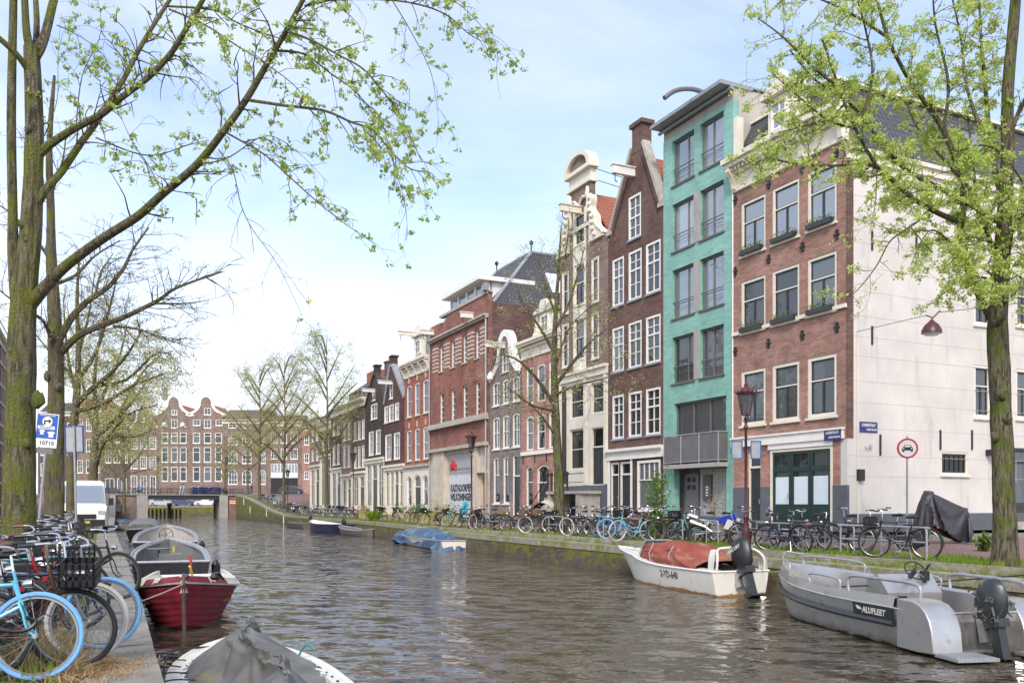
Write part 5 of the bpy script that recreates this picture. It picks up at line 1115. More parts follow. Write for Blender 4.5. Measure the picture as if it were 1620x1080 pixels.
plainhouse('canal_house','narrow black house with tall white window frames and a white ground floor',523.5,540,'brick_dark',650,[(526.3,530.7),(533,537.5)],((670,690),(705,736)),742,gmat='paint_white',roof_h=1.5)
plainhouse('canal_house','cream fronted house with a heavy cornice beside the narrow black house',506,523.5,'brick_old',672,[(509,513),(516,520.5)],((690,713),),722,roof_h=2.5)
plainhouse('canal_house','last house of the right bank row, red brick with a cream ground floor',490,506,'brick_far',664,[(493,496.5),(500,503.5)],((682,700),(712,730)),738,roof_h=1.2)
h=House('tiled_roof_house','large house behind the row, its broad grey tiled roof with orange roof box showing',552,606,n=32,depth=9,zb=-1.05)
W=h.W; zr=h.Z(560,584); ze=h.Z(560,622)
h.shell(ze,'brick_old',roof=None); m=h.mb(); m.box((0,0,0),(W,.3,ze)); m.build('front_wall',M['brick_old'],h.root)
m=h.mb(); m.add([(0,-.2,ze),(W,-.2,ze),(W,4.5,zr),(0,4.5,zr),(W,9.2,ze),(0,9.2,ze)],[(0,1,2,3),(3,2,4,5),(0,3,5),(1,4,2)]); rf=m.build('roof',M['tile_dark'],h.root,fix=False)
m=h.mb(); m.box((h.U(573),.6,ze+.4),(h.U(588),2.2,ze+2.2)); m.build('roof_box',M['brick_orange'],h.root)
# far row, square to the view beyond the bridge
G_FAR='houses on the far side beyond the bridge'
def farhouse(label,x0,x1,mat,top,cols,rows,kind='flat',name='canal_house',ar=0,roofm='tile_orange',ysh=None,gcols=None,gy=None,fr='paint_white',rails=(.5,),bars=(.5,),hb=(),attic=(),zb=FZ,roof_h=2.5,corn='paint_cream',wcop='paint_white',extra=None):
 h=House(name,label,x0,x1,row='F',zb=zb,depth=12,group=G_FAR); W=h.W; X=h.U; Z=h.Z
 for(yt,yb)in rows:
  for(a,b)in cols:h.win(X(a),X(b),Z(0,yb),Z(0,yt),fr=fr,rails=rails,bars=bars,hbars=hb,rec=.04,fw=.15,bw=.08,rw=.1,arch_h=ar,sill='paint_white')
 for(a,b,yt,yb)in attic:h.win(X(a),X(b),Z(0,yb),Z(0,yt),fr=fr,rails=(.5,),bars=(.5,),rec=.04,fw=.15,bw=.08,sill='paint_white')
 if gcols:
  for(a,b)in gcols:h.win(X(a),X(b),.6,Z(0,gy),fr=fr,rails=(.6,),bars=(.5,),rec=.04,fw=.15,bw=.08,sill=None)
 if kind=='bell':
  zs=Z(0,ysh); za=Z(0,top); uc=(X(extra[0])if extra else W/2); hw=1.35
  Wb=2*min(uc,W-uc); B=bell(Wb if extra is None else extra[1],zs,za,hw)
  Wb=2*B[0][0]+.1
  out=[(0,0),(W,0),(W,zs),]+[(uc+x,z)for x,z in B][:-1]+[(uc,za)]+[(uc-x,z)for x,z in reversed(B[:-1])]+[(0,zs)]
  h.wall(out,mat); coping(h,[(0.02,zs)]+[(uc-x,z)for x,z in B[:-1]]+[(uc,za)]+[(uc+x,z)for x,z in reversed(B[:-1])]+[(W-.02,zs)],wcop,w=.5)
  h.shell(zs-.1,mat,roof=None); h.gable_roof(uc,zs+(za-zs)*.66,zs-.3,zs-.3,roofm)
 elif kind=='spout':
  zs=Z(0,ysh); za=Z(0,top); uc=W/2
  h.wall([(0,0),(W,0),(W,zs),(uc+.6,za),(uc-.6,za),(0,zs)],mat); coping(h,[(0,zs),(uc-.6,za),(uc+.6,za),(W,zs)],wcop,w=.4); h.shell(zs-.1,mat,roof=None); h.gable_roof(uc,za-.5,zs-.2,zs-.2,roofm)
 else:
  zt=Z(0,top); h.wall([(0,0),(W,0),(W,zt),(0,zt)],mat); h.cornice(zt-.8,zt+.1,.5,corn,dent=False); h.shell(zt-.1,mat)
  if roof_h:
   m=h.mb(); m.add([(0.02,.3,zt),(W-.02,.3,zt),(W-.02,4.5,zt+roof_h),(.02,4.5,zt+roof_h),(W-.02,12,zt),(.02,12,zt)],[(0,1,2,3),(3,2,4,5),(0,3,5),(1,4,2)]); m.build('roof',M[roofm],h.root,fix=False)
 return h
FR=((684,701),(707,731),(738,761))
h=farhouse('far brick house with tall white edged bell gable, left one of the twins',249.5,299,'brick_far',626,[(255.5,266),(270.5,281),(284.5,295)],FR,'bell',ysh=657,extra=(275,8.6),attic=((271,280.5,648,656),(270.5,281,663,677)),rails=(.68,),bars=())
m=h.mb()
for x in(260,289):u=h.U(x); z=h.Z(0,672); m.lathe([(.45,-.3),(.5,-.1),(.5,.2),(.3,.5),(.05,.6)],10,(u,0,z)); m.box((u-.8,-.15,z-.45),(u+.8,.1,z-.3))
m.build('oval_window_frame',M['paint_white'],h.root)
h=farhouse('far brick house with tall white edged bell gable, right one of the twins',299,352,'brick_far',626,[(305,316.5),(322.5,334),(340,351)],FR,'bell',ysh=657,extra=(326,8.6),attic=((322.5,334,645,656),(322.5,334,663,677),(305,317,663,673),(341,352,663,673)),rails=(.68,),bars=())
farhouse('far house with a curved gable and orange roof, left of the twin bell gables',205,249.5,'brick_far',640,[(207,217.5),(221.5,232),(236.5,247)],((691,710),(722,741)),'bell',ysh=676,attic=((221,232,672,685),(224,229,661,668)),gcols=[(207,217),(222,232),(237,246.5)],gy=752,bars=(.33,.66),rails=(.5,),hb=(.25,.75))
farhouse('far dark brick house with small windows, left of the curved neck gable',160,205,'brick_old',668,[(166,176),(180,190),(194,202)],((680,700),(712,732)),gcols=[(166,181),(185,200)],gy=756,roofm='tile_brown')
farhouse('far brick house behind the left bank trees with pale shutters',118,160,'brick_tan',645,[(122,131),(136,145),(149,157)],((662,682),(694,714),(727,748)),roofm='tile_orange',gcols=[(122,138),(143,157)],gy=763)
farhouse('far brick house with white windows seen between the two nearest tree trunks',60,118,'brick_old',652,[(64,73),(78,87),(92,101),(106,115)],((668,688),(700,720),(732,752)),roofm='tile_dark',gcols=[(64,80),(86,100)],gy=765)
farhouse('far brown brick house with white arched many paned windows',352,425,'brick_far',664,[(361,375.5),(383,398),(411,420)],((688,704),(713,733),(743,766)),ar=.7,bars=(.33,.66),hb=(.3,.7),rails=(),roof_h=2.6,roofm='tile_brown',attic=((361,375,668,677),(384,398,668,677)))
h=farhouse('far brick building with a wide white shop front behind the trees right of the bridge',425,478,'brick_far',668,[(428.5,439),(444,454),(459.5,471)],((683,701),(709,726)),bars=(.35,.65),rails=(),roof_h=2.0,roofm='tile_brown')
for i,(a,b)in enumerate(((428.5,449),(451,471))):
 m=h.mb(); u0,u1=h.U(a),h.U(b); z0,z1=h.Z(0,748),h.Z(0,733); poly_panel(m,rect(u0,u1,z0,z1),[rect(u0+(u1-u0)*k/4+.08,u0+(u1-u0)*(k+1)/4-.08,z0+.1,z1-.1)for k in range(4)],-.05,.04); sf=m.build('shop_window',M['paint_white'],h.root)
 m=h.mb(); m.quad((u0,-.01,z0),(u1,-.01,z0),(u1,-.01,z1),(u0,-.01,z1)); m.build('pane',M['glass_sky'],sf)
 m=h.mb(); m.box((u0,-.06,z0-1.0),(u1,-.0,z0)); m.build('shop_fascia',M['paint_white'],h.root)
 m=h.mb(); m.box((u0,-.03,.5),(u1,-.0,z0-1.0)); m.build('shaded_opening_panel',M['glass_dark']if False else M['room_shade'],h.root)  # solid dark panel on the wall, shade of the shop interior painted in
farhouse('far plain brick house at the corner, mostly hidden behind the right bank trees',478,545,'brick_pink',676,[(481,489),(494,502)],((688,704),(717,732),(745,758)),roof_h=2.2,roofm='tile_brown',rails=(.5,))
m=MB(); m.lathe([(.6,0),(.55,2.2),(.75,2.3),(.1,2.9)],10); tag(m.build('roof_turret',M['lead'],loc=CW((243-810)/FK,191,22.5)),'small green grey roof turret above the far roofs','turret')
# left bank row, seen edge on at the left border
for i,(a,b,mt,lb,tp)in enumerate(((-34,-13,'brick_tan','left bank house with pale stone bands, nearest one at the left border',440),(-13,2,'brick_brown','left bank brown house half out of the frame at the left border',500),(2,9.5,'brick_tan','left bank house showing beside the big mossy trunk, stone banded',545),(9.5,16,'brick_brown','left bank house hidden by the big mossy trunk, farthest one',545))):
 h=House('canal_house',lb,a,b,row='L',n=-8.2,depth=10,zb=-1.25,group='houses along the left bank'); W=h.W; zt=min(h.Z((a+b)/2,tp),17)
 n=max(2,int(W/2.6));
 for r_ in range(4):
  z=1.2+r_*(zt-1.5)/4
  for k in range(n):u=W*(k+.5)/n; h.win(u-.55,u+.55,z,z+2.0,rails=(.6,),bars=(.5,),fr='paint_cream',curtain='')
 h.wall([(0,0),(W,0),(W,zt),(0,zt)],mt)
 m=h.mb()
 for r_ in range(5):z=.9+r_*(zt-1.5)/4; m.box((0,-.05,z),(W,.0,z+.2)); m.box((0,-.05,z+2.15),(W,.0,z+2.35))
 m.build('stone_bands',M['stone_cream'],h.root); h.cornice(zt-.6,zt+.1,.5,'paint_cream',dent=False); h.shell(zt-.1,mt)
 # bicycles
CACHE={}
M['rim_metal']=plain('rim_metal',(.36,.36,.36),.35,metal=.8)
def cached(key,fn):
 if key not in CACHE:CACHE[key]=fn()
 return CACHE[key]
def torus(mb,R_,r,n=28,k=6,c=(0,0,0),a0=0,a1=2*math.pi,sq=1):
 full=abs(a1-a0-2*math.pi)<1e-6; m=n if full else n+1
 pts=[(c[0]+R_*math.cos(a0+(a1-a0)*i/n),c[1],c[2]+R_*math.sin(a0+(a1-a0)*i/n))for i in range(m)]
 mb.tube(pts,r,k,closed=full)
def wheel_meshes(tm,R_=.335,rt=.021,rimm='rim_metal',moto=False):
 def tyre():m=MB(); torus(m,R_,rt,32,7); return m.mesh('tyre',M[tm],True)
 def rim():
  m=MB(); torus(m,R_-rt*1.4,.011,32,5); m.tube([(0,-.05,0),(0,.05,0)],.022,8); n=22
  for i in range(n):
   a=2*math.pi*i/n; b=a+(.5 if i%2 else -.5); s=.035 if i%4<2 else -.035
   m.tube([(.02*math.cos(b),s,.02*math.sin(b)),((R_-.03)*math.cos(a),0,(R_-.03)*math.sin(a))],.0016,3,cap=False)
  return m.mesh('rim',M[rimm])
 return cached(('tyre',tm,R_,rt),tyre),cached(('rim',R_,rt,rimm),rim)
G_BL='bicycles parked in the left bank racks'; G_BR='bicycles parked along the right bank'; G_BB='bicycles parked against the bridge railing'
FRONT_X=.60; REAR_X=-.52; HX=.46; BB=(-.08,0,.29)
def bike(x,y,z,yaw,label,frame='black',tyre='rubber',style='oma',basket=None,lean=0.0,steer=0.0,group=None,guard=None,carrier=True,saddle='leather',bars='chrome',lod=0,grip='plastic_black'):
 col_={'black':(.02,.02,.022),'blue':(.03,.10,.30),'skyblue':(.13,.50,.66),'red':(.38,.02,.02),'white':(.62,.62,.6),'green':(.04,.16,.08),'teal':(.07,.32,.33),'orange':(.55,.17,.03),'grey':(.16,.17,.18),'silver':(.42,.43,.44),'brown':(.12,.05,.03),'purple':(.12,.05,.2),'yellow':(.55,.42,.05),'navy':(.02,.035,.10),'mint':(.35,.58,.50),'pink':(.6,.2,.3)}[frame]
 fm=paint(col_,.3)
 t=thing('bicycle',uniq(label),'bicycle',(x,y,z),group=group,rot=(lean,0,yaw)); t.scale=(1.1,)*3 if x>5 else(.95,)*3
 def P_(name,key,fn,loc=(0,0,0),rz=0,parent=None):return link(name,cached(key,fn),parent or t,loc,(0,0,rz))
 ty,ri=wheel_meshes(tyre)
 w=P_('rear_wheel',('wheel_hub',),lambda:(lambda m:(m.tube([(0,-.06,0),(0,.06,0)],.012,6),m)[1].mesh('hub',M['steel']))(MB()),(REAR_X,0,.354)); link('tyre',ty,w); link('rim',ri,w)
 def fr():
  m=MB(); head0=(HX+.03,0,.60); head1=(HX-.03,0,.80 if style!='oma' else .86); st=(-.24,0,.78); r=.016 if style!='modern' else .028
  m.tube([head0,head1],r*1.2,8)
  if style=='oma':
   m.tube(interp([(HX+.015,0,.66),(.25,0,.42),(.06,0,.31),BB],5),r,7); m.tube(interp([(HX,0,.74),(.24,0,.52),(.0,0,.44),(-.13,0,.46)],5),r*.8,7)
  else:m.tube([head0,BB],r,8); m.tube([(HX-.02,0,.77),(-.22,0,.74 if style=='dia' else .64)],r*.9,8)
  m.tube([BB,st],r*.95,8); m.tube([(BB[0],-.05,BB[2]),(BB[0],.05,BB[2])],.024,8)
  for s in(-1,1):
   m.tube([BB,(-.2,s*.045,.31),(REAR_X,s*.055,.354)],.010,6); m.tube([(-.21,0,.68),(-.3,s*.045,.58),(REAR_X,s*.055,.354)],.008,6)
  return m.mesh('frame',fm,True)
 P_('frame',('frame',style,frame),fr)
 def fork():
  m=MB();
  for s in(-1,1):m.tube(interp([(.015,s*.03,.62),(.05,s*.05,.54),(.08,s*.05,.42),(.14,s*.05,.354)],3),.010,6)
  m.tube([(.015,-.035,.62),(.015,.035,.62)],.014,6); m.tube([(.03,0,.60),(-.035,0,.88)],.013,7)
  return m.mesh('fork',fm,True)
 P_('fork',('fork',frame),fork,(HX,0,0),steer)
 wf=P_('front_wheel',('wheel_hub',),None,(HX+.14*math.cos(steer),.14*math.sin(steer),.354),steer); link('tyre',ty,wf); link('rim',ri,wf)
 def bar():
  m=MB(); zt=1.07 if style=='oma' else 1.0; m.tube([(-.035,0,.86),(-.055,0,zt),(-.01,0,zt+.01)],.012,7)
  if style=='modern':m.tube([(0,-.3,zt+.01),(0,.3,zt+.01)],.013,7)
  else:
   for s in(-1,1):m.tube(interp([(-.01,0,zt+.01),(.03,s*.12,zt+.03),(-.02,s*.25,zt+.06),(-.16,s*.30,zt+.05)],4),.011,7)
  return m.mesh('handlebar',M[bars],True)
 hb=P_('handlebar',('bar',style,bars),bar,(HX,0,0),steer)
 def grips():
  m=MB(); zt=1.07 if style=='oma' else 1.0
  for s in(-1,1):
   if style=='modern':m.tube([(0,s*.19,zt+.01),(0,s*.31,zt+.01)],.018,8)
   else:m.tube([(-.08,s*.285,zt+.055),(-.2,s*.305,zt+.048)],.018,8)
   m.tube([(0.02,s*.2,zt+.02),(.0,s*.27,zt-.02),(-.06,s*.29,zt-.005)],.006,4)
  return m.mesh('grips',M[grip],True)
 for s in(-1,1):
  def g1(s=s):
   m=MB(); zt=1.07 if style=='oma' else 1.0
   if style=='modern':m.tube([(0,s*.19,zt+.01),(0,s*.31,zt+.01)],.018,8)
   else:m.tube([(-.08,s*.285,zt+.055),(-.2,s*.305,zt+.048)],.018,8)
   return m.mesh('grip',M[grip],True)
  P_('grip',('grip',style,grip,s),g1,parent=hb)
 def sad():
  m=MB(); z=.93; rows=[]
  for i in range(7):
   t_=i/6; x_=-.38+.27*t_; wd=[.02,.095,.1,.07,.035,.025,.012][i]; hz_=[.0,.03,.035,.02,.015,.015,.005][i]
   rows.append([(x_,wd*math.cos(a),z+hz_*.6+(.028+hz_*.3)*math.sin(a))for a in[k*math.pi/4 for k in range(8)]])
  m.grid(rows,closeu=True); return m.mesh('saddle',M[saddle],True)
 P_('saddle',('saddle',saddle),sad)
 def post():m=MB(); m.tube([(-.235,0,.76),(-.265,0,.92)],.012,7); m.tube([(-.35,-.04,.90),(-.2,0,.90),(-.35,.04,.90)],.005,4); return m.mesh('seat_post',M['chrome'],True)
 P_('seat_post',('post',),post)
 def crank():
  m=MB(); m.tube([(BB[0],.055,BB[2]),(BB[0]+.12,.075,BB[2]-.12)],.009,6); m.tube([(BB[0],-.055,BB[2]),(BB[0]-.12,-.075,BB[2]+.12)],.009,6)
  m.box((BB[0]+.07,.08,BB[2]-.135),(BB[0]+.17,.17,BB[2]-.11)); m.box((BB[0]-.17,-.17,BB[2]+.11),(BB[0]-.07,-.08,BB[2]+.135)); m.tube([(BB[0],-.05,BB[2]),(BB[0],-.056,BB[2])],.085,16); return m.mesh('cranks',M['steel'])
 P_('cranks',('crank',),crank)
 if style!='modern' or lod<0:
  def cc():
   m=MB(); pts=[];
   for k in range(9):a=-math.pi/2+math.pi*k/8; pts.append((BB[0]+.105*math.cos(a),BB[2]+.105*math.sin(a)))
   for k in range(7):a=math.pi/2+math.pi*k/6; pts.append((REAR_X+.055*math.cos(a),.354+.055*math.sin(a)))
   m.prism(pts,-.085,-.055); return m.mesh('chain_case',M['plastic_black'])
  P_('chain_case',('cc',),cc)
 gm=guard or('plastic_black' if frame not in('silver','white')else 'chrome')
 if style!='dia' or lod==1:
  def mg(a0,a1):
   def f():
    m=MB(); rows=[]
    for i in range(13):
     a=a0+(a1-a0)*i/12; c,s=math.cos(a),math.sin(a); rows.append([(.372*c,-.028,.372*s),(.384*c,0,.384*s),(.372*c,.028,.372*s)])
    m.grid(rows); m.tube([(0,.045,0),(.372*math.cos(a1-.3),.03,.372*math.sin(a1-.3))],.003,3); return m.mesh('mudguard',M[gm])
   return f
  P_('mudguard',('mgr',gm),mg(.15,3.3),(REAR_X,0,.354)); P_('mudguard',('mgf',gm),mg(1.0,2.9),(HX+.14*math.cos(steer),.14*math.sin(steer),.354),steer)
 if carrier:
  def ca():
   m=MB()
   for s in(-1,-.33,.33,1):m.tube([(-.30,s*.06,.76),(-.74,s*.06,.76)],.005,4)
   for x_ in(-.32,-.52,-.74):m.tube([(x_,-.065,.76),(x_,.065,.76)],.005,4)
   for s in(-1,1):m.tube([(-.58,s*.065,.76),(REAR_X,s*.06,.36)],.005,4)
   return m.mesh('carrier',M['plastic_black'])
  P_('carrier',('carrier',),ca)
  P_('rear_light',('rl',),lambda:(lambda m:(m.box((-.79,-.03,.70),(-.755,.03,.74)),m)[1].mesh('rear_light',paint((.5,.02,.02),.2)))(MB()))
 def hl():m=MB(); m.tube([(.03,0,.77),(.06,0,.77),(.11,0,.775),(.115,0,.775)],[.015,.038,.042,.03],10); return m.mesh('headlight',M['chrome'],True)
 P_('headlight',('hl',),hl,(HX,0,0),steer)
 if lod<=0:
  def ks():m=MB(); m.tube([(BB[0]-.1,.05,.28),(BB[0]-.2,.2,.02)],.008,5); return m.mesh('kickstand',M['steel'])
  P_('kickstand',('ks',),ks)
 if basket in('crate','wire','wicker','rear_crate','rear_bag'):
  def bk():
   m=MB(); rear=basket.startswith('rear')
   if basket=='rear_bag':
    for s in(-1,1):m.box((-.72,s*.09-.02,.42),(-.36,s*.2,.74))
    m.box((-.72,-.1,.74),(-.36,.1,.80)); return m.mesh('pannier_bag',M['leather'])
   x0,x1,y0,y1,z0,z1=(-.74,-.36,-.16,.16,.77,1.0)if rear else(.06,.34,-.17,.17,.74,.94)
   if basket=='wicker':n,k,r=8,5,.012
   else:n,k,r=7,3,.006
   if basket in('crate','rear_crate'):
    m.box((x0,y0,z0),(x1,y1,z0+.012))
    for(a,b)in(((x0,y0),(x1,y0+.012)),((x0,y1-.012),(x1,y1)),((x0,y0),(x0+.012,y1)),((x1-.012,y0),(x1,y1))):
     m.box((a[0],a[1],z1-.045),(b[0],b[1],z1)); m.box((a[0],a[1],z0),(b[0],b[1],z0+.06)); m.box((a[0],a[1],z0+.1),(b[0],b[1],z0+.12))
     L0=max(b[0]-a[0],b[1]-a[1]);
     for i in range(6):
      q=i/5*(L0-.02)
      if b[0]-a[0]>.02:m.box((a[0]+q,a[1],z0),(a[0]+q+.02,b[1],z1))
      else:m.box((a[0],a[1]+q,z0),(b[0],a[1]+q+.02,z1))
   else:
    per=[(x0,y0),(x1,y0),(x1,y1),(x0,y1)]
    for i in range(k+1):z=z0+(z1-z0)*i/k; f=.85+.15*i/k; cx,cy=(x0+x1)/2,(y0+y1)/2; m.tube([(cx+(p[0]-cx)*f,cy+(p[1]-cy)*f,z)for p in per],r,4,closed=True)
    for i in range(4):
     a,b=per[i],per[(i+1)%4]
     for j in range(n):q=j/n; px,py=a[0]+(b[0]-a[0])*q,a[1]+(b[1]-a[1])*q; m.tube([((x0+x1)/2+(px-(x0+x1)/2)*.85,py*.85,z0),(px,py,z1)],r*.7,4)
    if basket=='wicker':m.box((x0+.03,y0+.03,z0),(x1-.03,y1-.03,z0+.02))
   return m.mesh('basket',M['wood' if basket=='wicker' else 'plastic_black'])
  nm={'crate':'crate','rear_crate':'crate','rear_bag':'pannier_bag'}.get(basket,'basket')
  P_(nm,('bk',basket),bk,(0,0,0)if basket.startswith('rear')else(HX,0,0),0 if basket.startswith('rear')else steer)
 return t
 # left bank, nearest first: front wheels towards the canal.  (wheel centre px, py, depth, yaw, ...)
def left_bike(fx,s,yaw,lean,steer,label,**kw):
 c,q=math.cos(yaw),math.sin(yaw); x=fx-.60*c; y=s-.60*q
 return bike(x,y,ZL(s)+.0,yaw,label,lean=lean,steer=steer,group=G_BL,**kw)
near_=left_bike(-.37,7.55,R(-4),R(-5),R(-8),'light blue city bicycle with blue tyres, nearest the camera at the left border',frame='skyblue',tyre='rubber_blue',style='dia',bars='chrome',guard='plastic_black',carrier=False,grip='plastic_black')
m=MB(); m.tube(interp([(-.25,-.06,.62),(.0,-.09,.52),(.25,-.10,.44),(.50,-.08,.40),(.60,-.05,.47),(.52,.02,.50)],4),.017,6); m.build('chain_lock',M['plastic_black'],near_,smooth=True)
m=MB(); m.tube(interp([(.44,.10,1.0),(.52,.05,.92),(.50,.03,.75),(.35,.02,.62),(.0,.02,.40)],4),.0035,4); m.tube(interp([(.44,-.12,1.0),(.55,-.05,.90),(.53,-.02,.72),(.58,-.04,.60)],4),.0035,4); m.build('brake_cables',M['plastic_black'],near_)
left_bike(-.13,7.95,R(-2),R(7),R(-6),'brown bicycle with white walled front wheel right behind the light blue bicycle',frame='brown',tyre='rubber',style='oma',basket='crate')
left_bike(-.02,8.35,R(5),R(-6),R(4),'grey bicycle with pale cream tyres, third from the near end of the left row',frame='grey',tyre='rubber_white',style='oma')
left_bike(.10,8.9,R(-4),R(6),R(10),'navy bicycle with bright blue tyres, fourth from the near end of the left row',frame='navy',tyre='rubber_blue',style='dia')
left_bike(-.62,9.3,R(6),R(-8),R(-14),'white bicycle with red saddle pushed deep in the left rack',frame='white',style='oma',saddle='leather_brown')
left_bike(-.35,9.8,R(-8),R(5),R(10),'red bicycle with wire basket in the left rack',frame='red',style='dia',basket='wire',grip='plastic_black')
left_bike(-.15,10.3,R(3),R(-5),R(-4),'black bicycle carrying a large black crate in the left rack',frame='black',basket='crate')
left_bike(-.45,10.9,R(-5),R(8),R(6),'silver bicycle with chrome bars in the left rack',frame='silver',style='oma',grip='leather_brown')
left_bike(-.1,11.4,R(7),R(-4),R(14),'teal bicycle with leather saddle in the left rack',frame='teal',style='dia',saddle='leather_brown')
left_bike(.33,13.3,R(-42),R(4),R(8),'black bicycle turned out onto the stone quay edge, its front wheel over the slabs',frame='black',style='dia',tyre='rubber',guard='plastic_black')
for i_,(s2_,fr2,st2,bk2,sd2,lb2)in enumerate(((7.75,'black','oma',None,'leather_brown','black bicycle facing away from the canal, saddle side out, behind the light blue one'),(8.6,'white','dia',None,'leather','white bicycle with black saddle facing away from the canal'),(9.6,'black','oma','rear_bag','leather','black bicycle with panniers facing away from the canal'),(10.7,'orange','dia',None,'leather_brown','orange bicycle facing away from the canal'),(11.6,'grey','oma','rear_crate','leather','grey bicycle with rear crate facing away from the canal'))):
 bike(-1.25+.12*(i_%2),s2_,ZL(s2_),R(176+9*(i_%3)),lb2,lean=R(6-5*(i_%3)),steer=R(15),group=G_BL,frame=fr2,style=st2,basket=bk2,saddle=sd2)
rr=random.Random(11)
cols_=['black','red','black','white','orange','grey','navy','black','pink','silver','black','green','brown','black','mint','blue','black','grey','purple','black']
pos_=['just past','a little beyond','well past','far past','farthest past']
s_=11.9
for i,c_ in enumerate(cols_):
 bk=rr.choice([None,'crate','wire',None,'rear_bag','wicker'])
 st=rr.choice(['oma','dia','oma'])
 lb='%s %s bicycle%s in the left row, %s'%(c_,{'oma':'curved','dia':'straight framed'}[st],{None:'','crate':' with black crate','wire':' with wire basket','rear_bag':' with panniers','wicker':' with wicker basket'}[bk],'number %d past the turned out one'%(i+1)if False else['before the blue parking sign','beside the blue parking sign','beyond the blue parking sign','beside the white van'][min(3,i//5)])
 left_bike(-.35+rr.uniform(-.45,.2),s_,R(rr.uniform(-12,10)),R(rr.uniform(-9,9)),R(rr.uniform(-20,20)),lb,frame=c_,style=st,basket=bk,lod=1,tyre=rr.choice(['rubber','rubber','rubber_white']))
 s_+=rr.uniform(.55,.8)if i<9 else rr.uniform(.8,1.5)
for i in range(9):
 s=7.1+i*1.55; m=MB(); x0=-1.35; x1=-.72
 m.tube(interp([(x0,s,-1.4),(x0,s,-.75),(x0+.12,s,-.62),(x1-.12,s,-.62),(x1,s,-.75),(x1,s,-1.4)],4),.026,8)
 tag(m.build('bike_rack',M['galv'],smooth=True),'%s steel hoop among the left bank bicycles, counted from the camera'%'first second third fourth fifth sixth seventh eighth ninth'.split()[i],'bike rack','bike hoops on the left bank')
 # right bank: rails and bicycles
rails=[(1465,1330),(1352,1262),(1270,1196),(1065,990),(985,925),(1000,1062),(905,852),(815,770),(735,700),(1060,1110)]
RN=lambda s:QR(s)+1.55
def on_right(x,n_off=1.35):
 s=SN(x,18.5)
 for _ in range(4):s=SN(x,QR(s)+n_off)
 return QR(s)+n_off,s
done=[]
for i,(xa,xb)in enumerate([(1466,1330),(1351,1263),(1270,1197),(1080,1022),(1012,955),(948,905),(890,848),(770,738),(716,700),(556,542),(522,512),(1136,1100)]):
 xa,xb=max(xa,xb),min(xa,xb); n1_,s1=on_right(xa,1.35+.25*(i%2)); n2_,s2=on_right(xb,1.35+.25*(i%2)); z=ZR(s1); hh=.78; m=MB()
 a=Vector((n1_,s1,z)); b=Vector((n2_,s2,z)); d=(b-a).normalized()*.12; u=Vector((0,0,1))
 m.tube(interp([a-u*.1,a+u*(hh-.14),a+u*(hh-.03)+d*.3,a+u*hh+d,b+u*hh-d,b+u*(hh-.03)-d*.3,b+u*(hh-.14),b-u*.1],3),.027,8)
 m.tube([a+u*.42,b+u*.42],.022,8); mid=(a+b)/2; m.tube([mid,mid+u*hh],.022,8)
 tag(m.build('bike_rail',M['galv'],smooth=True),'galvanised tube bicycle rail, %s'%['under the round red traffic sign','left of the rail under the traffic sign','beside the wine red lamp post','before the brown gable house','left of the shrub before the brown gable house','right of the mossy canal tree','just left of the mossy canal tree','before the warehouse roller door','left of the second lamp post','before the black gable house','before the narrow black house','before the green house door'][i],'bike rail','bike rails on the right bank')
def right_bike(x,off,yaw,label,**kw):
 n,s=on_right(x,off); return bike(n,s,ZR(s),yaw,label,group=G_BR,**kw)
PI=math.pi
V=R(-64.4)
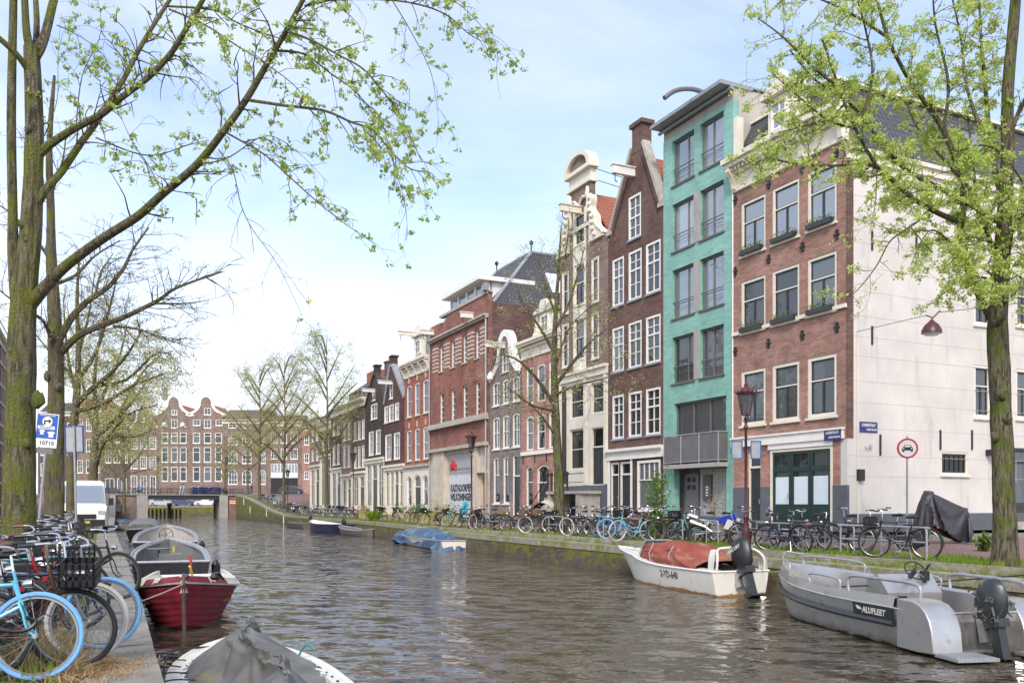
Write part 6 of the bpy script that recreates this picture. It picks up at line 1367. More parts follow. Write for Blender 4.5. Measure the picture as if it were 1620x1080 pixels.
rb=[(1427,1.25,V+R(176),dict(frame='black',style='oma',basket='crate',lean=R(-4),steer=R(12)),'black dutch bicycle with crate on the handlebar, in front of the traffic sign rail'),(1403,3.6,V+R(185),dict(frame='black',style='dia',basket=None,lean=R(3)),'black bicycle standing behind the rail left of the traffic sign pole'),(1330,1.5,V+R(172),dict(frame='black',style='modern',basket='wire',lean=R(4),steer=R(14)),'matt black sports bicycle with straight handlebar at the middle rail'),(1247,1.05,V+R(158),dict(frame='navy',style='oma',lean=R(-14),steer=R(30)),'small dark bicycle leaning over the kerb step before the lamp post'),(1245,2.1,V+R(10),dict(frame='black',style='dia',lean=R(6)),'black bicycle with tilted saddle behind the rail right of the lamp post'),(1205,1.5,V+R(200),dict(frame='grey',style='dia',lean=R(-6),steer=R(20)),'grey bicycle tangled beside the wine red lamp post'),(1095,1.9,V+R(5),dict(frame='teal',style='oma',basket='rear_crate',lean=R(4)),'teal bicycle with a big black crate on its carrier, behind the motorcycle'),(1068,1.6,V+R(190),dict(frame='black',style='oma',lean=R(-5)),'black bicycle before the green pier of the green house'),(1048,2.0,V+R(0),dict(frame='mint',style='oma',lean=R(5),basket=None),'mint bicycle half behind the shrub'),(1020,1.4,V+R(205),dict(frame='red',style='dia',lean=R(7)),'red bicycle to the left of the shrub'),(1003,.9,V+R(230),dict(frame='skyblue',style='oma',tyre='rubber_white',lean=R(-8),steer=R(15)),'light blue bicycle with white tyre hanging over the kerb step'),(985,1.3,V+R(195),dict(frame='blue',style='oma',tyre='rubber_blue',basket='rear_bag',lean=R(5)),'bright blue bicycle with blue tyre and black panniers'),(965,1.5,V+R(170),dict(frame='skyblue',style='dia',basket='rear_crate',lean=R(-4)),'sky blue bicycle with dark crate, before the white shop front'),(940,1.3,V+R(165),dict(frame='grey',style='dia',lean=R(4),steer=R(10)),'grey bicycle with white bag near the stoop'),(918,1.2,V+R(180),dict(frame='black',style='dia',lean=R(-3),tyre='rubber_white'),'bicycle with pale tyres right of the mossy canal tree'),(868,1.4,V+R(178),dict(frame='black',style='oma',basket='wicker',lean=R(5)),'black bicycle with wicker basket left of the mossy canal tree'),(852,1.1,V+R(190),dict(frame='brown',style='oma',tyre='rubber_white',basket='wicker',lean=R(-6)),'brown bicycle with basket and cream tyres beside the wooden bench'),(832,1.7,V+R(175),dict(frame='grey',style='oma',lean=R(4)),'grey bicycle partly behind the wooden bench'),(776,1.3,V+R(188),dict(frame='black',style='oma',basket='crate',lean=R(-5),steer=R(10)),'black bicycle with crate right of the second lamp post'),(758,1.2,V+R(165),dict(frame='black',style='dia',bars='chrome',tyre='rubber_white',lean=R(5)),'bicycle with raised white handlebar beside the second lamp post'),(722,1.2,V+R(192),dict(frame='teal',style='oma',basket='crate',lean=R(4)),'bicycle with crate before the warehouse roller door'),(686,1.2,V+R(186),dict(frame='black',style='oma',basket='crate',lean=R(-6)),'black bicycle with crate before the left corner of the warehouse'),(652,1.2,V+R(170),dict(frame='orange',style='dia',lean=R(4)),'orange bicycle before the orange brick house'),(618,1.2,V+R(184),dict(frame='yellow',style='oma',basket='crate',lean=R(-4)),'yellow bicycle with crate beside the green plants'),]
more=[(1310,2.6,4,'black','oma','black bicycle behind the middle rail before the green garage doors'),(1280,2.2,183,'grey','dia','grey bicycle behind the rail beside the garage doors'),(1160,2.6,2,'black','oma','black bicycle behind the motorcycle'),(1112,2.4,180,'black','dia','black bicycle half hidden behind the motorcycle'),(1078,2.3,12,'green','oma','green bicycle before the brown pier beside the green house'),(1032,2.2,178,'black','dia','black bicycle behind the tall loose shrub'),(1012,2.1,5,'black','oma','black bicycle behind the hanging light blue one'),(994,1.9,176,'orange','dia','orange bicycle behind the bright blue one'),(975,2.0,8,'black','oma','black bicycle before the doors of the brown gable house'),(952,1.9,170,'navy','oma','navy bicycle before the left door of the brown gable house'),(930,1.9,184,'black','oma','black bicycle right of the stoop'),(905,2.0,5,'brown','dia','brown bicycle below the stoop'),(843,2.0,172,'black','dia','black bicycle behind the basket bicycles'),(818,1.5,184,'black','oma','black bicycle before the bell gable house door'),(768,1.9,6,'grey','oma','grey bicycle right of the second lamp post, rear one'),(738,1.5,178,'black','oma','black bicycle left of the second lamp post'),(705,1.6,172,'grey','dia','grey bicycle before the roller door'),(668,1.6,186,'black','oma','black bicycle before the white ground floor of the orange house'),(636,1.6,176,'white','oma','white bicycle before the plum gable house')]
for x,off,a,c_,st,lb in more:rb.append((x,off,V+R(a),dict(frame=c_,style=st,lean=R((x*7)%11-5),steer=R((x*5)%23-11),basket=[None,'crate',None,'rear_bag','wire'][x%5]),lb))
for x,off,yaw,kw,lb in rb:right_bike(x,off,yaw,lb,lod=0 if x>1150 else 1,**kw)
near=['before the dark plum gable house','before the black gable house','before the brown corniced house','before the narrow black house','under the tree nearest the bridge','on the slope up to the bridge','at the foot of the bridge slope']
for i,x in enumerate([600,590,571,563,552,545,536,530,522,512,505,498,492,486,478,470,462,455,447,441,434,428,422]):
 c_=rr.choice(['black','grey','white','black','silver','blue','brown','red'])
 right_bike(x,rr.uniform(1.0,1.9),V+R(180+rr.uniform(-35,35)),'%s bicycle %s, in the tight far row'%(c_,near[min(6,i*7//23)]),frame=c_,style=rr.choice(['oma','dia']),basket=rr.choice([None,'crate',None,'rear_crate']),lean=R(rr.uniform(-8,8)),lod=1)
for i,n in enumerate([5.0,6.4,9.0,14.5,16.0,17.2,18.6,19.6]):
 c_=['white','black','silver','blue','black','red','black','grey'][i]
 bike(n,148.75,1.5,R(rr.choice([0,180])),'%s bicycle leaning on the bridge railing, %s'%(c_,['near its left end','near its left end, second','left of the walking people','right of the blue container','right of the blue container, second','near its right end','at its right end','past its right end post'][i]),frame=c_,style='oma',lean=R(5),lod=1,group=G_BB)
 # trees
class Tree:
 def __init__(s,name,label,base,seed=1,group=None,cat='tree'):
  s.root=thing(name,label,cat,base,group=group); s.b=Vector(base); s.r=random.Random(seed)
  s.trunk=MB(); s.limb=MB(); s.tw=MB(); s.lf=MB(); s.spots=[]
 def path(s,mb,pts,rad,n=8,wob=0.0):
  """pts world coords, rad per point; smoothed; stored relative to base"""
  q=interp([(*(Vector(p)-s.b),r)for p,r in zip(pts,rad)]if False else[Vector((*(Vector(p)-s.b),))for p in pts],5)
  k=len(q); rr_=[]
  for i in range(k):
   t=i/(k-1)*(len(rad)-1); a=int(min(t,len(rad)-2)); f=t-a; rr_.append(rad[a]*(1-f)+rad[a+1]*f)
  if wob:
   for i in range(1,k-1):q[i]=q[i]+Vector((s.r.gauss(0,wob),s.r.gauss(0,wob),s.r.gauss(0,wob*.5)))
  mb.tube(q,rr_,n); return q,rr_
 def cluster(s,c,rad,cnt,sz,el=1.25):
  g=s.r.gauss
  for _ in range(cnt):leafquad(s.lf,(c[0]+g(0,rad),c[1]+g(0,rad),c[2]+g(0,rad*.8)),sz*s.r.uniform(.6,1.25),s.r,el)
 def twig(s,p,d,ln,r0,leafp=.8,drop=.25,sub=2,cl=(.05,6,.045),wob=.25,step=5,bare=0):
  r=s.r; pts=[p.copy()]; d=d.normalized()
  for i in range(step):
   d=(d+Vector((r.gauss(0,wob),r.gauss(0,wob),r.gauss(0,wob)-drop*(i+1)/step))*.5).normalized(); pts.append(pts[-1]+d*ln/step)
  s.tw.tube(pts,[r0*(1-.8*i/step)+.0012 for i in range(step+1)],3 if r0<.006 else 4,cap=False)
  for i in range(1,step+1):
   if r.random()<leafp and i>bare:s.cluster(pts[i]+Vector((r.gauss(0,.03),r.gauss(0,.03),r.gauss(0,.03))),*cl)
   if sub and r.random()<.62:
    dd=(d+Vector((r.gauss(0,.8),r.gauss(0,.8),r.gauss(0,.6)))).normalized(); s.twig(pts[i],dd,ln*r.uniform(.35,.6),r0*.6,leafp,drop,sub-1,cl,wob,4,bare if bare>1 else 0)
 def along(s,q,rr_,t0,n,ln,side=None,**kw):
  for i in range(n):
   t=t0+(1-t0)*(i+s.r.random())/n; k=min(len(q)-2,int(t*(len(q)-1))); d=(q[k+1]-q[k]).normalized()
   v=Vector((s.r.gauss(0,1),s.r.gauss(0,1),s.r.gauss(0,1))); v=(v-d*v.dot(d)).normalized()
   s.twig(q[k],(d*.7+v*.8),ln*s.r.uniform(.5,1.2),min(rr_[k]*.5,.010),**kw)
 def knots(s,pts):
  for(p,r_)in pts:
   c=Vector(p)-s.b; k=len(s.trunk.v); rows=[]
   for i in range(6):
    a=-math.pi/2+math.pi*i/5; rows.append([c+Vector((math.cos(b)*math.cos(a),math.sin(b)*math.cos(a),math.sin(a)*1.3))*r_*s.r.uniform(.8,1.15)for b in[j*math.pi/4 for j in range(8)]])
   s.trunk.grid(rows,closeu=True)
 def done(s,bark,leaf,twigm='twig'):
  t=s.trunk.build('trunk',M[bark],s.root,True,fix=False)
  if s.limb.v:s.limb.build('limbs',M[bark],s.root,True,fix=False)
  if s.tw.v:c=s.tw.build('twigs',M[twigm],s.root,fix=False)
  if s.lf.v:s.lf.build('crown',M[leaf],s.root,fix=False)
def rough_trunk(T,pts,rad,n=20,amp=.06,root=0):
 """trunk with ridges and swellings"""
 q=interp([Vector(p)-T.b for p in pts],9); k=len(q); vs=[]; fs=[]
 for i in range(k):
  t=i/(k-1)*(len(rad)-1); a=int(min(t,len(rad)-2)); f=t-a; r=rad[a]*(1-f)+rad[a+1]*f
  if root and i<7:r*=1+root*(1-i/7)**2
  for j in range(n):
   an=2*math.pi*j/n; w=noise.noise(Vector((math.cos(an)*1.6,math.sin(an)*1.6,q[i].z*.9))+T.b)*amp*2.2+noise.noise(Vector((math.cos(an)*4,math.sin(an)*4,q[i].z*2.5))+T.b)*amp*1.2+(amp*.8 if j%2 else 0)
   vs.append(q[i]+Vector((math.cos(an),math.sin(an),0))*r*(1+w))
 for i in range(k-1):
  for j in range(n):fs.append((i*n+j,i*n+(j+1)%n,(i+1)*n+(j+1)%n,(i+1)*n+j))
 fs.append(tuple((k-1)*n+j for j in range(n))); T.trunk.add(vs,fs)
 # big tree at the left border (measured limbs; each limb leans to its own depth)
D0=11.0; k0=F/D0
T=Tree('foreground_tree','big mossy tree at the left border, its leafy branches reaching across the sky',P(30,960,D0),3)
rough_trunk(T,[P(28,962,D0),P(30,800,D0),P(33,650,D0),P(36,520,D0),P(44,420,D0),P(51,330,D0),P(54,200,D0),P(50,75,D0)],[.205,.18,.165,.15,.135,.12,.105,.09],root=.4)
lm=[]
def limb(pts,rad,n=8,mb=None):
 q=T.path(mb or T.limb,[P(x,y,d)for x,y,d in pts],[r/125*(.64 if rad[0]>6 else .54)for r in rad],n); lm.append(q); return q
limb([(34,560,11),(22,420,11.1),(20,330,11.2),(18,180,11.3),(22,-30,11.5)],[17,14,11.5,11,9],10)
limb([(52,90,11),(42,50,11),(38,-30,11)],[13,9,7]); limb([(55,90,11),(70,60,11.2),(92,-30,11.5)],[13,11,9]); limb([(50,120,11),(25,85,10.8),(-20,45,10.6)],[8,7,6]); limb([(56,90,11),(58,30,11.4),(54,-30,11.6)],[8,7,6])
A=limb([(60,245,11),(80,228,11),(115,205,10.9),(160,181,10.7),(190,156,10.6),(235,122,10.5),(270,85,10.4),(298,40,10.3),(335,-25,10.2)],[13,10,9,8.5,7.5,7,6.5,6,5])
Bq=limb([(55,330,11),(72,300,11),(97,272,11.2),(128,226,11.3),(152,194,11.4),(194,128,11.6),(216,86,11.8),(241,43,12),(285,-25,12.2)],[12,9.5,9,8.5,7.5,6.5,6,5.5,4.5])
Cq=limb([(45,485,11),(75,450,10.9),(105,420,10.8),(163,377,10.5),(218,342,10.2),(257,307,10),(311,261,9.8),(358,202,9.6),(393,152,9.5),(431,86,9.4),(454,47,9.3),(490,-20,9.2)],[17,14,12.5,11,10,9,8.5,7.5,7,6,5.5,4.5],10)
subs=[([(396,159,9.5),(450,167,9.3),(512,175,9.1),(555,193,9),(590,206,8.9),(613,233,8.9),(644,264,8.8),(668,272,8.8)],4.2,1),([(454,50,9.3),(493,64,9.1),(535,87,9),(574,109,8.8),(605,144,8.7),(629,175,8.7),(648,214,8.6),(668,257,8.6)],3.4,1),([(438,80,9.4),(481,86,9.5),(524,117,9.6),(551,136,9.7),(582,167,9.8),(612,212,9.9)],2.8,1),([(482,10,9.2),(528,0,9.3),(613,0,9.4),(672,10,9.4),(711,27,9.4),(738,51,9.5),(762,66,9.5)],3.0,1),([(358,210,9.6),(385,225,9.5),(419,245,9.4),(458,280,9.3),(497,315,9.2),(535,346,9.1),(594,387,9.1)],3.0,.55),([(346,237,9.7),(369,272,9.5),(381,323,9.4),(399,362,9.3),(440,420,9.3),(482,508,9.3)],1.8,0),([(268,15,10.4),(323,39,10.2),(377,74,10),(420,101,9.9),(470,140,9.8),(500,190,9.8)],3.0,.7),([(249,39,12),(284,74,11.8),(319,124,11.6),(362,183,11.4)],2.0,.3),([(262,10,10.4),(338,16,10.3),(373,35,10.2),(420,54,10.2),(470,70,10.2),(515,95,10.2)],3.0,.7),([(152,218,11.2),(210,241,10.9),(249,245,10.7),(296,230,10.6),(330,222,10.5)],2.8,.8),([(257,305,10),(235,262,10.1),(210,225,10.2),(185,172,10.3)],2.0,.3),([(560,150,9.5),(600,185,9.4),(620,250,9.3),(640,320,9.2),(645,375,9.2)],1.6,.6),([(620,0,9.4),(650,50,9.4),(680,110,9.4),(690,160,9.4),(695,205,9.4)],1.5,.5),([(430,90,9.4),(470,30,9.6),(560,-10,9.8)],2.5,.6),([(120,205,11),(130,120,11.2),(160,50,11.4),(150,-20,11.5)],2.2,.6),([(90,40,11.3),(130,60,11.2),(165,90,11.1),(175,130,11)],1.8,.9),([(70,215,11),(90,160,11.2),(92,90,11.4),(97,20,11.4)],1.5,.2),([(311,261,9.8),(360,250,9.7),(420,215,9.6),(470,240,9.5),(520,290,9.5)],1.8,.5),([(650,5,9.4),(690,-5,9.4),(730,10,9.4),(775,60,9.4),(792,105,9.4)],1.4,.6)]
for pts,r0,lv in subs:
 q,rr_=limb(pts,[r0*(1-.75*i/(len(pts)-1))for i in range(len(pts))],6)
 L_=sum((q[i+1]-q[i]).length for i in range(len(q)-1))
 T.along(q,rr_,.12,int(L_*(6.5 if lv>.5 else 4.5))+2,.38,leafp=.38*lv+.02,drop=.5,sub=1,cl=(.018,9,.035),wob=.3,step=4)
for(q,rr_)in(A,Bq,Cq):T.along(q,rr_,.35,26,.5,leafp=.22,drop=.2,sub=1,cl=(.018,9,.035),wob=.3,step=4)
T.knots([(P(60,632,10.85),.085),(P(44,700,10.85),.06),(P(36,355,10.9),.06),(P(22,560,10.9),.07),(P(45,205,10.9),.05)])
T.done('bark_left','leaf_left')
# second tree of the left row, nearly bare, and the greener ones beyond
def limbset(T,data,kk,seedlen,leaf,n=6,tw=8,drop=.2,cl=(.05,5,.05),sub=2):
 for pts,r0 in data:
  q,rr_=T.path(T.limb,[P(*p)for p in pts],[r0/kk*(1-.8*i/(len(pts)-1))for i in range(len(pts))],n)
  L_=sum((q[i+1]-q[i]).length for i in range(len(q)-1)); T.along(q,rr_,.15,int(L_*tw),seedlen,leafp=leaf,drop=drop,sub=sub,cl=cl,wob=.28,step=4)
D1=21.0
T=Tree('bare_tree','mossy tree with mostly bare limbs, second trunk from the left border',P(86,884,D1),5)
rough_trunk(T,[P(86,886,D1),P(87,760,D1),P(89,640,D1),P(88,540,D1),P(82,420,D1),P(80,311,D1),P(78,233,D1),P(86,120,D1)],[.235,.20,.18,.16,.115,.085,.07,.03],14,root=.3)
limbset(T,[([(98,556,D1),(125,530,20.6),(160,515,20.2),(200,500,19.8),(250,475,19.5),(280,455,19.3),(350,430,19)],6),([(92,540,D1),(115,500,21),(140,475,21),(170,455,21),(195,425,21),(210,395,21),(235,360,21)],6),([(180,516,20),(215,520,19.8),(260,535,19.6),(310,552,19.5)],2.5),([(86,450,D1),(120,435,21.5),(150,405,22),(190,380,22)],3.5),([(88,560,D1),(70,510,20.5),(40,490,20),(0,460,19.5)],4),([(84,420,D1),(65,390,21),(20,340,21),(-10,320,21)],3.5),([(80,311,D1),(100,250,21),(105,190,21)],2.5),([(80,330,D1),(60,270,21),(40,200,21)],2.5),([(150,470,21),(160,430,21.5),(180,400,22)],2.5),([(240,480,19.5),(290,480,19.3),(330,475,19)],2)],F/D1,.8,.05,drop=-.05,cl=(.03,5,.03))
T.knots([(P(76,595,20.9),.1),(P(93,612,20.85),.09)])
T.done('bark_far','leaf_far')
G_LT='young leaved trees along the left bank'
D2=32.0
T=Tree('leafy_tree','mossy tree before the white van, with fine spring leaves spreading right',P(115,853,D2),6,G_LT)
rough_trunk(T,[P(113,853,D2),P(113,760,D2),P(116,680,D2),P(121,630,D2),P(124,560,D2),P(122,470,D2),P(126,400,D2)],[.20,.17,.15,.13,.09,.06,.02],12,root=.2)
cl2=(.09,6,.05)
limbset(T,[([(120,640,D2),(145,615,31.5),(175,590,31),(205,555,30.5),(225,520,30)],5),([(122,625,D2),(112,590,32),(105,540,32),(100,470,32)],4),([(123,600,D2),(150,560,32),(170,500,32),(185,440,32)],4),([(124,560,D2),(140,500,32),(150,430,32)],3),([(120,650,D2),(160,640,31),(210,610,30.5),(262,590,30)],4),([(122,600,D2),(90,570,32),(50,520,32)],3),([(150,610,31.5),(200,600,31),(245,560,30.5),(272,560,30.5)],3)],F/D2,1.0,.26,tw=7,drop=.05,cl=cl2)
T.done('bark_far','leaf_far')
D3=46.0
T=Tree('leafy_tree','mossy tree with pale green foliage right behind the white van',P(150,833,D3),8,G_LT)
rough_trunk(T,[P(146,833,D3),P(147,770,D3),P(150,710,D3),P(152,660,D3),P(150,600,D3),P(156,540,D3)],[.27,.24,.19,.14,.09,.04],12,root=.15)
cl3=(.15,7,.065)
limbset(T,[([(152,690,D3),(175,670,45),(205,640,44),(235,600,44)],5),([(150,680,D3),(138,640,46),(130,600,46),(120,560,46)],4),([(152,650,D3),(170,610,46),(190,560,46),(200,520,46)],4),([(152,700,D3),(185,690,45),(215,690,44),(240,680,44)],3.5),([(153,735,D3),(165,700,45),(205,655,45),(250,640,44)],3.5),([(150,640,D3),(150,580,46),(165,500,46)],3.5),([(190,650,45),(225,590,45),(255,560,45)],3)],F/D3,1.5,.32,tw=6,drop=.05,cl=cl3)
T.done('bark_far','leaf_far')
D4=75.0
T=Tree('leafy_tree','small pale tree near the left end of the bridge',P(190,800,D4),9,G_LT)
T.path(T.trunk,[P(196,812,D4),P(197,760,D4),P(195,710,D4)],[.14,.11,.06])
limbset(T,[([(196,760,D4),(175,740,D4),(150,720,D4)],2.5),([(196,745,D4),(220,720,D4),(235,690,D4)],2.5),([(196,730,D4),(195,690,D4),(190,650,D4)],2),([(197,750,D4),(235,742,D4),(262,735,D4)],1.5),([(196,740,D4),(180,700,D4),(165,660,D4)],2)],F/D4,1.8,.28,tw=3.5,drop=0,cl=(.2,7,.09))
T.done('bark_far','leaf_far')
# right foreground tree with a dense bright crown
D5=19.3; k5=F/D5
n5=P(1590,893,D5)
T=Tree('spring_tree','tree with bright yellow green spring leaves and a mossy trunk at the right border',n5,13)
rough_trunk(T,[P(1590,896,D5),P(1588,800,D5),P(1585,700,D5),P(1581,600,D5),P(1578,520,D5),P(1584,440,D5),P(1588,353,D5),P(1594,250,D5),P(1594,160,D5),P(1604,30,D5),P(1612,-60,D5)],[.255,.225,.21,.20,.20,.165,.15,.13,.12,.11,.1],20,root=.18)
data=[([(1572,510,D5),(1552,470,19.2),(1530,420,19),(1521,370,19),(1523,290,18.9),(1493,207,18.7),(1462,160,18.6),(1440,130,18.5),(1405,60,18.3),(1380,-30,18.2)],9.5),([(1523,352,18.9),(1495,342,18.6),(1462,325,18.3),(1430,303,18),(1407,280,17.8),(1387,263,17.6),(1353,203,17.4),(1327,137,17.2),(1300,60,17)],6),([(1521,312,19),(1493,300,18.8),(1440,273,18.5),(1407,243,18.3),(1373,197,18.1),(1340,160,18),(1290,127,17.8),(1250,80,17.6)],5.5),([(1420,295,18),(1380,262,17.7),(1320,262,17.3),(1260,260,17),(1215,250,16.8),(1190,262,16.7)],3.5),([(1457,347,18.2),(1430,365,18),(1407,383,17.8),(1387,420,17.6),(1360,455,17.4),(1335,478,17.3)],2.2),([(1440,358,18),(1462,385,17.9),(1478,402,17.8)],1.5),([(1387,268,17.6),(1385,320,17.5),(1375,370,17.4)],1.3),([(1582,420,D5),(1562,370,19.4),(1545,320,19.6),(1540,260,19.8),(1530,180,20)],6),([(1590,330,D5),(1570,250,19.6),(1560,150,19.9),(1552,60,20),(1548,-40,20)],6.5),([(1595,220,D5),(1620,160,19.2),(1660,100,19)],6),([(1590,380,D5),(1625,330,19),(1670,280,18.7)],6),([(1560,230,19.7),(1530,140,19.8),(1520,60,20),(1500,-30,20)],4.5),([(1493,207,18.7),(1500,130,18.5),(1480,40,18.3),(1475,-30,18)],4),([(1340,160,18),(1310,190,17.8),(1270,200,17.6),(1230,210,17.4)],2.5),([(1330,140,17.2),(1290,110,17),(1240,60,16.9),(1200,30,16.8)],3),([(1405,60,18.3),(1360,30,18.1),(1300,0,18),(1230,-20,18)],3.5),([(1353,203,17.4),(1310,190,17.2),(1260,150,17),(1215,110,16.9)],2.5),([(1523,400,19),(1500,380,18.6),(1470,365,18.2),(1440,420,18)],2.5),([(1600,470,D5),(1630,430,19),(1670,400,18.8)],4),([(1535,300,19.5),(1500,260,19.8),(1450,200,20),(1420,120,20.2)],4),([(1530,440,19),(1545,460,18.5),(1560,440,18)],2),([(1590,400,D5),(1560,380,18.6),(1520,400,18.2),(1490,430,18)],3),([(1590,430,D5),(1600,380,18.5),(1610,330,18)],3),([(1360,200,17.4),(1380,120,17.3),(1370,50,17.2),(1350,-20,17)],3.5)]
data+=[([(1590,360,D5),(1540,330,18.5),(1480,300,18),(1430,310,17.7)],3),([(1592,330,D5),(1620,300,18.5),(1600,260,18)],3),([(1585,450,D5),(1545,420,18.6),(1500,440,18.2)],2.5),([(1594,250,D5),(1560,230,18.6),(1510,240,18.1)],3),([(1590,420,D5),(1615,440,18.5),(1640,460,18)],3)]
clR=(.034,8,.047)
for j,(pts,r0)in enumerate(data):
 q,rr_=T.path(T.limb,[P(*p)for p in pts],[r0*.75/k5*(1-.72*i/(len(pts)-1))for i in range(len(pts))],8)
 L_=sum((q[i+1]-q[i]).length for i in range(len(q)-1))
 lf_=.12 if j in(4,5,6)else(.46 if pts[0][0]>1500 else .27)
 T.along(q,rr_,.22,int(L_*(3.5 if j in(4,5,6)else 6.2)),.62,leafp=lf_,drop=.15,sub=2,cl=clR,wob=.3,step=4,bare=0)
T.knots([(P(1576,500,19.15),.2),(P(1584,620,19.1),.14),(P(1592,660,19.1),.12),(P(1574,690,19.15),.1)])
T.done('bark_right','leaf_right','bark_right')
# canal tree in front of the pink house
n,s=on_right(885,1.9); b=Vector((n,s,ZR(s))); D6=DEP(n,s)
T=Tree('canal_tree','slim mossy tree on the right bank in front of the pink and bell gable houses',b,17)
rough_trunk(T,[b,P(884,760,D6),P(880,680,D6),P(877,600,D6),P(877,540,D6),P(880,480,D6),P(884,420,D6),P(888,355,D6)],[.26,.22,.19,.16,.12,.09,.06,.02],14,root=.25)
dd=D6
limbset(T,[([(877,640,dd),(850,600,dd-.5),(820,570,dd-1),(790,560,dd-1)],3.5),([(878,610,dd),(905,575,dd-.5),(930,545,dd-1),(960,520,dd-1.2)],3.5),([(878,560,dd),(855,520,dd),(835,490,dd),(820,470,dd)],3.2),([(879,520,dd),(900,480,dd),(915,430,dd),(925,390,dd)],3),([(880,500,dd),(862,450,dd),(850,400,dd)],2.5),([(877,625,dd),(910,610,dd-1),(950,600,dd-1.5),(985,590,dd-2)],2.5),([(879,650,dd),(840,640,dd-1),(800,610,dd-1.5)],2.2),([(882,450,dd),(895,400,dd),(900,350,dd)],2),([(878,585,dd),(900,520,dd+1),(940,480,dd+1.3)],2.2),([(880,690,dd),(850,650,dd-.8),(815,620,dd-1)],2)],F/D6,1.25,.14,tw=5,drop=.02,cl=(.10,7,.055))
T.done('bark_right','leaf_far')
# three trees before the bridge on the right bank
G_RT='trees on the right bank towards the bridge'
for(x,off,ytop,spread,sd,lb,lf_,mat,tr)in((517,1.6,532,62,21,'tall pale green tree before the narrow black house, nearest of three towards the bridge',.42,'leaf_far',.23),(450,1.6,565,55,22,'slim tree with pinkish green foliage, middle of three towards the bridge',.35,'leaf_rust',.22),(411,1.2,578,55,24,'bushy pale tree at the top of the slope, closest to the bridge',.45,'leaf_far',.26)):
 n,s=on_right(x,off); b=Vector((n,s,ZR(s))); D=DEP(n,s); T=Tree('bank_tree',lb,b,sd,G_RT); r=random.Random(sd)
 yb=HY-F*b.z/D; H=yb-ytop; top=[(x,yb-H*t)for t in(.22,.35,.55,.8,1)]
 T.path(T.trunk,[b,P(x-1,yb-H*.2,D),P(x,yb-H*.38,D),P(x+1,yb-H*.6,D),P(x,yb-H*.8,D),P(x,ytop,D)],[tr,tr*.8,tr*.65,tr*.4,tr*.22,.02],9)
 ds=[]
 for i in range(13):
  t=.3+.6*i/12; a=r.choice([-1,1])if i>1 else(-1,1)[i]; sp=spread*(1.05-.75*abs(t-.45)/.5)*r.uniform(.65,1.0); dz_=r.uniform(-2.5,2.5)
  ds.append(([(x,yb-H*t,D),(x+a*sp*.45,yb-H*(t+.10),D+dz_*.5),(x+a*sp,yb-H*min(1,t+r.uniform(.16,.26)),D+dz_)],2.4 if t<.6 else 1.6))
 limbset(T,ds,F/D,1.7,lf_*.62,n=5,tw=4.2,drop=0,cl=(.18,7,.085),sub=2)
 T.done('bark_far',mat)
for x,y0_,w_,d_,sd,lb,mt in((356,690,16,165,31,'thin far tree in front of the arched window house','leaf_far'),(392,640,38,158,32,'far tree behind the right end of the bridge with rusty buds','leaf_rust'),(536,640,20,110,33,'small round leafed tree before the last right bank house','leaf_far')):
 zb=.9 if d_>120 else -1.0; b=P(x,HY,d_); b.z=zb; yb=HY-F*zb/d_; T=Tree('far_tree',lb,b,sd); H=yb-y0_; r=random.Random(sd)
 T.path(T.trunk,[b,P(x,yb-H*.5,d_),P(x,y0_,d_)],[.2,.14,.03],6)
 limbset(T,[([(x,yb-H*t,d_),(x+a*w_*.5,yb-H*(t+.1),d_+.5),(x+a*w_,yb-H*(t+.22),d_)],1.3)for t in(.3,.42,.54,.66,.75)for a in(-1,1)],F/d_,1.6,.3,n=4,tw=2.2,drop=0,cl=(.3,6,.16),sub=1)
 T.done('bark_far',mt)
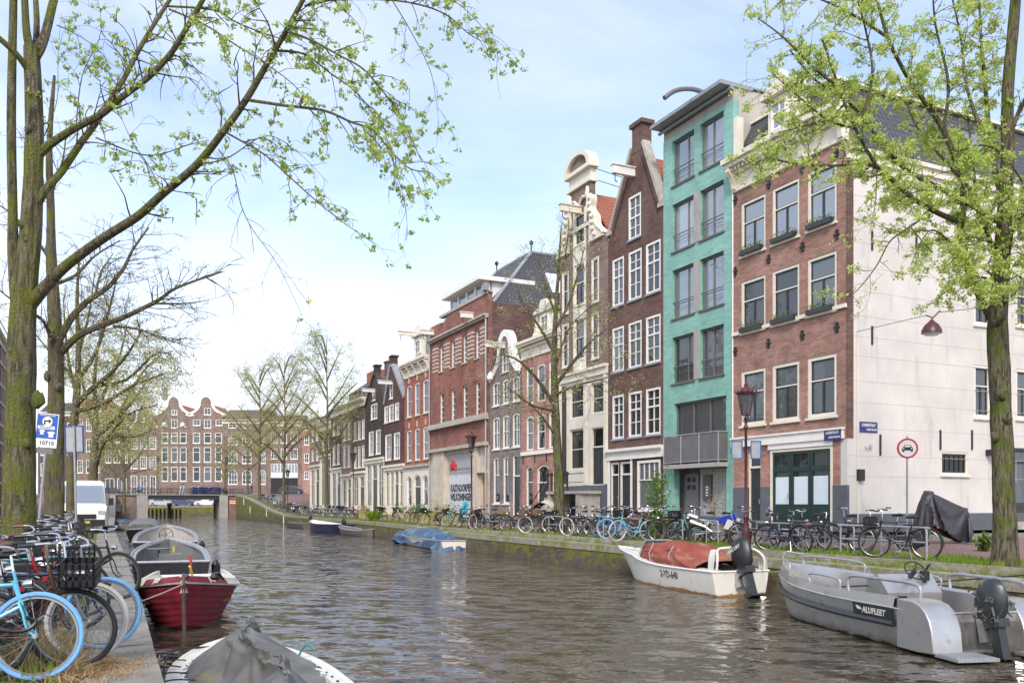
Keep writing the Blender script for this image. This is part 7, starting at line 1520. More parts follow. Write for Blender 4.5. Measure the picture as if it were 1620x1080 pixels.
 # boats
def hull(L_,Bm,free,bow=1.0,sheer=.25,tw=.8,draft=.22,mat=None,inner=None,rim=None,strakes=0,chine=.55,n=16,prow=.25,rimr=.035,flare=.78,hollow=True,floor=None,doub=False,k=8,wl=None):
 """returns dict of MBs. x forward (bow at +L/2), z=0 is the waterline. gunwale height = free (+sheer at the bow)"""
 def half(t):
  if doub:return Bm/2*max(0.0,math.sin(math.pi*min(max(t,.0),1)))**.6
  a=tw+(1-tw)*min(1,t/.4)**.8 if t<.4 else 1.0
  b=1.0 if t<.45 else max(0,1-((t-.45)/.55)**(1.6+bow))**.85
  return Bm/2*a*b
 def gz(t):return free+sheer*max(0,(t-.3)/.7)**2+(sheer*.6*(1-t/.3)**2 if doub and t<.3 else .03*(1-t))
 O=MB(); I=MB(); Rm=MB(); rows=[]; irows=[]; gl=[]; gr=[]
 for i in range(n+1):
  t=i/n; x=-L_/2+L_*t; hb=max(half(t),.012); z1=gz(t); kz=-draft*(1-max(0,(t-.7)/.3)**2*1.1); lead=prow*max(0,(t-.8)/.2)
  row=[]
  for j in range(2*k+1):
   u=(j-k)/k; a=abs(u); s=1 if u>0 else -1
   if a<chine:q=a/chine; y=hb*flare*q**.9; z=kz+(draft*.55+.02)*q**1.6
   else:
    q=(a-chine)/(1-chine); y=hb*(flare+(1-flare)*q**.8); z=(kz+draft*.55+.02)+(z1-(kz+draft*.55+.02))*q
    if strakes:y+=.028*(1-(q*strakes)%1.0)*(hb>.05)
   row.append((x+lead*((z-kz)/(z1-kz))-prow*.3*(t>.8)*(1-(z-kz)/(z1-kz))*(t-.8)/.2,s*y,z))
  rows.append(row); gl.append(row[-1]); gr.append(row[0])
  th=.035; fz=floor if floor is not None else .0
  def yo(zz):
   pr=row[k:]
   for a_,b_ in zip(pr,pr[1:]):
    if b_[2]>=zz:f_=(zz-a_[2])/max(1e-6,b_[2]-a_[2]); return max(.003,(a_[1]+(b_[1]-a_[1])*max(0,min(1,f_)))-th)
   return max(.003,pr[-1][1]-th)
  def xo(zz):f_=(zz-row[k][2])/max(1e-6,z1-row[k][2]); return row[k][0]+(row[-1][0]-row[k][0])*f_-(.06 if t>.85 else 0)
  zm_=fz+(z1-fz)*.5; irow=[(xo(z1),-yo(z1),z1-.004),(xo(zm_),-yo(zm_),zm_),(xo(fz),-yo(fz),fz),(xo(fz),0,fz-.01),(xo(fz),yo(fz),fz),(xo(zm_),yo(zm_),zm_),(xo(z1),yo(z1),z1-.004)]
  irows.append(irow)
 O.grid(rows); nv=len(rows[0])
 if not doub:O.add(rows[0],[tuple(range(nv))])
 I.grid(irows)
 if not doub:I.add([(p[0]+.04,p[1],p[2])for p in irows[0]],[tuple(reversed(range(len(irows[0]))))])
 loop=gl+gr[::-1]
 Rm.tube(gl,rimr,6); Rm.tube(gr,rimr,6)
 if not doub:Rm.tube([gr[0],gl[0]],rimr,6)
 return O,I,Rm,gl,gr,rows
def boat(label,loc,yaw,L_,Bm,free,mat,inmat,rimmat,name='boat',cat='boat',group=None,heel=0,trim=0,**kw):
 t=thing(name,label,cat,(loc[0],loc[1],WATER+(loc[2]if len(loc)>2 else 0)),group=group,rot=(heel,trim,yaw))
 O,I,Rm,gl,gr,rows=hull(L_,Bm,free,**kw)
 h=O.build('hull',mat,t,smooth=50)
 if I:I.build('inner_hull',inmat,t,smooth=40)
 Rm.build('gunwale',rimmat,t,smooth=True)
 return t,gl,gr,rows
def outboard(parent,x,z,s=1.0,tilt=0.0,colr='plastic_black',y=0,lod=0):
 """engine as a part with cowling, leg, gearcase, propeller and bracket"""
 e=bpy.data.objects.new('outboard_motor',None); col.objects.link(e); e.parent=parent; e.location=(x,y,z); e.rotation_euler=(0,tilt,0); e.scale=(s,s,s)
 m=MB(); rows=[]
 for zz,w_,l0,l1 in((.0,.10,-.30,.10),(.08,.14,-.36,.13),(.25,.155,-.40,.14),(.42,.145,-.40,.10),(.52,.11,-.36,.02),(.56,.05,-.28,-.08)):
  rows.append([(l0+(l1-l0)*(.5+.5*math.cos(a)),w_*math.sin(a)*1.0,zz)for a in[q*math.pi/6 for q in range(12)]])
 m.grid(rows,closeu=True); m.add(rows[-1],[tuple(range(12))]); m.build('cowling',M[colr],e,smooth=45)
 m=MB(); m.box((-.24,-.06,-.55),(-.06,.06,.02)); m.box((-.30,-.09,-.12),(.06,.09,0)); m.box((-.34,-.13,-.57),(.02,.13,-.54)); m.build('leg',M['paint_dark'],e)
 m=MB(); m.tube([(.06,0,-.72),(.0,0,-.72),(-.22,0,-.72),(-.36,0,-.72)],[.02,.055,.055,.03],8); m.box((-.2,-.02,-.9),(-.06,.02,-.54)); m.build('gearcase',M['paint_dark'],e)
 m=MB()
 for q in range(3):
  a=q*2*math.pi/3; m.add([(-.37,.03*math.cos(a),-.72+.03*math.sin(a)),(-.35,.13*math.cos(a-.35),-.72+.13*math.sin(a-.35)),(-.40,.14*math.cos(a+.35),-.72+.14*math.sin(a+.35))],[(0,1,2)])
 m.build('propeller',M['steel'],e)
 m=MB(); m.box((.0,-.13,-.3),(.09,.13,.03)); m.tube([(.02,-.12,-.02),(.02,.12,-.02)],.03,8); m.build('bracket',M['steel'],e)
 return e
def yawcam(px,y,extra=0):return 0
def WP(x,y):return PZ(x,y,WATER)
def rope(pts,parent=None,label=None,mat='rope',r=.012,sag=0.15):
 q=[]; a=Vector(pts[0]);
 for i in range(len(pts)-1):
  for k in range(8):t=k/8; p=Vector(pts[i]).lerp(Vector(pts[i+1]),t); p.z-=sag*4*t*(1-t); q.append(p)
 q.append(Vector(pts[-1])); m=MB(); m.tube(q,r,5); o=m.build('rope',M[mat],parent,smooth=True)
 if label:tag(o,label,'rope')
 return o
M['rope']=plain('rope',(.42,.36,.26),.9); M['rope_blue']=plain('rope_blue',(.05,.2,.25),.8)
M['gel_white']=plain('gel_white',(.70,.68,.60),.3,var=.06,scale=2,dirt=((.42,.33,.20),3,.62))
add_moss(M['gel_white'],(.30,.17,.07),lo=.52,sc=1.8,zc=(.0,.22,.30,-.5))
M['alu_hull']=plain('alu_hull',(.55,.54,.52),.34,metal=.8,var=.10,scale=2.5,dirt=((.28,.27,.24),3,.58),bump=.1,bscale=3)
add_moss(M['alu_hull'],(.12,.10,.03),lo=.55,sc=2.2,zc=(-.02,.25,.30,-.5))
M['alu_in']=plain('alu_in',(.34,.33,.31),.45,metal=.5,var=.15,scale=3,dirt=((.18,.17,.11),3,.55))
M['clinker']=plain('clinker',(.22,.018,.035),.55,var=.35,scale=4,dirt=((.10,.035,.03),4,.55),stretch=(1,1,.5))
add_moss(M['clinker'],(.13,.13,.06),lo=.55,sc=2.5,zc=(-.02,.20,.32,-.5))
M['canvas_red']=plain('canvas_red',(.27,.065,.045),.85,var=.25,scale=2.5,bump=.5,bscale=5,dirt=((.32,.17,.10),1.2,.50))
M['canvas_grey']=plain('canvas_grey',(.135,.135,.125),.42,var=.35,scale=3,bump=.3,bscale=8,dirt=((.17,.18,.05),2.4,.57))
M['canvas_blue']=plain('canvas_blue',(.05,.105,.19),.6,var=.35,scale=3,bump=.4,bscale=6,dirt=((.22,.27,.22),1.6,.52))
M['hull_black']=plain('hull_black',(.025,.025,.027),.4,var=.15); M['hull_grey']=plain('hull_grey',(.17,.17,.165),.5,var=.2,dirt=((.10,.10,.08),3,.55)); M['sloop_in']=plain('sloop_in',(.42,.40,.36),.6,var=.15,dirt=((.22,.2,.16),3,.55))
M['hull_navy']=plain('hull_navy',(.02,.025,.06),.35); M['hull_wood']=plain('hull_wood',(.13,.115,.10),.7,var=.25)
CANAL=math.pi/2
def local(t,p):return t.matrix_basis.inverted()@Vector(p)
pb=WP(1012,893); ps=WP(1185,955)
bow_=P(1000,885,0.0+F*2.05/90); st_=P(1170,940,F*2.35/150)
bx=Vector((QR(22)-1.15,0,0))
b0=PZ(1003,905,WATER); b1=PZ(1165,951,WATER)
b0=Vector((16.15,SN(1003,16.15),0)); b1=Vector((15.35,SN(1172,15.35),0)); ctr=(b0+b1)/2; yw=math.atan2(b0.y-b1.y,b0.x-b1.x); Lb=(b0-b1).length
t,gl,gr,rows=boat('white motorboat under a faded red canvas hood, registration number on its side',ctr,yw,Lb,1.95,.62,M['gel_white'],M['gel_white'],M['paint_white'],name='motorboat',cat='motorboat',sheer=.34,tw=.88,prow=1.15,draft=.2,chine=.5,flare=.84,bow=.6,rimr=.03,n=20)
h2=Lb/2
m=MB(); rws=[]
for i in range(9):
 tt=.62+.38*i/8; j=min(20,round(tt*20)); a,b=Vector(gl[j]),Vector(gr[j]); rws.append([a,a.lerp(b,.25)+Vector((0,0,.09*(1-i/8))),a.lerp(b,.5)+Vector((0,0,.12*(1-i/8))),a.lerp(b,.75)+Vector((0,0,.09*(1-i/8))),b])
m.grid(rws); m.build('foredeck',M['gel_white'],t,smooth=True)
m=MB()
for s in(gl,gr):
 ps_=[Vector(p)for p in s[:14]]; m.grid([[p+Vector((0,0,.02)),p+Vector((0,-.26 if p.y>0 else .26,.05)),p+Vector((0,-.28 if p.y>0 else .28,-.1))]for p in ps_])
m.build('side_deck',M['gel_white'],t,smooth=40)
xs=h2*.50; ww=.66; m=MB(); zt=.78
scr=[(xs+.62,0,zt+.0),(xs+.45,ww*.6,zt),(xs-.1,ww,zt-.08)]; top=[(xs+.05,0,zt+.50),(xs-.05,ww*.62,zt+.50),(xs-.35,ww*.9,zt+.46)]
fullb=[(p[0],-p[1],p[2])for p in scr[::-1]][:-1]+scr; fullt=[(p[0],-p[1],p[2])for p in top[::-1]][:-1]+top
m.tube(fullb,.018,6); m.tube(fullt,.02,6)
for a,b in zip(fullb,fullt):m.tube([a,b],.016,6)
fr_=m.build('windscreen',M['galv'],t)
m=MB(); m.grid([fullb,fullt]); m.build('pane',M['glass'],fr_,fix=False)
def hood(L0,L1,wid,zs,ztop,nb=7,sag=.05,seed=1,zr=None):
 r=random.Random(seed); rw=[]; nx=26
 for i in range(nx+1):
  q=i/nx; x=L0+(L1-L0)*q; zz=ztop(q); row=[]; w_=wid(q)
  for j in range(19):
   a=math.pi*j/18; c,s=math.cos(a),math.sin(a); sg=sag*math.sin(q*math.pi*nb)**2
   y=w_*(abs(c)**.72)*(1 if c>0 else -1); z=zs(q)+(zz-zs(q)-sg)*(s**.85)
   z+=.018*math.sin(j*1.7+i*.9)+.012*r.uniform(-1,1); row.append((x,y,z))
  rw.append(row)
 m=MB(); m.grid(rw); m.add(rw[-1],[tuple(range(19))]); m.add(rw[0],[tuple(range(19))]); return m
def zt1(q):return 1.16+.16*math.sin(min(1,q/.45)*math.pi/2)-(.48*max(0,(q-.55)/.45)**1.3)
hd=hood(xs-.02,-h2*.74,lambda q:.60+.28*min(1,q*3),lambda q:.70-.05*q,lambda q:zt1(q)+.03,3,.0); hr=[hd.v[i*19:(i+1)*19]for i in range(27)]
hr=[[a.lerp(b,k/2)for a,b in zip(r,r[1:])for k in range(2)]+[r[-1]]for r in hr]; hr=[[a.lerp(b,k/3)for a,b in zip(r1,r2)]for r1,r2 in zip(hr,hr[1:])for k in range(3)]+[hr[-1]]
cc=MB()
for q in(.02,.30,.62,.96):
 x=xs+(-h2*.78-xs)*q; rr_=hd.v[int(round(q*26))*19:int(round(q*26))*19+19]; cc.tube([Vector((v.x,v.y*.97,v.z-.05))for v in rr_],.02,5)
ni,nj=len(hr),len(hr[0]); hr=drape(hr,[i*nj+j for i in range(ni)for j in range(nj)if i in(0,ni-1)or j in(0,nj-1)],[cc],26,-.035,bend=.5)
m=MB(); m.grid(hr); cv=m.build('canvas_hood',M['canvas_red'],t,smooth=60)
m=MB()
for q in(.32,.62):
 x=xs+(-h2*.78-xs)*q; m.tube([(x,.86,.66),(x+.1,.87,.95),(x+.12,.70,zt1(q)-.05)],.016,6)
m.build('hood_bow',M['galv'],t)
m=MB()
for i in range(14):m.tube([(xs-.1-i*.2,.9,.69),(xs-.1-i*.2,.92,.70)],.016,6); m.tube([(xs-.1-i*.2,-.9,.69),(xs-.1-i*.2,-.92,.70)],.016,6)
m.build('snaps',M['chrome'],t)
m=MB(); poly_t=[(-h2+.05,-.75,.58),(-h2+.05,.75,.58),(-h2+.10,.72,1.12),(-h2+.10,-.72,1.12)]
m.tube(interp([(-h2+.02,.72,.60),(-h2+.0,.70,1.0),(-h2+.25,.52,1.22),(-h2+.3,0,1.26),(-h2+.25,-.52,1.22),(-h2+.0,-.70,1.0),(-h2+.02,-.72,.60)],4),.035,7)
m.grid([[(-h2+.35,.78,.62),(-h2+.35,.76,1.0),(-h2+.5,.6,1.2),(-h2+.5,-.6,1.2),(-h2+.35,-.76,1.0),(-h2+.35,-.78,.62)],[(-h2+.0,.82,.60),(-h2-.02,.80,1.0),(-h2+.22,.62,1.23),(-h2+.22,-.62,1.23),(-h2-.02,-.80,1.0),(-h2,-.82,.60)]])
m.build('engine_screen',M['gel_white'],t,smooth=40)
e=outboard(t,-h2-.02,.66,1.45,.42)
text_mesh('MERCURY',.10,M['paint_white'],e,(-.14,-.158,.36),(math.pi/2,0,0),name='lettering'); text_mesh('MERCURY',.10,M['paint_white'],e,(-.14,.158,.36),(math.pi/2,0,math.pi),name='lettering')
def hulltext(s,t,rows,tt,q,size,mat,side,dz=0,sx=.8):
 """lettering laid on the hull side at length fraction tt and height fraction q"""
 n=len(rows)-1; i=int(tt*n); row=rows[i]; row2=rows[min(n,i+1)]; k=(len(row)-1)//2; j=len(row)-1 if side>0 else 0; jj=(k+int(k*.72))if side>0 else(k-int(k*.72))
 a=Vector(row[j]); b=Vector(row[jj]); a2=Vector(row2[j]); p=a.lerp(b,q); ux=(a2-a).normalized()*(-1 if side>0 else 1); uz=(a-b).normalized(); nn=ux.cross(uz).normalized(); uz=nn.cross(ux)
 mt=Matrix((ux,uz,nn)).transposed().to_euler(); return text_mesh(s,size,mat,t,p+nn*.012,mt,sx=sx,depth=.003)
hulltext('2-YD-640',t,rows,.36,.42,.30,M['iron'],-1,sx=.8); hulltext('2-YD-640',t,rows,.36,.42,.30,M['iron'],1,sx=.8)
m=MB(); m.lathe([(.03,0),(.03,.08),(.06,.1),(.06,.13)],8,(h2*.95,0,.98)); m.tube([(h2*.9,.1,.95),(h2*1.02,.06,1.06),(h2*1.1,0,1.0)],.012,5); m.build('cleat',M['chrome'],t)
sp_pos=t
bA=Vector((14.65,SN(1258,14.65),0)); bB=Vector((12.9,SN(1560,12.9),0))
ctr=(bA+bB)/2; yw=math.atan2(bA.y-bB.y,bA.x-bB.x); La=(bA-bB).length
t,gl,gr,rows=boat('open aluminium boat with steering console and tube rails, nearest on the right',ctr,yw,La,2.25,.66,M['alu_hull'],M['alu_in'],M['alu_hull'],name='aluminium_boat',cat='motorboat',sheer=.22,tw=.92,prow=.45,draft=.2,chine=.42,flare=.84,bow=1.6,rimr=.02,n=22,floor=.12)
h2=La/2
def inset(p,d,dz=0):v=Vector(p); s=1 if v.y>0 else -1; return Vector((v.x,v.y-s*min(d,abs(v.y)),v.z+dz))
m=MB()
for s in(gl,gr):
 m.grid([[Vector(p),inset(p,.03,.16),inset(p,.12,.18),inset(p,.16,.13),inset(p,.17,-.3)]for p in s[3:]])
m.build('side_deck',M['alu_hull'],t,smooth=35)
m=MB()
for s in(gl,gr):m.tube([inset(p,.01,-.27)for p in s[3:]],.055,8)
m.build('rub_rail',M['paint_dark'],t,smooth=True)
def railing(i0,i1,s,hh=.22,d=.08):
 ps=[inset(s[i],d,.17)for i in range(i0,i1+1)]; u=Vector((0,0,hh)); return interp([ps[0],ps[0]+u*.8]+[p+u for p in ps[1:-1]]+[ps[-1]+u*.8,ps[-1]],3)
for s in(gl,gr):
 m=MB(); m.tube(railing(17,21,s),.022,7); m.build('tube_rail',M['galv'],t,smooth=True)
 m=MB(); m.tube(railing(9,13,s,.18),.022,7); m.build('tube_rail',M['galv'],t,smooth=True)
 m=MB(); m.tube(railing(1,8,s,.28),.03,8); m.build('tube_rail',M['galv'],t,smooth=True)
m=MB(); m.tube(interp([inset(gl[21],.08,.39),Vector((h2+.38,0,1.30)),inset(gr[21],.08,.39)],5),.022,7); m.build('tube_rail',M['galv'],t,smooth=True)
for sd in(1,-1):
 y0_,y1_=(1.08,.55)if sd>0 else(-1.08,-.55); a,b=min(y0_,y1_),max(y0_,y1_); m=MB()
 prof=[(-h2+.75,.86),(-h2+.35,.86),(-h2+.15,.82),(-h2-.0,.72),(-h2-.10,.58),(-h2-.16,.42),(-h2-.20,.08),(-h2+.2,.05),(-h2+.75,.05)]
 m.prism(prof,a,b); sb_=m.build('stern_box',M['alu_hull'],t,smooth=30); bv=sb_.modifiers.new('bevel','BEVEL'); bv.width=.02; bv.segments=2; bv.limit_method='ANGLE'
m=MB(); m.box((-h2-.75,-1.05,.05),(-h2-.2,-.35,.10)); m.box((-h2-.75,.35,.05),(-h2-.2,1.05,.10))
for sd in(-1,1):
 for i in range(9):y=sd*(.4+i*.075); m.box((-h2-.70,y,.10),(-h2-.25,y+.03,.112))
m.build('swim_platform',M['galv'],t)
m=MB(); m.box((-h2+.0,-.6,.1),(-h2+.06,.6,.55)); m.box((-h2+.06,-1.0,.12),(-h2+.55,1.0,.40)); m.build('stern_bench',M['alu_in'],t)
cx=-h2*.22
m=MB(); m.prism([(cx-.35,.12),(cx+.45,.12),(cx+.30,1.02),(cx-.05,1.12),(cx-.38,.80)],-.72,.38); cs=m.build('console',M['alu_hull'],t,smooth=30)
m=MB(); w0=Vector((cx-.22,-.2,1.10)); ax_=Vector((-.75,0,.65)).normalized(); uu=Vector((0,1,0)); vv=ax_.cross(uu)
c0=w0+ax_*.16; m.tube([c0+(uu*math.cos(a)+vv*math.sin(a))*.2 for a in[q*math.pi/10 for q in range(20)]],.014,6,closed=True)
for q in range(3):a=q*2.1; m.tube([c0,c0+(uu*math.cos(a)+vv*math.sin(a))*.2],.012,5)
m.tube([w0-ax_*.05,c0],.045,8); m.build('steering_wheel',M['plastic_black'],t,smooth=True)
m=MB(); m.box((cx-.26,-.55,1.0),(cx-.10,-.45,1.18)); m.tube([(cx-.18,-.5,1.15),(cx-.28,-.52,1.30),(cx-.22,-.6,1.31)],.02,6); m.build('throttle',M['plastic_black'],t)
m=MB(); m.box((cx-.38,.0,.62),(cx-.39,.25,.74)); m.build('switch_panel',M['plastic_black'],t)
e=outboard(t,-h2-.12,.58,1.12,.25,'paint_dark',y=0.05)
m=MB(); r_=random.Random(4)
for i in range(44):a=Vector((r_.uniform(-.46,.16),r_.choice([-1,1])*r_.uniform(.10,.155),r_.uniform(-.05,.45))); m.tube([a,a+Vector((r_.uniform(-.07,.07),r_.uniform(-.02,.02),r_.uniform(-.07,.07))),a+Vector((r_.uniform(-.1,.1),r_.uniform(-.02,.02),r_.uniform(-.1,.1)))],r_.uniform(.006,.018),5)
m.build('engine_parts',M['paint_grey'],e)
for sd,s in((-1,gr),(1,gl)):
 m=MB(); m.grid([[inset(s[i],.01,-.24),inset(s[i],-.022,-.0)]for i in range(3,8)]); m.build('name_panel',M['paint_dark'],t,smooth=True,fix=False)
 a=Vector(s[4]); b=Vector(s[6]); ux=(b-a).normalized()*(1 if sd<0 else -1); uz=(inset(s[5],-.022,0)-inset(s[5],.01,-.24)).normalized(); nn=ux.cross(uz).normalized(); uz=nn.cross(ux); p=(inset(s[5],.01,-.24)+inset(s[5],-.022,0))/2
 text_mesh('ALUFLEET',.15,M['paint_white'],t,p+nn*.014+ux*.05,Matrix((ux,uz,nn)).transposed().to_euler(),depth=.002,shear=.25,bold=.003)
 m=MB(); q=p+nn*.016-ux*.42; m.add([q,q+ux*.13,q+ux*.13+uz*.03,q+ux*.05+uz*.06,q-ux*.04+uz*.07],[(0,1,2,3,4)]); m.build('emblem',M['paint_white'],t)
m=MB(); m.box((-h2-.02,-1.0,.42),(-h2+.14,-1.095,.50)); m.build('red_label',paint((.5,.04,.03)),t)
tB=t
rope([sp_pos.matrix_basis@Vector((-Lb/2+.6,-.85,.68)),tB.matrix_basis@Vector((h2+.3,-.1,.95))],label='slack mooring rope between the white motorboat and the aluminium boat',sag=.12)
rope([tB.matrix_basis@Vector((-.4,.9,.86)),Vector((QR(9)+1.6,10.5,-1.25))],label='mooring line from the aluminium boat up to the quay',sag=.05,mat='rubber',r=.016)
def leftboat(sb,ss,nb,ns):a=Vector((nb,sb,0)); b=Vector((ns,ss,0)); return(a+b)/2,math.atan2(a.y-b.y,a.x-b.x),(a-b).length
bz=PZ(293,1002,WATER)
ct,yw,Lr=leftboat(bz.y+.2,bz.y+5.6,bz.x,bz.x+.62)
t,gl,gr,rows=boat('red wooden clinker boat with white gunwale, its bow towards the camera',ct,yw,Lr,2.05,.62,M['clinker'],M['paint_cream'],M['paint_white'],name='clinker_boat',cat='boat',sheer=.36,tw=.8,prow=.32,draft=.16,strakes=7,k=40,chine=.3,flare=.60,bow=.9,rimr=.035,n=20,floor=.15)
h2=Lr/2; pm=P(0,0,1)
m=MB(); rws=[]
for s in(gl,gr):m.grid([[inset(p,-.03,-.01),inset(p,.06,.13),inset(p,.14,.14),inset(p,.15,-.2)]for p in s])
m.build('gunwale_board',M['gel_white'],t,smooth=40)
m=MB(); m.grid([[inset(gl[i],.07,.12),Vector((gl[i][0],0,gl[i][2]+.15)),inset(gr[i],.07,.12)]for i in range(16,21)]); m.build('foredeck',M['paint_cream'],t,smooth=True)
for sd,s in((-1,gr),(1,gl)):
 m=MB(); m.grid([[inset(s[i],-.045,.0),inset(s[i],.035,.12)]for i in range(16,21)]); m.build('name_board',M['clinker'],t,fix=False)
 a=Vector(s[16]); b=Vector(s[19]); ux=(b-a).normalized()*(1 if sd<0 else -1); uz=(inset(s[18],.035,.12)-inset(s[18],-.045,0)).normalized(); nn=ux.cross(uz).normalized(); p=(inset(s[18],.035,.12)+inset(s[18],-.045,0))/2
 text_mesh('JOEP',.14,M['paint_white'],t,p+nn*.012,Matrix((ux,nn.cross(ux),nn)).transposed().to_euler(),depth=.003,bold=.003)
m=MB(); tip=Vector(gl[20]); kl=Vector(rows[20][40]); m.tube([kl+Vector((-.02,0,-.05)),kl.lerp(tip,.5)+Vector((.015,-kl.lerp(tip,.5).y,0)),Vector((tip.x+.02,0,tip.z)),Vector((tip.x+.03,0,tip.z+.16))],.035,6); m.build('stem_post',M['wood_old'],t)
m=MB(); m.lathe([(.06,0),(.1,.05),(.06,.12)],8,(tip.x-.3,.55,.98)); m.tube([(tip.x-.3,.5,1.1),(tip.x-.25,.62,1.12),(tip.x-.35,.7,.98)],.025,6); m.tube([(tip.x-.1,-.06,1.05),(tip.x-.08,.08,1.1)],.035,6); m.build('bow_lamp',M['iron'],t)
for x_ in(-.3,.25):m=MB(); m.box((x_*Lr-.12,-.85,.42),(x_*Lr+.12,.85,.46)); m.build('thwart',M['wood_old'],t)
m=MB(); m.tube([(-h2*.85,.1,.5),(-h2*.6,.0,.95)],.03,6); m.build('tiller',paint((.45,.35,.03)),t); m=MB(); m.box((-h2-.06,-.03,.1),(-h2+.0,.03,1.15)); m.build('rudder',paint((.4,.03,.03)),t)
wb=t.matrix_basis@Vector((tip.x+.02,0,.95)); rope([wb,Vector((QL(9.3)-.0,bz.y-1.2,-1.75)),Vector((QL(9)-.2,bz.y-1.4,-1.4))],label='grey mooring rope from the bow of the red clinker boat',mat='rope',sag=.02)
ct,yw,Lt=leftboat(9.35,3.9,1.72,1.72)
t,gl,gr,rows=boat('white boat under a crumpled grey tarpaulin at the bottom edge, cut by the frame',Vector((1.56,9.45,0)),math.pi/2-.02,5.2,1.78,.50,M['gel_white'],M['gel_white'],M['paint_cream'],name='covered_boat',cat='boat',sheer=.12,tw=.8,prow=.12,draft=.2,bow=1.3,rimr=.045,n=18,floor=.1)
m=MB();
for s in(gl,gr):m.grid([[Vector(p)+Vector((0,0,.03)),inset(p,.20,.05),inset(p,.22,-.15)]for p in s])
m.build('side_deck',M['gel_white'],t,smooth=40)
m=MB(); rw=[]; r_=random.Random(6)
NI,NJ=92,50
for i in range(NI):
 q=i/(NI-1); x=-2.35+4.6*q; gi=min(17.999,max(0,(x+2.6)/5.2*18)); g0_=int(gi); gy=abs(gl[g0_][1])*(1-gi+g0_)+abs(gl[g0_+1][1])*(gi-g0_); wdt=max(.10,gy-.13)
 rw.append([(x,(2*j/(NJ-1)-1)*wdt,.56+.60*(1-abs(2*j/(NJ-1)-1)**2)*math.sin(math.pi*q)**.4)for j in range(NJ)])
fr1=MB()
for(ax_,ay_,ah)in((1.40,-.10,1.06),(.35,.16,.98),(-.75,-.12,.95),(-1.7,0,.8)):fr1.tube([(ax_,ay_,.1),(ax_,ay_,ah)],.035,6)
fr1.tube([(1.40,-.10,1.04),(.35,.16,.96)],.022,6); fr1.tube([(.35,.16,.96),(-.75,-.12,.93),(-1.7,0,.78)],.022,6)
fr1.box((.75,-.75,.40),(.95,.75,.50)); fr1.box((-.6,-.8,.40),(-.3,.8,.50)); fr1.box((-2.3,-.6,.3),(2.0,.6,.34))
rw=drape(rw,[i*NJ+j for i in range(NI)for j in range(NJ)if i in(0,NI-1)or(j in(0,NJ-1)and i%5==0)],[fr1],40,-.10)
m.grid(rw); tp=m.build('tarpaulin',M['canvas_grey'],t,smooth=70)
m=MB()
for s_ in(0,NJ-1):m.tube([Vector(r_[s_])+Vector((0,0,.01))for r_ in rw],.016,5)
m.build('hem',M['plastic_black'],tp)
m=MB()
for i in range(4,88,7):
 for s_ in(1,NJ-2):m.lathe([(.012,0),(.028,.004),(.028,.010),(.012,.012)],8,Vector(rw[i][s_])+Vector((0,0,.02)))
m.build('eyelets',M['chrome'],tp)
m=MB(); r_=random.Random(9)
for i in range(9):
 x=-1.6+i*.42; m.tube(interp([(x,.62+r_.uniform(0,.1),.62),(x+.06,.86,.63),(x+.1,1.0,.55),(x+.14,1.02,.35)],3),.008,4)
m.tube(interp([(2.2,.2,.62),(1.9,.7,.66),(1.2,.86,.64),(.6,.9,.62),(0,.93,.62),(-.8,.95,.62)],4),.012,5); m.build('lashing',M['rubber'],t)
m=MB(); m.tube(interp([(.9,-.78,.7),(1.05,-.7,.75),(1.1,-.62,.6),(.95,-.6,.5),(.8,-.7,.5)],4),.014,5); m.build('green_line',M['rope_blue'],t)
m=MB(); m.box((.55,-.75,.45),(.75,-.40,.53)); m.build('thwart',paint((.45,.40,.15)),t)
def sloop(label,px0,py,sb_off,Ls,Bs,fr,mt,imt,rmt,wheel=True,name='sloop',screen=False,motor=True,yb=None,dx=.25,sheer=.24):
 p=PZ(px0,py,WATER)
 ct,yw,L_=leftboat(p.y,p.y+Ls,p.x,p.x+dx)
 yw+=math.pi
 t,gl,gr,rows=boat(label,ct,yw,L_,Bs,fr,M[mt],M[imt],M[rmt],name=name,cat='boat',sheer=sheer,tw=.93,prow=.12,draft=.2,bow=1.9,rimr=.05,n=18,floor=.1,flare=.86)
 h2=L_/2; m=MB(); m.tube([(h2+.12,0,-.15),(h2+.16,0,fr+sheer-.02)],.03,6); m.build('stem_bar',M[mt],t)
 m=MB(); m.box((-.1*L_,-.35,.1),(.02*L_,.35,.8)); m.build('console',M[imt],t)
 if wheel:
  m=MB(); torus(m,.30,.016,20,5,(0,0,0));
  for q in range(5):a=q*1.257; m.tube([(0,0,0),(.3*math.cos(a),0,.3*math.sin(a))],.010,4)
  m.build('steering_wheel',M['iron'],t,loc=(-.13*L_,0,.98),rot=(0,0,math.pi/2))
 for x_ in(-.35,.22):m=MB(); m.box((x_*L_-.2,-Bs*.42,.42),(x_*L_+.2,Bs*.42,.48)); m.build('bench',M[imt],t)
 m=MB(); m.grid([[inset(s_[i],.0,.0),inset(s_[i],.14,.0),inset(s_[i],.14,-.06)]for s_ in(gl,)for i in range(19)]); m.grid([[inset(s_[i],.0,.0),inset(s_[i],.14,.0),inset(s_[i],.14,-.06)]for s_ in(gr,)for i in range(19)]); m.build('side_deck',M[rmt],t,smooth=40)
 if motor:m=MB(); m.lathe([(.03,-.3),(.12,-.2),(.13,.15),(.04,.3)],8,(-h2+.3,-Bs/2-.1,fr-.25)); m.build('fender',M['plastic_black'],t)
 m=MB(); torus(m,.05,.014,10,5,(0,0,0),math.pi,2*math.pi); m.build('stern_eye',M['chrome'],t,loc=(-h2-.03,0,.40),rot=(0,0,math.pi/2))
 return t,gl,gr
M['plastic_grey']=plain('plastic_grey',(.30,.30,.30),.5)
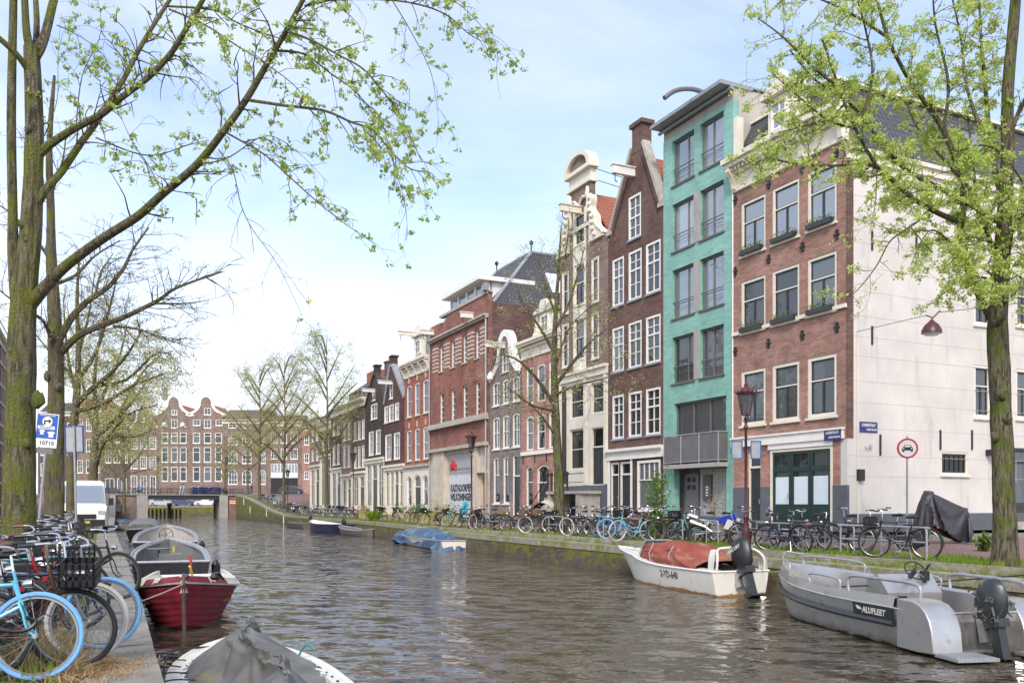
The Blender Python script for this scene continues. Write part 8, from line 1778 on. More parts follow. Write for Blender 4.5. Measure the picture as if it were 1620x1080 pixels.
tD,glD,grD=sloop('dark grey open sloop with small round table, between the red boat and the pale sloop',271,925,0,5.6,2.35,.66,'hull_black','hull_grey','galv',wheel=False,dx=.35,sheer=.5)
m=MB(); m.lathe([(.04,.1),(.04,.80),(.36,.82),(.38,.86),(.02,.87)],14,(.15,.35,.1)); m.build('table',M['hull_grey'],tD)
m=MB(); m.box((.9,-.15,.78),(.98,-.08,.98)); m.build('padlock',paint((.5,.45,.02)),tD)
tE,glE,grE=sloop('pale grey sloop with a thin rimmed steering wheel, moored behind the dark grey one',262,884,0,6.6,2.8,.72,'hull_black','sloop_in','galv',dx=.5,sheer=.6)
def domeboat(label,px,py,Ls,Bs,fr,mt,cover,dx=.3,hump=.75,name='covered_boat',x0=-.35,x1=.25):
 p=PZ(px,py,WATER); ct,yw,L_=leftboat(p.y,p.y+Ls,p.x,p.x+dx); t,gl,gr,rows=boat(label,ct,yw,L_,Bs,fr,M[mt],M['hull_grey'],M['galv'],name=name,cat='boat',sheer=.2,tw=.85,prow=.2,draft=.2,bow=1.2,rimr=.05,n=16,floor=.1)
 m=hood(x1*L_,x0*L_,lambda q:Bs*.44,lambda q:fr,lambda q:fr+hump*math.sin(math.pi*min(1,.12+q*.9))**.6,3,.05,3); m.build('cover',M[cover],t,smooth=60); return t
domeboat('boat with a big domed dark grey canvas cover, fourth along the left quay',222,856,5.6,2.3,.6,'hull_black','canvas_grey',hump=.85,dx=.8)
t=domeboat('low boat with a bright blue cover, farthest along the left quay',192,838,5.0,2.0,.5,'gel_white','canvas_blue',hump=.45,x0=-.1,x1=.1)
def rightboat(label,xb,xs_,nb,ns,Bs,fr,mt,imt,rmt,name='rowing_boat',**kw):
 a=Vector((nb,SN(xb,nb),0)); b=Vector((ns,SN(xs_,ns),0)); ct=(a+b)/2; L_=(a-b).length
 return boat(label,ct,math.atan2(a.y-b.y,a.x-b.x),L_,Bs,fr,M[mt],M[imt],M[rmt],name=name,cat='boat',**kw)+(L_,)
t,gl,gr,rows,L_=rightboat('boat wrapped in a blue tarpaulin, moored before the warehouse',640,722,17.4,16.6,2.0,.5,'gel_white','hull_grey','galv',name='covered_boat',sheer=.15,tw=.8,prow=.2,draft=.2,n=16)
c1=MB(); c1.box((-L_*.48,-.86,-.2),(L_*.40,.86,.50)); c1.box((L_*.40,-.4,-.2),(L_*.5,.4,.62)); c1.tube([(-L_*.46,0,.84),(-L_*.1,0,.96),(L_*.46,0,.86)],.05,6)
for x_ in(-.30,.05,.32):c1.tube([(x_*L_,-.8,.62),(x_*L_,0,.94),(x_*L_,.8,.62)],.04,6)
rw=[[(-L_*.70+L_*1.26*a/72,-1.5+3.0*b/42,1.03)for b in range(43)]for a in range(73)]
rw=drape(rw,[],[c1],46,0,bend=.4); m=MB(); m.grid(rw); m.build('tarpaulin',M['canvas_blue'],t,smooth=60)
rope([t.matrix_basis@Vector((-L_/2,.2,.5)),Vector((QR(50),50,-2.0))],label='frayed rope from the blue wrapped boat to the quay wall',sag=.1)
rightboat('low grey rowing boat, open and empty, right of the navy boat',540,590,17.6,18.2,1.6,.38,'hull_wood','hull_grey','galv',sheer=.28,doub=True,n=16,draft=.15)
t,gl,gr,rows,L_=rightboat('navy open boat with orange fenders and a white inside, right bank far end',494,542,16.9,17.9,2.2,.7,'hull_navy','paint_white','hull_grey',sheer=.3,tw=.85,prow=.2,n=16)
for i in(12,14):m=MB(); p=gr[i]; m.lathe([(.04,-.35),(.16,-.25),(.17,.1),(.05,.25)],8,(p[0],p[1]-.15,p[2]-.25)); m.build('fender',paint((.6,.09,.03)),t)
outboard(t,-L_/2-.1,.6,1.1)
t,gl,gr,rows,L_=rightboat('low brown boat with an outboard motor, left of the navy boat by the right quay',456,492,18.0,18.3,1.8,.42,'hull_wood','hull_wood','hull_wood',sheer=.1,tw=.9,n=14); outboard(t,-L_/2+.3,.75,1.0)
# bridge
G0,G1=148.0,156.0; XL,XR=QL(148),QR(148); DZ=1.28
br=thing('bridge','low steel deck bridge with iron railings on brick and stone abutments across the canal','bridge',((XL+XR)/2,G0,DZ)); bx_=(XL+XR)/2
def bp(name,mat,boxes,mts=None,smooth=False):
 m=MB(Matrix.Translation((-bx_,-G0,-DZ)))
 for b in boxes:m.box(*b)
 return m.build(name,M[mat],br)
OL,OR_=XL+4.6,XR-2.6
bp('deck','asphalt',[((XL-2,G0-.1,DZ-.12),(XR+2,G1,DZ))]); bp('girder','paint_dark',[((OL-.4,G0-.18,DZ-.75),(OR_+.4,G0,DZ-.1))]); bp('underside','paint_dark',[((OL-.4,G0+.02,DZ-.6),(OR_+.4,G1-.1,DZ-.2))])
bp('kerb_beam','kerb',[((XL-2,G0-.3,DZ-.10),(XR+2,G0-.1,DZ+.10))])
bp('abutment','brick_far',[((XL-3,G0-.1,-4),(OL-1.6,G1-.2,DZ-.11))]); bp('abutment','brick_far',[((OR_+1.3,G0-.1,-4),(XR+3,G1-.2,DZ-.11))])
bp('stone_pier','concrete',[((OL-1.6,G0-.35,-4),(OL,G1-.2,DZ-.11))]); bp('stone_pier','concrete',[((OR_,G0-.35,-4),(OR_+1.3,G1-.2,DZ-.11))])
m=MB(Matrix.Translation((-bx_,-G0,-DZ)))
for i in range(9):m.box((OL+.1+i*.62,G0+3+i*.3,-2.8),(OL+.42+i*.62,G0+3.3+i*.3,-1.0))
m.build('fender_piles',M['wood_old'],br)
m=MB(Matrix.Translation((-bx_,-G0,-DZ))); x=XL-2.5
while x<XR+3:m.tube([(x,G0-.15,DZ),(x,G0-.15,DZ+1.02)],.04,6); x+=1.5
for z in(.35,.7,1.02):m.tube([(XL-2.5,G0-.15,DZ+z),(XR+2.6,G0-.15,DZ+z)],.028,6)
m.build('railing',M['iron'],br)
m=MB(Matrix.Translation((-bx_,-G0,-DZ))); x=XL-2.5
while x<XR+3:m.tube([(x,G1-.2,DZ),(x,G1-.2,DZ+1.02)],.04,6); x+=1.5
for z in(.5,1.02):m.tube([(XL-2.5,G1-.2,DZ+z),(XR+2.6,G1-.2,DZ+z)],.028,6)
m.build('railing',M['iron'],br)
m=MB(); m.box((-.55,-.02,-.35),(.55,0,.35)); sg=tag(m.build('warning_sign',paint((.6,.04,.04)),loc=(XR-.55,G0-.14,.1)),'red bordered white board on the right bridge abutment','sign')
m=MB(); m.box((-.45,-.03,-.25),(.45,-.021,.25)); m.build('white_field',M['paint_white'],sg); m=MB(); m.box((-.35,-.04,-.05),(.35,-.031,.08)); m.build('red_bar',paint((.6,.04,.04)),sg)
for x,d,lb in((268,146,'left'),(341,146,'right')):
 p=P(x,818,d); m=MB(); m.tube([(0,0,-2),(0,0,2.2)],.32,10); o=tag(m.build('mooring_post',M['wood_old'],loc=(p.x,p.y,WATER)),'thick wooden post in the water before the bridge opening, %s one'%lb,'mooring post'); m=MB(); m.tube([(0,0,2.2),(0,0,2.3)],.34,10); m.build('cap',M['iron'],o)
m=MB(); m.box((-.35,-.3,0),(.35,.3,1.0)); m.box((-.4,-.35,1.0),(.4,.35,1.15)); p=P(190,796,134); tag(m.build('bollard',M['concrete'],loc=(XL+.35,G0-.9,-1.3)),'pale stone bollard before the left abutment of the bridge','bollard')
m=MB()
for i,(x,y)in enumerate(((386,793),(396,806),(422,810),(449,812))):
 s=SN(x,20.0)
 for _ in range(3):s=SN(x,QR(s))
 m=MB(); m.box((-.04,-.14,-.5),(.02,.14,.5)); tag(m.build('tide_marker',M['paint_white'],loc=(QR(s)-.03,s,min(ZN(x,y,QR(s)),ZR(s)-.6))),uniq('white vertical mark on the quay wall, counted from the bridge'),'marker','white marks on the quay wall')
 # people
def person(loc,yaw,label,top,legs,skin=(.45,.28,.2),hair=(.05,.035,.02),step=.15,arm=.2,h=1.74,hold=None,lean=0):
 t=thing('person',label,'person',loc,yaw); k=h/1.74
 V_=[(0,0,.95,.12),(0,0,1.2,.125),(0,0,1.42,.13),(0,0,1.52,.055),(.01,0,1.60,.075),(.015,0,1.69,.085),(.0,0,1.76,.05),(step,.09,.50,.065),(step*1.1,.09,.08,.045),(step*1.1+.14,.09,.04,.035),(-step,-.09,.50,.065),(-step*1.5,-.09,.10,.045),(-step*1.4+.12,-.09,.05,.035),(0,.20,1.40,.055),(-arm,.24,1.13,.042),(-arm+.16,.24,.90,.032),(0,-.20,1.40,.055),(arm,-.24,1.14,.042),(arm+.2,-.22,.98,.032),(.0,.09,.88,.095),(.0,-.09,.88,.095)]
 E_=[(0,1),(1,2),(2,3),(3,4),(4,5),(5,6),(0,19),(19,7),(7,8),(8,9),(0,20),(20,10),(10,11),(11,12),(2,13),(13,14),(14,15),(2,16),(16,17),(17,18)]
 me=bpy.data.meshes.new('body'); me.from_pydata([(a*k+lean*c*.1,b*k,c*k)for a,b,c,r in V_],E_,[]); o=link('body',me,t)
 sk=o.modifiers.new('skin','SKIN'); me.skin_vertices[0].data[0].use_root=True
 for i,v in enumerate(V_):me.skin_vertices[0].data[i].radius=(v[3]*k,v[3]*k)
 o.modifiers.new('sub','SUBSURF').levels=1
 m_,nt_,b_=newmat('figure'); tc=N(nt_,'ShaderNodeTexCoord'); s_=N(nt_,'ShaderNodeSeparateXYZ'); r_=N(nt_,'ShaderNodeValToRGB'); mu=N(nt_,'ShaderNodeMath',operation='DIVIDE'); mu.inputs[1].default_value=2.0*k
 nt_.links.new(tc.outputs['Object'],s_.inputs[0]); nt_.links.new(s_.outputs['Z'],mu.inputs[0]); nt_.links.new(mu.outputs[0],r_.inputs[0]); nt_.links.new(r_.outputs[0],b_.inputs['Base Color']); r_.color_ramp.interpolation='CONSTANT'
 cr=r_.color_ramp; cr.elements[0].color=C4((.03,.03,.03)); cr.elements[1].position=.05; cr.elements[1].color=C4(legs)
 for p_,c_ in((.47,top),(.755,skin),(.865,hair)):e_=cr.elements.new(p_); e_.color=C4(c_)
 me.materials.append(m_)
 m=MB(); m.lathe([(.085,1.62),(.105,1.68),(.105,1.75),(.07,1.82),(.01,1.84)],8,(-.025,0,0)); m.build('hair',paint(hair,.8),t,smooth=True,loc=(0,0,(k-1)*1.7))
 if hold:m=MB(); m.box((arm+.1,-.36,.55),(arm+.4,-.22,.92)); m.build('bag',paint(hold),t)
 return t
BZ=DZ+.0
for px,lb,top,legs,kw in((224,'person in a bright blue jacket walking on the bridge, left end',(.05,.28,.60),(.04,.04,.06),dict(hold=(.05,.25,.5))),(286,'person in a pale mint top and light trousers crossing the bridge',(.45,.60,.55),(.55,.60,.62),dict(arm=.05)),(290.5,'person in light grey walking beside the one in mint',(.5,.5,.5),(.35,.42,.5),{}),(305,'person in a pink top on the bridge, left of the one in white',(.55,.30,.28),(.35,.25,.2),{}),(313.5,'person in white and beige walking on the bridge',(.65,.55,.48),(.6,.6,.6),dict(hold=(.6,.6,.6))),(345,'person in black standing at the bridge railing near the right end',(.02,.02,.025),(.02,.02,.03),{}),(398,'person in dark clothes at the top of the slope right of the bridge',(.02,.02,.025),(.02,.025,.04),dict(h=1.85))):
 s=150.5; n=NS(px,s); person((n,s,BZ),0 if px%2 else math.pi,lb,top,legs,**kw)
m=MB(); m.box((-2.2,-.7,.12),(2.2,.7,1.15)); m.box((-2.25,-.75,1.15),(2.25,.75,1.25)); n=NS(327,150)
o=tag(m.build('container',paint((.015,.03,.16),.35),loc=(n,150.2,BZ)),'long dark blue container standing on the bridge','container')
n=NS(396,151);
# cars, van
def car(label,loc,yaw,colr,kind='hatch',name='parked_car',group=None,L_=4.3,W_=1.75,H_=1.48):
 t=thing(name,label,'car',loc,yaw,group); pm=paint(colr,.25,coat=.6); h2=L_/2
 prof=[(-h2,.35),(-h2+.02,.72),(-h2+.15,.92),(-h2+.45,1.28),(-h2+.85,H_-.04),(-.1,H_),(.45,H_-.06),(1.05,1.0),(h2-.25,.86),(h2-.03,.66),(h2,.35),(h2-.1,.22),(-h2+.1,.22)]
 rows=[]
 for y,sc in((-W_/2,.0),(-W_/2*.97,.5),(-W_/2*.8,1),(0,1.0),(W_/2*.8,1),(W_/2*.97,.5),(W_/2,.0)):
  rows.append([(x*(1-.02*(1-sc)),y*(1-(.16 if z>1.0 else 0)),.3+(z-.3)*(.97+.03*sc))for x,z in prof])
 m=MB(); m.grid([r+[r[0]]for r in rows]); m.add(rows[0],[tuple(range(13))]); m.add(rows[-1],[tuple(reversed(range(13)))]); m.build('body',pm,t,smooth=35)
 for s in(-1,1):
  m=MB(); y=s*W_/2*.855;
  for(a,b)in((-1.55,-.55),(-.47,.38)):
   m.add([(a+(.0 if a>-1 else .12),y*1.11+s*.01,.96),(b+(.55 if b>0 else 0),y*1.11+s*.01,.96),(b+(.05 if b>0 else 0),y*.99+s*.01,H_-.1),(a+(0 if a>-1 else .3),y*.99+s*.01,H_-.1)],[(0,1,2,3)])
  m.build('side_window',M['glass_dark'],t)
  for x_ in(-h2+.75,h2-.8):
   w=bpy.data.objects.new('wheel',None); col.objects.link(w); w.parent=t; w.location=(x_,s*(W_/2-.08),.32)
   m=MB(); m.mi=0; k=20; m.add([(.32*math.cos(a),y_,.32*math.sin(a))for y_ in(-.1,.1)for a in[q*2*math.pi/k for q in range(k)]],[(i,(i+1)%k,k+(i+1)%k,k+i)for i in range(k)]+[tuple(range(k)),tuple(reversed(range(k,2*k)))]); m.build('tyre',M['rubber'],w)
   m=MB(); m.tube([(0,s*.101,0),(0,s*.115,0)],.20,14); m.build('rim',M['steel'],w)
 m=MB(); m.add([(-h2+.2,-.62,.98),(-h2+.2,.62,.98),(-h2+.72,.52,H_-.1),(-h2+.72,-.52,H_-.1)],[(0,1,2,3)]); m.build('rear_window',M['glass_dark'],t); m=MB(); m.add([(1.12,-.68,.99),(1.12,.68,.99),(.5,.55,H_-.1),(.5,-.55,H_-.1)],[(0,1,2,3)]); m.build('windscreen',M['glass_dark'],t)
 for s in(-1,1):
  m=MB(); m.box((h2-.22,s*.72-.12,.62),(h2-.02,s*.72+.12,.76)); m.build('headlight',M['chrome'],t); m=MB(); m.box((-h2-.01,s*.7-.1,.68),(-h2+.12,s*.7+.1,.9)); m.build('tail_light',paint((.4,.01,.01),.2),t)
 return t
for x,c_,lb,yw in((290,(.015,.035,.13),'dark blue car parked on the far quay, seen through the bridge opening',0),(328,(.70,.70,.70),'white car parked on the far quay, seen under the bridge',math.pi),(257,(.45,.46,.48),'silver car on the far quay, mostly behind the left bridge pier',0),(365,(.45,.03,.04),'red car on the far quay at the right edge of the bridge opening',0)):
 p=CW((x-810)/F*168,168,FZ+.005); car(lb,p,-TH+yw,c_,L_=4.6)
for x,d,c_,lb in((177,158,(.03,.03,.035),'dark car beyond the left end of the bridge'),(462,150,(.05,.06,.07),'dark car parked before the white shop front right of the bridge')):
 p=CW((x-810)/F*d,d,1.0); p.z=1.24 if d>155 else zpv(150); car(lb,p,-TH,c_)
t=thing('van','white delivery van parked by the left quay, its windscreen towards the camera','van',(-.45,45.5,ZL(46)-.01),-math.pi/2)
m=MB(); rws=[]
for x,z0,z1,w0,w1 in((-2.4,.35,1.0,.92,.92),(-2.45,.35,1.3,.95,.93),(-2.25,.3,2.28,.97,.82),(-2.0,.3,2.38,.97,.82),(1.0,.3,2.38,.97,.82),(1.5,.3,2.2,.97,.82),(2.1,.3,1.35,.96,.88),(2.6,.35,1.15,.92,.85),(2.7,.4,.8,.85,.8)):
 zm_=min(z1,1.25); rws.append([(x,-w0,z0),(x,-w0,zm_-.05),(x,-w1-.02,z1-.1),(x,-w1+.12,z1),(x,w1-.12,z1),(x,w1+.02,z1-.1),(x,w0,zm_-.05),(x,w0,z0)])
m.grid(rws,closeu=True); m.add(rws[0],[tuple(range(8))]); m.add(rws[-1],[tuple(reversed(range(8)))]); m.build('body',M['paint_white'],t,smooth=35)
m=MB(); m.add([(-2.44,-.72,1.38),(-2.44,.72,1.38),(-2.28,.66,2.08),(-2.28,-.66,2.08)],[(0,1,2,3)]); m.build('rear_window',M['glass_sky'],t); m=MB(); m.box((-2.52,-.9,.38),(-2.38,.9,.6)); m.build('bumper',M['plastic_black'],t)
m=MB(); m.box((2.62,-.86,.36),(2.76,.86,.62)); m.build('bumper',M['plastic_black'],t)
m=MB(); m.add([(2.14,-.84,1.37),(2.14,.84,1.37),(1.55,.78,2.16),(1.55,-.78,2.16)],[(0,1,2,3)]); m.build('windscreen',M['glass_sky'],t)
m=MB(); m.box((2.70,-.5,.66),(2.73,.5,.86)); m.build('grille',M['plastic_black'],t); m=MB(); m.box((2.76,-.26,.45),(2.77,.26,.56)); m.build('number_plate',paint((.6,.45,.03)),t)
for s in(-1,1):
 m=MB(); m.box((2.58,s*.72-.14,.84),(2.70,s*.72+.14,1.02)); m.build('headlight',M['chrome'],t)
 m=MB(); m.box((-2.50,s*.86-.06,.8),(-2.38,s*.86+.06,1.25)); m.build('tail_light',paint((.4,.01,.01),.2),t)
 m=MB(); m.box((1.65,s*1.12-.1,1.25),(1.8,s*1.12+.1,1.58)); m.build('mirror',M['plastic_black'],t)
 m=MB(); m.add([(.55,s*.985,1.3),(1.75,s*.985,1.3),(1.4,s*.9,2.0),(.55,s*.9,2.0)],[(0,1,2,3)]); m.build('side_window',M['glass_dark'],t)
 for x_ in(-1.6,1.7):m=MB(); m.tube([(x_,s*.80,.34),(x_,s*.985,.34)],.34,18); m.build('wheel',M['rubber'],t)
 # signs
def pole(m,h0,h1,r=.03):m.tube([(0,0,h0),(0,0,h1)],r,8)
p=P(55,880,18.0); t=thing('parking_sign','tilted blue parking information sign with a turn right arrow and the number 10710','sign',(p.x,p.y,ZL(18)),0,rot=(0,R(5),-TH+R(4))); t.scale=(.92,)*3
z1=3.48; m=MB(); pole(m,0,z1-.9); m.build('pole',M['galv'],t)
m=MB(); m.box((-.24,-.02,z1-.76),(.24,0,z1)); bd=m.build('sign_board',paint((.015,.10,.42),.3),t)
m=MB()
for b in(((-.24,-.026,z1-.02),(.24,-.021,z1)),((-.24,-.026,z1-.58),(-.225,-.021,z1-.02)),((.225,-.026,z1-.58),(.24,-.021,z1-.02)),((-.24,-.026,z1-.76),(.24,-.021,z1-.565)),((-.2,-.026,z1-.35),(.17,-.021,z1-.28))):m.box(*b)
m.build('white_field',M['paint_white'],bd)
m=MB(); m.tube([(0,-.0212,z1-.18),(0,-.027,z1-.18)],.11,20); m.build('disc',M['paint_white'],bd)
m=MB(); m.prism([(-.07,z1-.25),(-.04,z1-.25),(-.04,z1-.18),(.03,z1-.18),(.03,z1-.215),(.09,z1-.165),(.03,z1-.115),(.03,z1-.15),(-.07,z1-.15)],-.034,-.028); m.build('arrow',M['iron'],bd)
m=MB();
for(a,b,w_,hh)in((-.10,z1-.42,.07,.11),(.10,z1-.46,.09,.13)):m.prism([(a-w_*.6,b-hh/2),(a+w_*.6,b-hh/2),(a+w_*.5,b),(a+w_,b+hh*.3),(a+w_*.4,b+hh/2),(a-w_*.4,b+hh/2),(a-w_,b+hh*.3),(a-w_*.5,b)],-.026,-.021)
m.build('pictograms',M['paint_white'],bd)
text_mesh('10710',.13,M['iron'],bd,(.02,-.03,z1-.665),(math.pi/2,0,0),bold=.002); text_mesh('Parkeerautomaat',.05,M['paint_white'],bd,(0,-.03,z1-.045),(math.pi/2,0,0)); text_mesh('9.00-24.00 h',.06,M['iron'],bd,(-.01,-.03,z1-.315),(math.pi/2,0,0))
m=MB(); m.box((-.2,-.015,z1-.90),(.16,0,z1-.78)); m.build('sub_plate',M['alu_grey'],t)
p=P(122,870,23); t=thing('road_sign','blank grey back of a blue edged sign on a thin pole by the white van','sign',(p.x,p.y,ZL(24)),0,rot=(0,R(-1.5),-TH)); m=MB(); pole(m,0,3.38); m.build('pole',M['galv'],t)
m=MB(); m.box((-.24,.035,2.68),(.21,.05,3.38)); bd=m.build('sign_board',M['galv'],t); m=MB()
for b in(((-.25,.02,3.36),(.22,.055,3.39)),((-.25,.02,2.67),(.22,.055,2.70)),((-.26,.02,2.67),(-.235,.055,3.39)),((.205,.02,2.67),(.23,.055,3.39))):m.box(*b)
m.build('blue_edge',paint((.02,.08,.25)),bd)
n,s=on_right(1435,4.2); t=thing('traffic_sign','round white traffic sign with red rim and a black car, on a grey pole','sign',(n,s,ZR(s)),-TH-R(8)); zc=(HY-709)*DEP(n,s)/F-ZR(s)
m=MB(); pole(m,0,zc+.35,.03); m.build('pole',M['galv'],t)
def disc(m,r,y,k=32):m.add([(r*math.cos(a),y,zc+r*math.sin(a))for a in[q*2*math.pi/k for q in range(k)]],[tuple(range(k))])
m=MB(); m.tube([(0,-.03,zc),(0,-.045,zc)],.29,36); bd=m.build('sign_board',paint((.55,.015,.03),.3),t)
m=MB(); disc(m,.235,-.048); m.build('white_field',M['paint_white'],bd)
m=MB(); m.prism([(-.15,zc-.06),(.15,zc-.06),(.15,zc+.01),(.11,zc+.04),(.085,zc+.10),(-.085,zc+.10),(-.11,zc+.04),(-.15,zc+.01)],-.053,-.050); m.box((-.14,-.053,zc-.10),(-.09,-.050,zc-.06)); m.box((.09,-.053,zc-.10),(.14,-.050,zc-.06)); m.build('car_symbol',M['iron'],bd)
m=MB(); m.box((-.08,-.056,zc+.035),(.08,-.054,zc+.085)); m.tube([(-.11,-.054,zc-.01),(-.11,-.056,zc-.01)],.02,8); m.tube([(.11,-.054,zc-.01),(.11,-.056,zc-.01)],.02,8); m.build('car_symbol_lights',M['paint_white'],bd)
a=Vector((FX+US(1353)if False else FX+.25,sC-.0,ZS(1341,528)-1.05)); a=Vector((NS(1355,sC-.02),sC-.02,(HY-525)*DEP(NS(1355,sC),sC)/F))
l=P(1474,512,0); dl=DEP(NS(1474,19.0),19.0); lp=P(1474,512,dl)
t=thing('hanging_lamp','wine red dome lamp hanging from a wire beside the white wall','street lamp',lp)
m=MB(); m.lathe([(.05,.12),(.10,.06),(.22,-.05),(.30,-.20),(.31,-.30),(.27,-.30)],16); m.build('lamp_shade',M['iron_wine'],t,smooth=40); m=MB(); m.lathe([(.26,-.29),(.2,-.36),(.02,-.38)],14); m.build('glass_bowl',M['frosted'],t,smooth=True)
m=MB(); m.tube([(0,0,.12),(0,0,.2),(-.25,0,.24)],.02,6); m.tube([(0,0,.15),(.25,-.1,.42)],.03,6); m.build('bracket',M['iron_wine'],t)
m=MB(); far=P(1700,470,dl+3)-lp; m.tube([a-lp,Vector((-.25,0,.24)),],.010,4); m.tube([Vector((.2,-.08,.36)),far],.010,4); m.build('wire',M['iron'],t)
def lamp(x,off,ytop,lb,nn=None,ss=None,s_=1.0,sign=False,mat='iron_wine'):
 if nn is None:nn,ss=on_right(x,off)
 z=ZR(ss)if nn>5 else ZL(ss); H=(HY-ytop)*DEP(nn,ss)/F-z; t=thing('street_lamp',lb,'street lamp',(nn,ss,z),group='old fashioned crown topped street lamps')
 m=MB(); m.lathe([(.17,0),(.15,.25),(.11,.45),(.12,.5),(.10,.55),(.07,.9),(.09,.95),(.048,1.05),(.040,H-1.35),(.075,H-1.3),(.045,H-1.22),(.04,H-1.12),(.08,H-1.02)],12); m.build('post',M[mat],t,smooth=35)
 m=MB()
 for q in range(4):a=q*math.pi/2+.5; m.tube(interp([(.03*math.cos(a),.03*math.sin(a),H-1.15),(.16*math.cos(a),.16*math.sin(a),H-1.02),(.12*math.cos(a),.12*math.sin(a),H-.9)],3),.014,5)
 b0,b1,g0,g1=H-.92,H-.30,.13,.25
 for q in range(6):
  a=q*math.pi/3; m.tube([(g0*math.cos(a),g0*math.sin(a),b0),(g1*math.cos(a),g1*math.sin(a),b1)],.012,5)
 m.lathe([(g0+.01,b0-.02),(g0+.02,b0+.02)],6); m.lathe([(g1+.03,b1),(g1+.05,b1+.05),(.22,b1+.08),(.13,b1+.2),(.05,b1+.24),(.06,b1+.30),(.02,b1+.36)],12)
 for q in range(12):a=q*math.pi/6; m.tube([((g1+.04)*math.cos(a),(g1+.04)*math.sin(a),b1+.04),((g1+.08)*math.cos(a),(g1+.08)*math.sin(a),b1+.10)],.02,5)
 m.build('lantern_frame',M[mat],t); m=MB(); m.lathe([(g0-.005,b0),(g1-.005,b1)],6); m.build('lantern_glass',M['glass'],t,fix=False); m=MB(); m.lathe([(.03,b0+.05),(.04,b0+.2),(.03,b0+.34)],8); m.build('bulb',M['frosted'],t)
 if sign:
  for(dx,w_)in((-.30,.32),(.27,.30)):
   m=MB(); m.box((dx-w_/2,-.11,H-2.25),(dx+w_/2,-.09,H-1.72)); bd=m.build('sign_back',M['galv'],t,rot=(0,0,-TH)); m=MB();
   for b in(((dx-w_/2-.01,-.125,H-2.26),(dx+w_/2+.01,-.112,H-2.23)),((dx-w_/2-.01,-.125,H-1.74),(dx+w_/2+.01,-.112,H-1.71)),((dx-w_/2-.012,-.125,H-2.26),(dx-w_/2+.02,-.112,H-1.71)),((dx+w_/2-.02,-.125,H-2.26),(dx+w_/2+.012,-.112,H-1.71))):m.box(*b)
   m.build('blue_edge',paint((.02,.14,.36)),bd)
 return t
lamp(1180,1.0,608,'wine red street lamp before the green and the corner house, signs on its post',sign=True)
lamp(746,1.2,683,'wine red street lamp before the warehouse roller door')
lamp(559,1.6,713,'wine red street lamp before the brown houses near the black gable house')
lamp(455,1.6,742,'dark street lamp beside the middle tree near the bridge',mat='iron')
for x,lb in((250,'street lamp on the bridge before the far twin bell gables, left one'),(359,'street lamp at the right end of the bridge')):
 s=149.5; lamp(x,0,722,lb,NS(x,s),s,mat='iron')
 # motorcycle
n,s=on_right(1135,2.0); t=thing('motorcycle','white and blue off road motorcycle parked left of the wine red lamp post','motorcycle',(n,s,ZR(s)),group=None,rot=(R(6),0,-R(64.4)+R(12)))
t.location.z+=.0
for x_,R_,nm in((-.70,.30,'rear_wheel'),(.72,.33,'front_wheel')):
 w=bpy.data.objects.new(nm,None); col.objects.link(w); w.parent=t; w.location=(x_,0,R_+.03); ty,ri=wheel_meshes('rubber',R_,.05); link('tyre',ty,w); link('rim',ri,w)
m=MB(); m.tube([(.58,0,.80),(.30,0,.75),(-.15,0,.70),(-.35,0,.75)],.03,6); m.tube([(.55,0,.78),(.25,0,.32),(-.2,0,.30),(-.15,0,.70)],.028,6)
for q in(-1,1):m.tube([(-.2,q*.1,.40),(-.70,q*.11,.33)],.028,6)
m.build('frame',M['galv'],t)
m=MB(); m.prism([(-.15,.32),(.28,.32),(.30,.50),(.12,.68),(-.12,.62)],-.13,.13); m.tube([(.05,0,.60),(.10,0,.74)],.09,10); m.build('engine',M['steel'],t)
m=MB(); m.prism([(.02,.72),(.50,.70),(.55,.86),(.40,.98),(.05,.88)],-.13,.13); m.build('tank',paint((.03,.06,.42),.25),t,smooth=30)
m=MB(); m.prism([(-.62,.86),(.08,.82),(.12,.90),(-.6,.95)],-.11,.11); m.build('seat',paint((.06,.08,.12),.6),t,smooth=30)
m=MB(); m.prism([(-.98,.98),(-.45,.80),(-.30,.62),(-.20,.80),(-.55,.90),(-.95,1.02)],-.10,.10); m.build('rear_fender',M['paint_white'],t,smooth=30); m=MB(); m.prism([(.50,.86),(.72,.78),(1.05,.70),(1.08,.73),(.75,.85),(.55,.92)],-.08,.08); m.prism([(.25,.55),(.50,.50),(.58,.80),(.40,.86)],-.17,.17); m.build('front_fender',M['paint_white'],t,smooth=30)
m=MB(); m.tube([(.15,-.14,.45),(-.1,-.17,.42),(-.35,-.17,.60),(-.85,-.17,.78)],[.025,.03,.065,.07],8); m.build('exhaust',M['chrome'],t,smooth=True)
m=MB()
for q in(-1,1):m.tube([(.72,q*.09,.36),(.52,q*.09,.98)],.026,6)
m.build('fork',M['galv'],t); m=MB(); m.tube([(.42,-.38,1.10),(.50,-.15,1.06),(.50,.15,1.06),(.42,.38,1.10)],.014,6); m.build('handlebar',M['plastic_black'],t); m=MB(); m.prism([(.55,.80),(.68,.84),(.62,1.04),(.54,1.04)],-.11,.11); m.build('headlight_mask',paint((.03,.06,.42),.25),t,smooth=30)
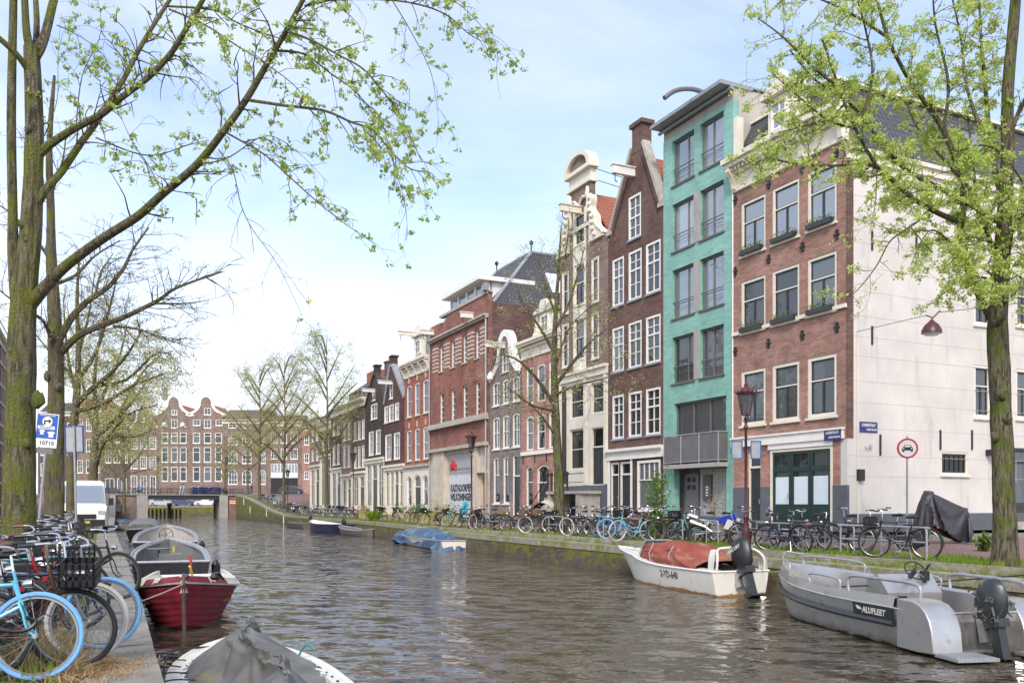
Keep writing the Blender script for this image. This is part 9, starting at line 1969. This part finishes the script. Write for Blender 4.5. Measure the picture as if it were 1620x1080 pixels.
# covered scooter by the white wall
pc=Vector((NS(1487,19.6),19.6,0)); pc.z=ZR(18)+.09
t0=thing('covered_motor_scooter','scooter under a slack dark grey and purple cover before the white wall','scooter',pc,-TH)
c1=MB(); c1.box((-.62,-.10,.1),(.62,.10,.62)); c1.box((-.58,-.16,.6),(-.30,.16,1.25)); c1.tube([(-.42,-.34,1.18),(-.50,0,1.30),(-.42,.34,1.18)],.04,6); c1.prism([(-.58,1.2),(-.36,1.2),(-.30,1.62),(-.42,1.66)],-.16,.16)
c1.box((-.1,-.15,.70),(.62,.15,.84)); c1.box((.40,-.19,.84),(.78,.19,1.10)); gp_=MB(); gp_.box((-3,-3,-.2),(3,3,0)); gp_.box
rw=[[(-1.55+3.5*i/66,-1.25+2.5*j/48,1.72)for j in range(49)]for i in range(67)]
rw=drape(rw,[],[c1,gp_],75,0,bend=.35)
m=MB(); m.grid(rw); m.build('cover',plain('cover_cloth',(.045,.042,.052),.42,var=.3,scale=3,dirt=((.10,.11,.07),1.2,.60)),t0,smooth=70)
for x_ in(-.62,.62):m=MB(); m.tube([(x_,-.06,.24),(x_,.06,.24)],.24,16); m.build('wheel',M['rubber'],t0)
# planters, bench, cargo bike, shrub
def shrub(name,label,loc,rx,ry,h,nleaf,mat='leaf_shrub',seed=1,sz=.06,stems=7,cat='shrub',wild=.4):
 r=random.Random(seed); t=thing(name,label,cat,loc); m=MB(); lf=MB()
 for i in range(stems):
  a=r.uniform(0,6.28); e_=Vector((rx*.8*math.cos(a)*r.random(),ry*.8*math.sin(a)*r.random(),h*r.uniform(.7,1))); md=e_*.5+Vector((r.gauss(0,.06),r.gauss(0,.06),0)); m.tube([(e_.x*.1,e_.y*.1,-.03),md,e_],[.014,.009,.003],4)
  for k in range(int(nleaf/stems)):
   q=r.random()**.7; b=md.lerp(e_,q*2-1)if q>.5 else Vector((0,0,0)).lerp(md,q*2); leafquad(lf,b+Vector((r.gauss(0,rx*wild*.5),r.gauss(0,ry*wild*.5),r.gauss(0,h*.06))),sz,r,1.8)
 m.build('stems',M['twig'],t,fix=False); lf.build('foliage',M[mat],t,fix=False); return t
def rshrub(x,off,lb,rx,h,nl,sd,nm='shrub',mat='leaf_shrub',dz=0,sz=.06,**kw):n,s=on_right(x,off); return shrub(nm,lb,(n,s,ZR(s)+dz),rx,rx,h,nl,mat,sd,sz,**kw)
rshrub(1040,1.4,'tall loose shrub among the bicycles before the brown gable house',.55,2.6,900,3,sz=.075,stems=9,wild=.55)
rshrub(1128,4.6,'thin climbing plant before the glass block entrance of the green house',.35,2.0,160,4,mat='leaf_rust',sz=.05)
rshrub(1558,5.3,'green weed at the foot of the white wall beside the right border trunk',.3,.55,220,5,sz=.09)
rshrub(592,1.0,'bushy bright green plant hanging over the quay edge',.9,.8,900,6,sz=.10,mat='grass')
for i,(x,cc)in enumerate(((577,0),(632,1),(655,1),(672,1),(694,0),(713,1),(480,1))):
 n,s=on_right(x,1.75); m=MB(); m.box((-.30,-.85,0),(.30,.85,.62)); m.box((-.33,-.88,.62),(.33,.88,.68)); t=thing('planter','mossy yellow concrete planter %s'%['at the bushy plants before the black gable house','before the dark gable houses','before the orange brick house','at the foot of the orange brick house','at the left corner of the warehouse','before the left half of the warehouse','on the slope near the bridge'][i],'planter',(n,s,ZR(s)),0)
 m.build('box',M['planter']if 'planter' in M else M.setdefault('planter',plain('planter',(.40,.34,.10),.85,var=.3,scale=3,dirt=((.16,.17,.05),3,.52))),t)
 r=random.Random(i); lf=MB()
 for k in range(420):a=r.uniform(-.8,.8); leafquad(lf,(r.gauss(0,.14),a,.68+abs(r.gauss(0,.24))*(1+.5*math.sin(a*5))),.07,r,1.7)
 lf.build('plants',M['leaf_shrub' if cc else 'leaf_rust'],t,fix=False)
n,s=on_right(794,1.2); t=thing('bench','mossy wooden bench standing in the grass before the bell gable house','bench',(n,s,ZR(s)),R(-64)); m=MB(); m.box((-.75,-.25,.42),(.75,-.02,.47)); m.box((-.75,.0,.42),(.75,.25,.47)); m.build('seat',M['wood_old'],t)
for x_ in(-.68,.6):
 for y_ in(-.2,.14):m=MB(); m.box((x_,y_,0),(x_+.08,y_+.08,.42)); m.build('leg',M['wood_old'],t)
m=MB(); m.box((-.6,-.04,.14),(.6,.04,.2)); m.build('stretcher',M['wood_old'],t)
rshrub(797,1.9,'potted plant with pinkish leaves behind the wooden bench',.4,.6,300,8,mat='leaf_rust',dz=.45)
n,s=on_right(865,3.4); t=thing('cargo_bike','black cargo bicycle box with a raised beige and black folding hood','cargo bike',(n,s,ZR(s)),R(-64)); m=MB(); m.prism([(-.7,.35),(.5,.35),(.62,.95),(-.72,.95)],-.36,.36); m.build('box',M['plastic_black'],t,smooth=30)
m=MB(); rw=[]
for i in range(11):
 a=math.pi*(.15+.75*i/10); rw.append([(-.05+.62*math.cos(a),y_,.92+.62*math.sin(a)*(1-.25*abs(y_/.36)**2))for y_ in(-.36,-.3,0,.3,.36)])
m.grid(rw[:6]); m.build('hood',M['blind'],t,smooth=50); m=MB(); m.grid(rw[5:]); m.build('hood_rear',M['plastic_black'],t,smooth=50)
for x_,y_ in((.25,-.42),(.25,.42),(-1.15,0)):
 w=bpy.data.objects.new('wheel',None); col.objects.link(w); w.parent=t; w.location=(x_,y_,.31); ty,ri=wheel_meshes('rubber',.28,.022); link('tyre',ty,w); link('rim',ri,w)
m=MB(); m.tube([(-.6,0,.4),(-1.15,0,.33)],.02,6); m.tube([(-.95,0,.4),(-1.0,0,.95)],.016,6); m.box((-1.12,-.09,.93),(-.88,.09,.98)); m.tube([(-.72,-.3,1.0),(-.72,.3,1.0)],.014,6); m.build('frame',M['iron'],t)
n,s=on_right(468,2.2); t=thing('moped','dark moped parked on the slope before the middle far tree','moped',(n,s,ZR(s)),R(60)); m=MB(); m.prism([(-.7,.35),(.2,.30),(.5,.35),(.62,.95),(.52,1.0),(.35,.5),(.05,.42),(-.05,.75),(-.75,.8)],-.17,.17); m.build('body',paint((.03,.04,.08),.3),t,smooth=30)
for x_ in(-.55,.62):m=MB(); m.tube([(x_,-.05,.24),(x_,.05,.24)],.24,14); m.build('wheel',M['rubber'],t)
m=MB(); m.tube([(.5,-.3,1.05),(.5,.3,1.05)],.02,6); m.build('handlebar',M['plastic_black'],t)
# grass and straw
def grass(name,fn,cnt,h0,h1,mat,seed=1,wd=.012,lean=.5,per=1):
 r=random.Random(seed); m=MB()
 for i in range(cnt):
  p=fn(r)
  if p is None:continue
  for _ in range(per):
   x,y,z=p[0]+r.gauss(0,.035),p[1]+r.gauss(0,.035),p[2]; h=r.uniform(h0,h1); a=r.uniform(0,6.28); b=r.uniform(0,6.28); lx,ly=math.cos(b)*h*lean*r.random(),math.sin(b)*h*lean*r.random(); wx,wy=math.cos(a)*wd,math.sin(a)*wd; k=len(m.v)
   m.v+=[Vector((x-wx,y-wy,z)),Vector((x+wx,y+wy,z)),Vector((x+lx*.4+wx*.6,y+ly*.4+wy*.6,z+h*.6)),Vector((x+lx,y+ly,z+h)),Vector((x+lx*.4-wx*.6,y+ly*.4-wy*.6,z+h*.6))]; m.f.append((k,k+1,k+2,k+3,k+4)); m.m.append(0)
 return tag(m.build(name,M[mat],fix=False),kind='stuff')
def patchy(p,sc,th):return noise.noise(Vector((p[0]*sc,p[1]*sc,3.3)))>th
def gr_r(r):
 s=8+85*r.random()**1.9; p=(QR(s)+.70+2.15*r.random(),s,ZR(s)-.01); return p if patchy(p,.9,-.12)else None
grass('grass',gr_r,9000,.05,.17,'grass',1,.012,per=3)
def gr_l(r):
 s=5+40*r.random()**2; p=(QL(s)-.74-2.0*r.random(),s,ZL(s)-.02); return p if patchy(p,1.1,-.05)else None
grass('grass',gr_l,2600,.06,.2,'grass',2,.007,per=4)
grass('dry_grass',lambda r:(QL(7)-.92+r.gauss(0,.17),8.6+r.gauss(0,.35),-1.36),260,.12,.32,'grass_dry',3,.006,.8,5)
grass('dry_grass',lambda r:(QL(7)-.60+r.gauss(0,.12),7.9+r.gauss(0,.4),-1.352),160,.02,.10,'straw',4,.006,3.5,6)
grass('straw_litter',lambda r:(QL(7)-.35+r.gauss(0,.18),7.9+r.gauss(0,.3),-1.335),420,.008,.02,'straw',5,.005,6,3)
grass('ledge_grass',lambda r:(lambda s:(QR(s)+.58,s,zledge(s)-.01))(9+42*r.random()**1.4)if r.random()<.7 else None,900,.03,.14,'grass',6,.010,.8,4)
grass('wall_grass',lambda r:(lambda s:(QR(s)-.01,s,zledge(s)-.05))(10+80*r.random()**1.5),500,.02,.09,'grass',7,.010,.8,4)
grass('edge_grass',lambda r:(lambda s:(QL(s)-.73+r.gauss(0,.02),s,ZL(s)-.01))(6+20*r.random()),260,.03,.10,'grass',8,.006,.8,4)
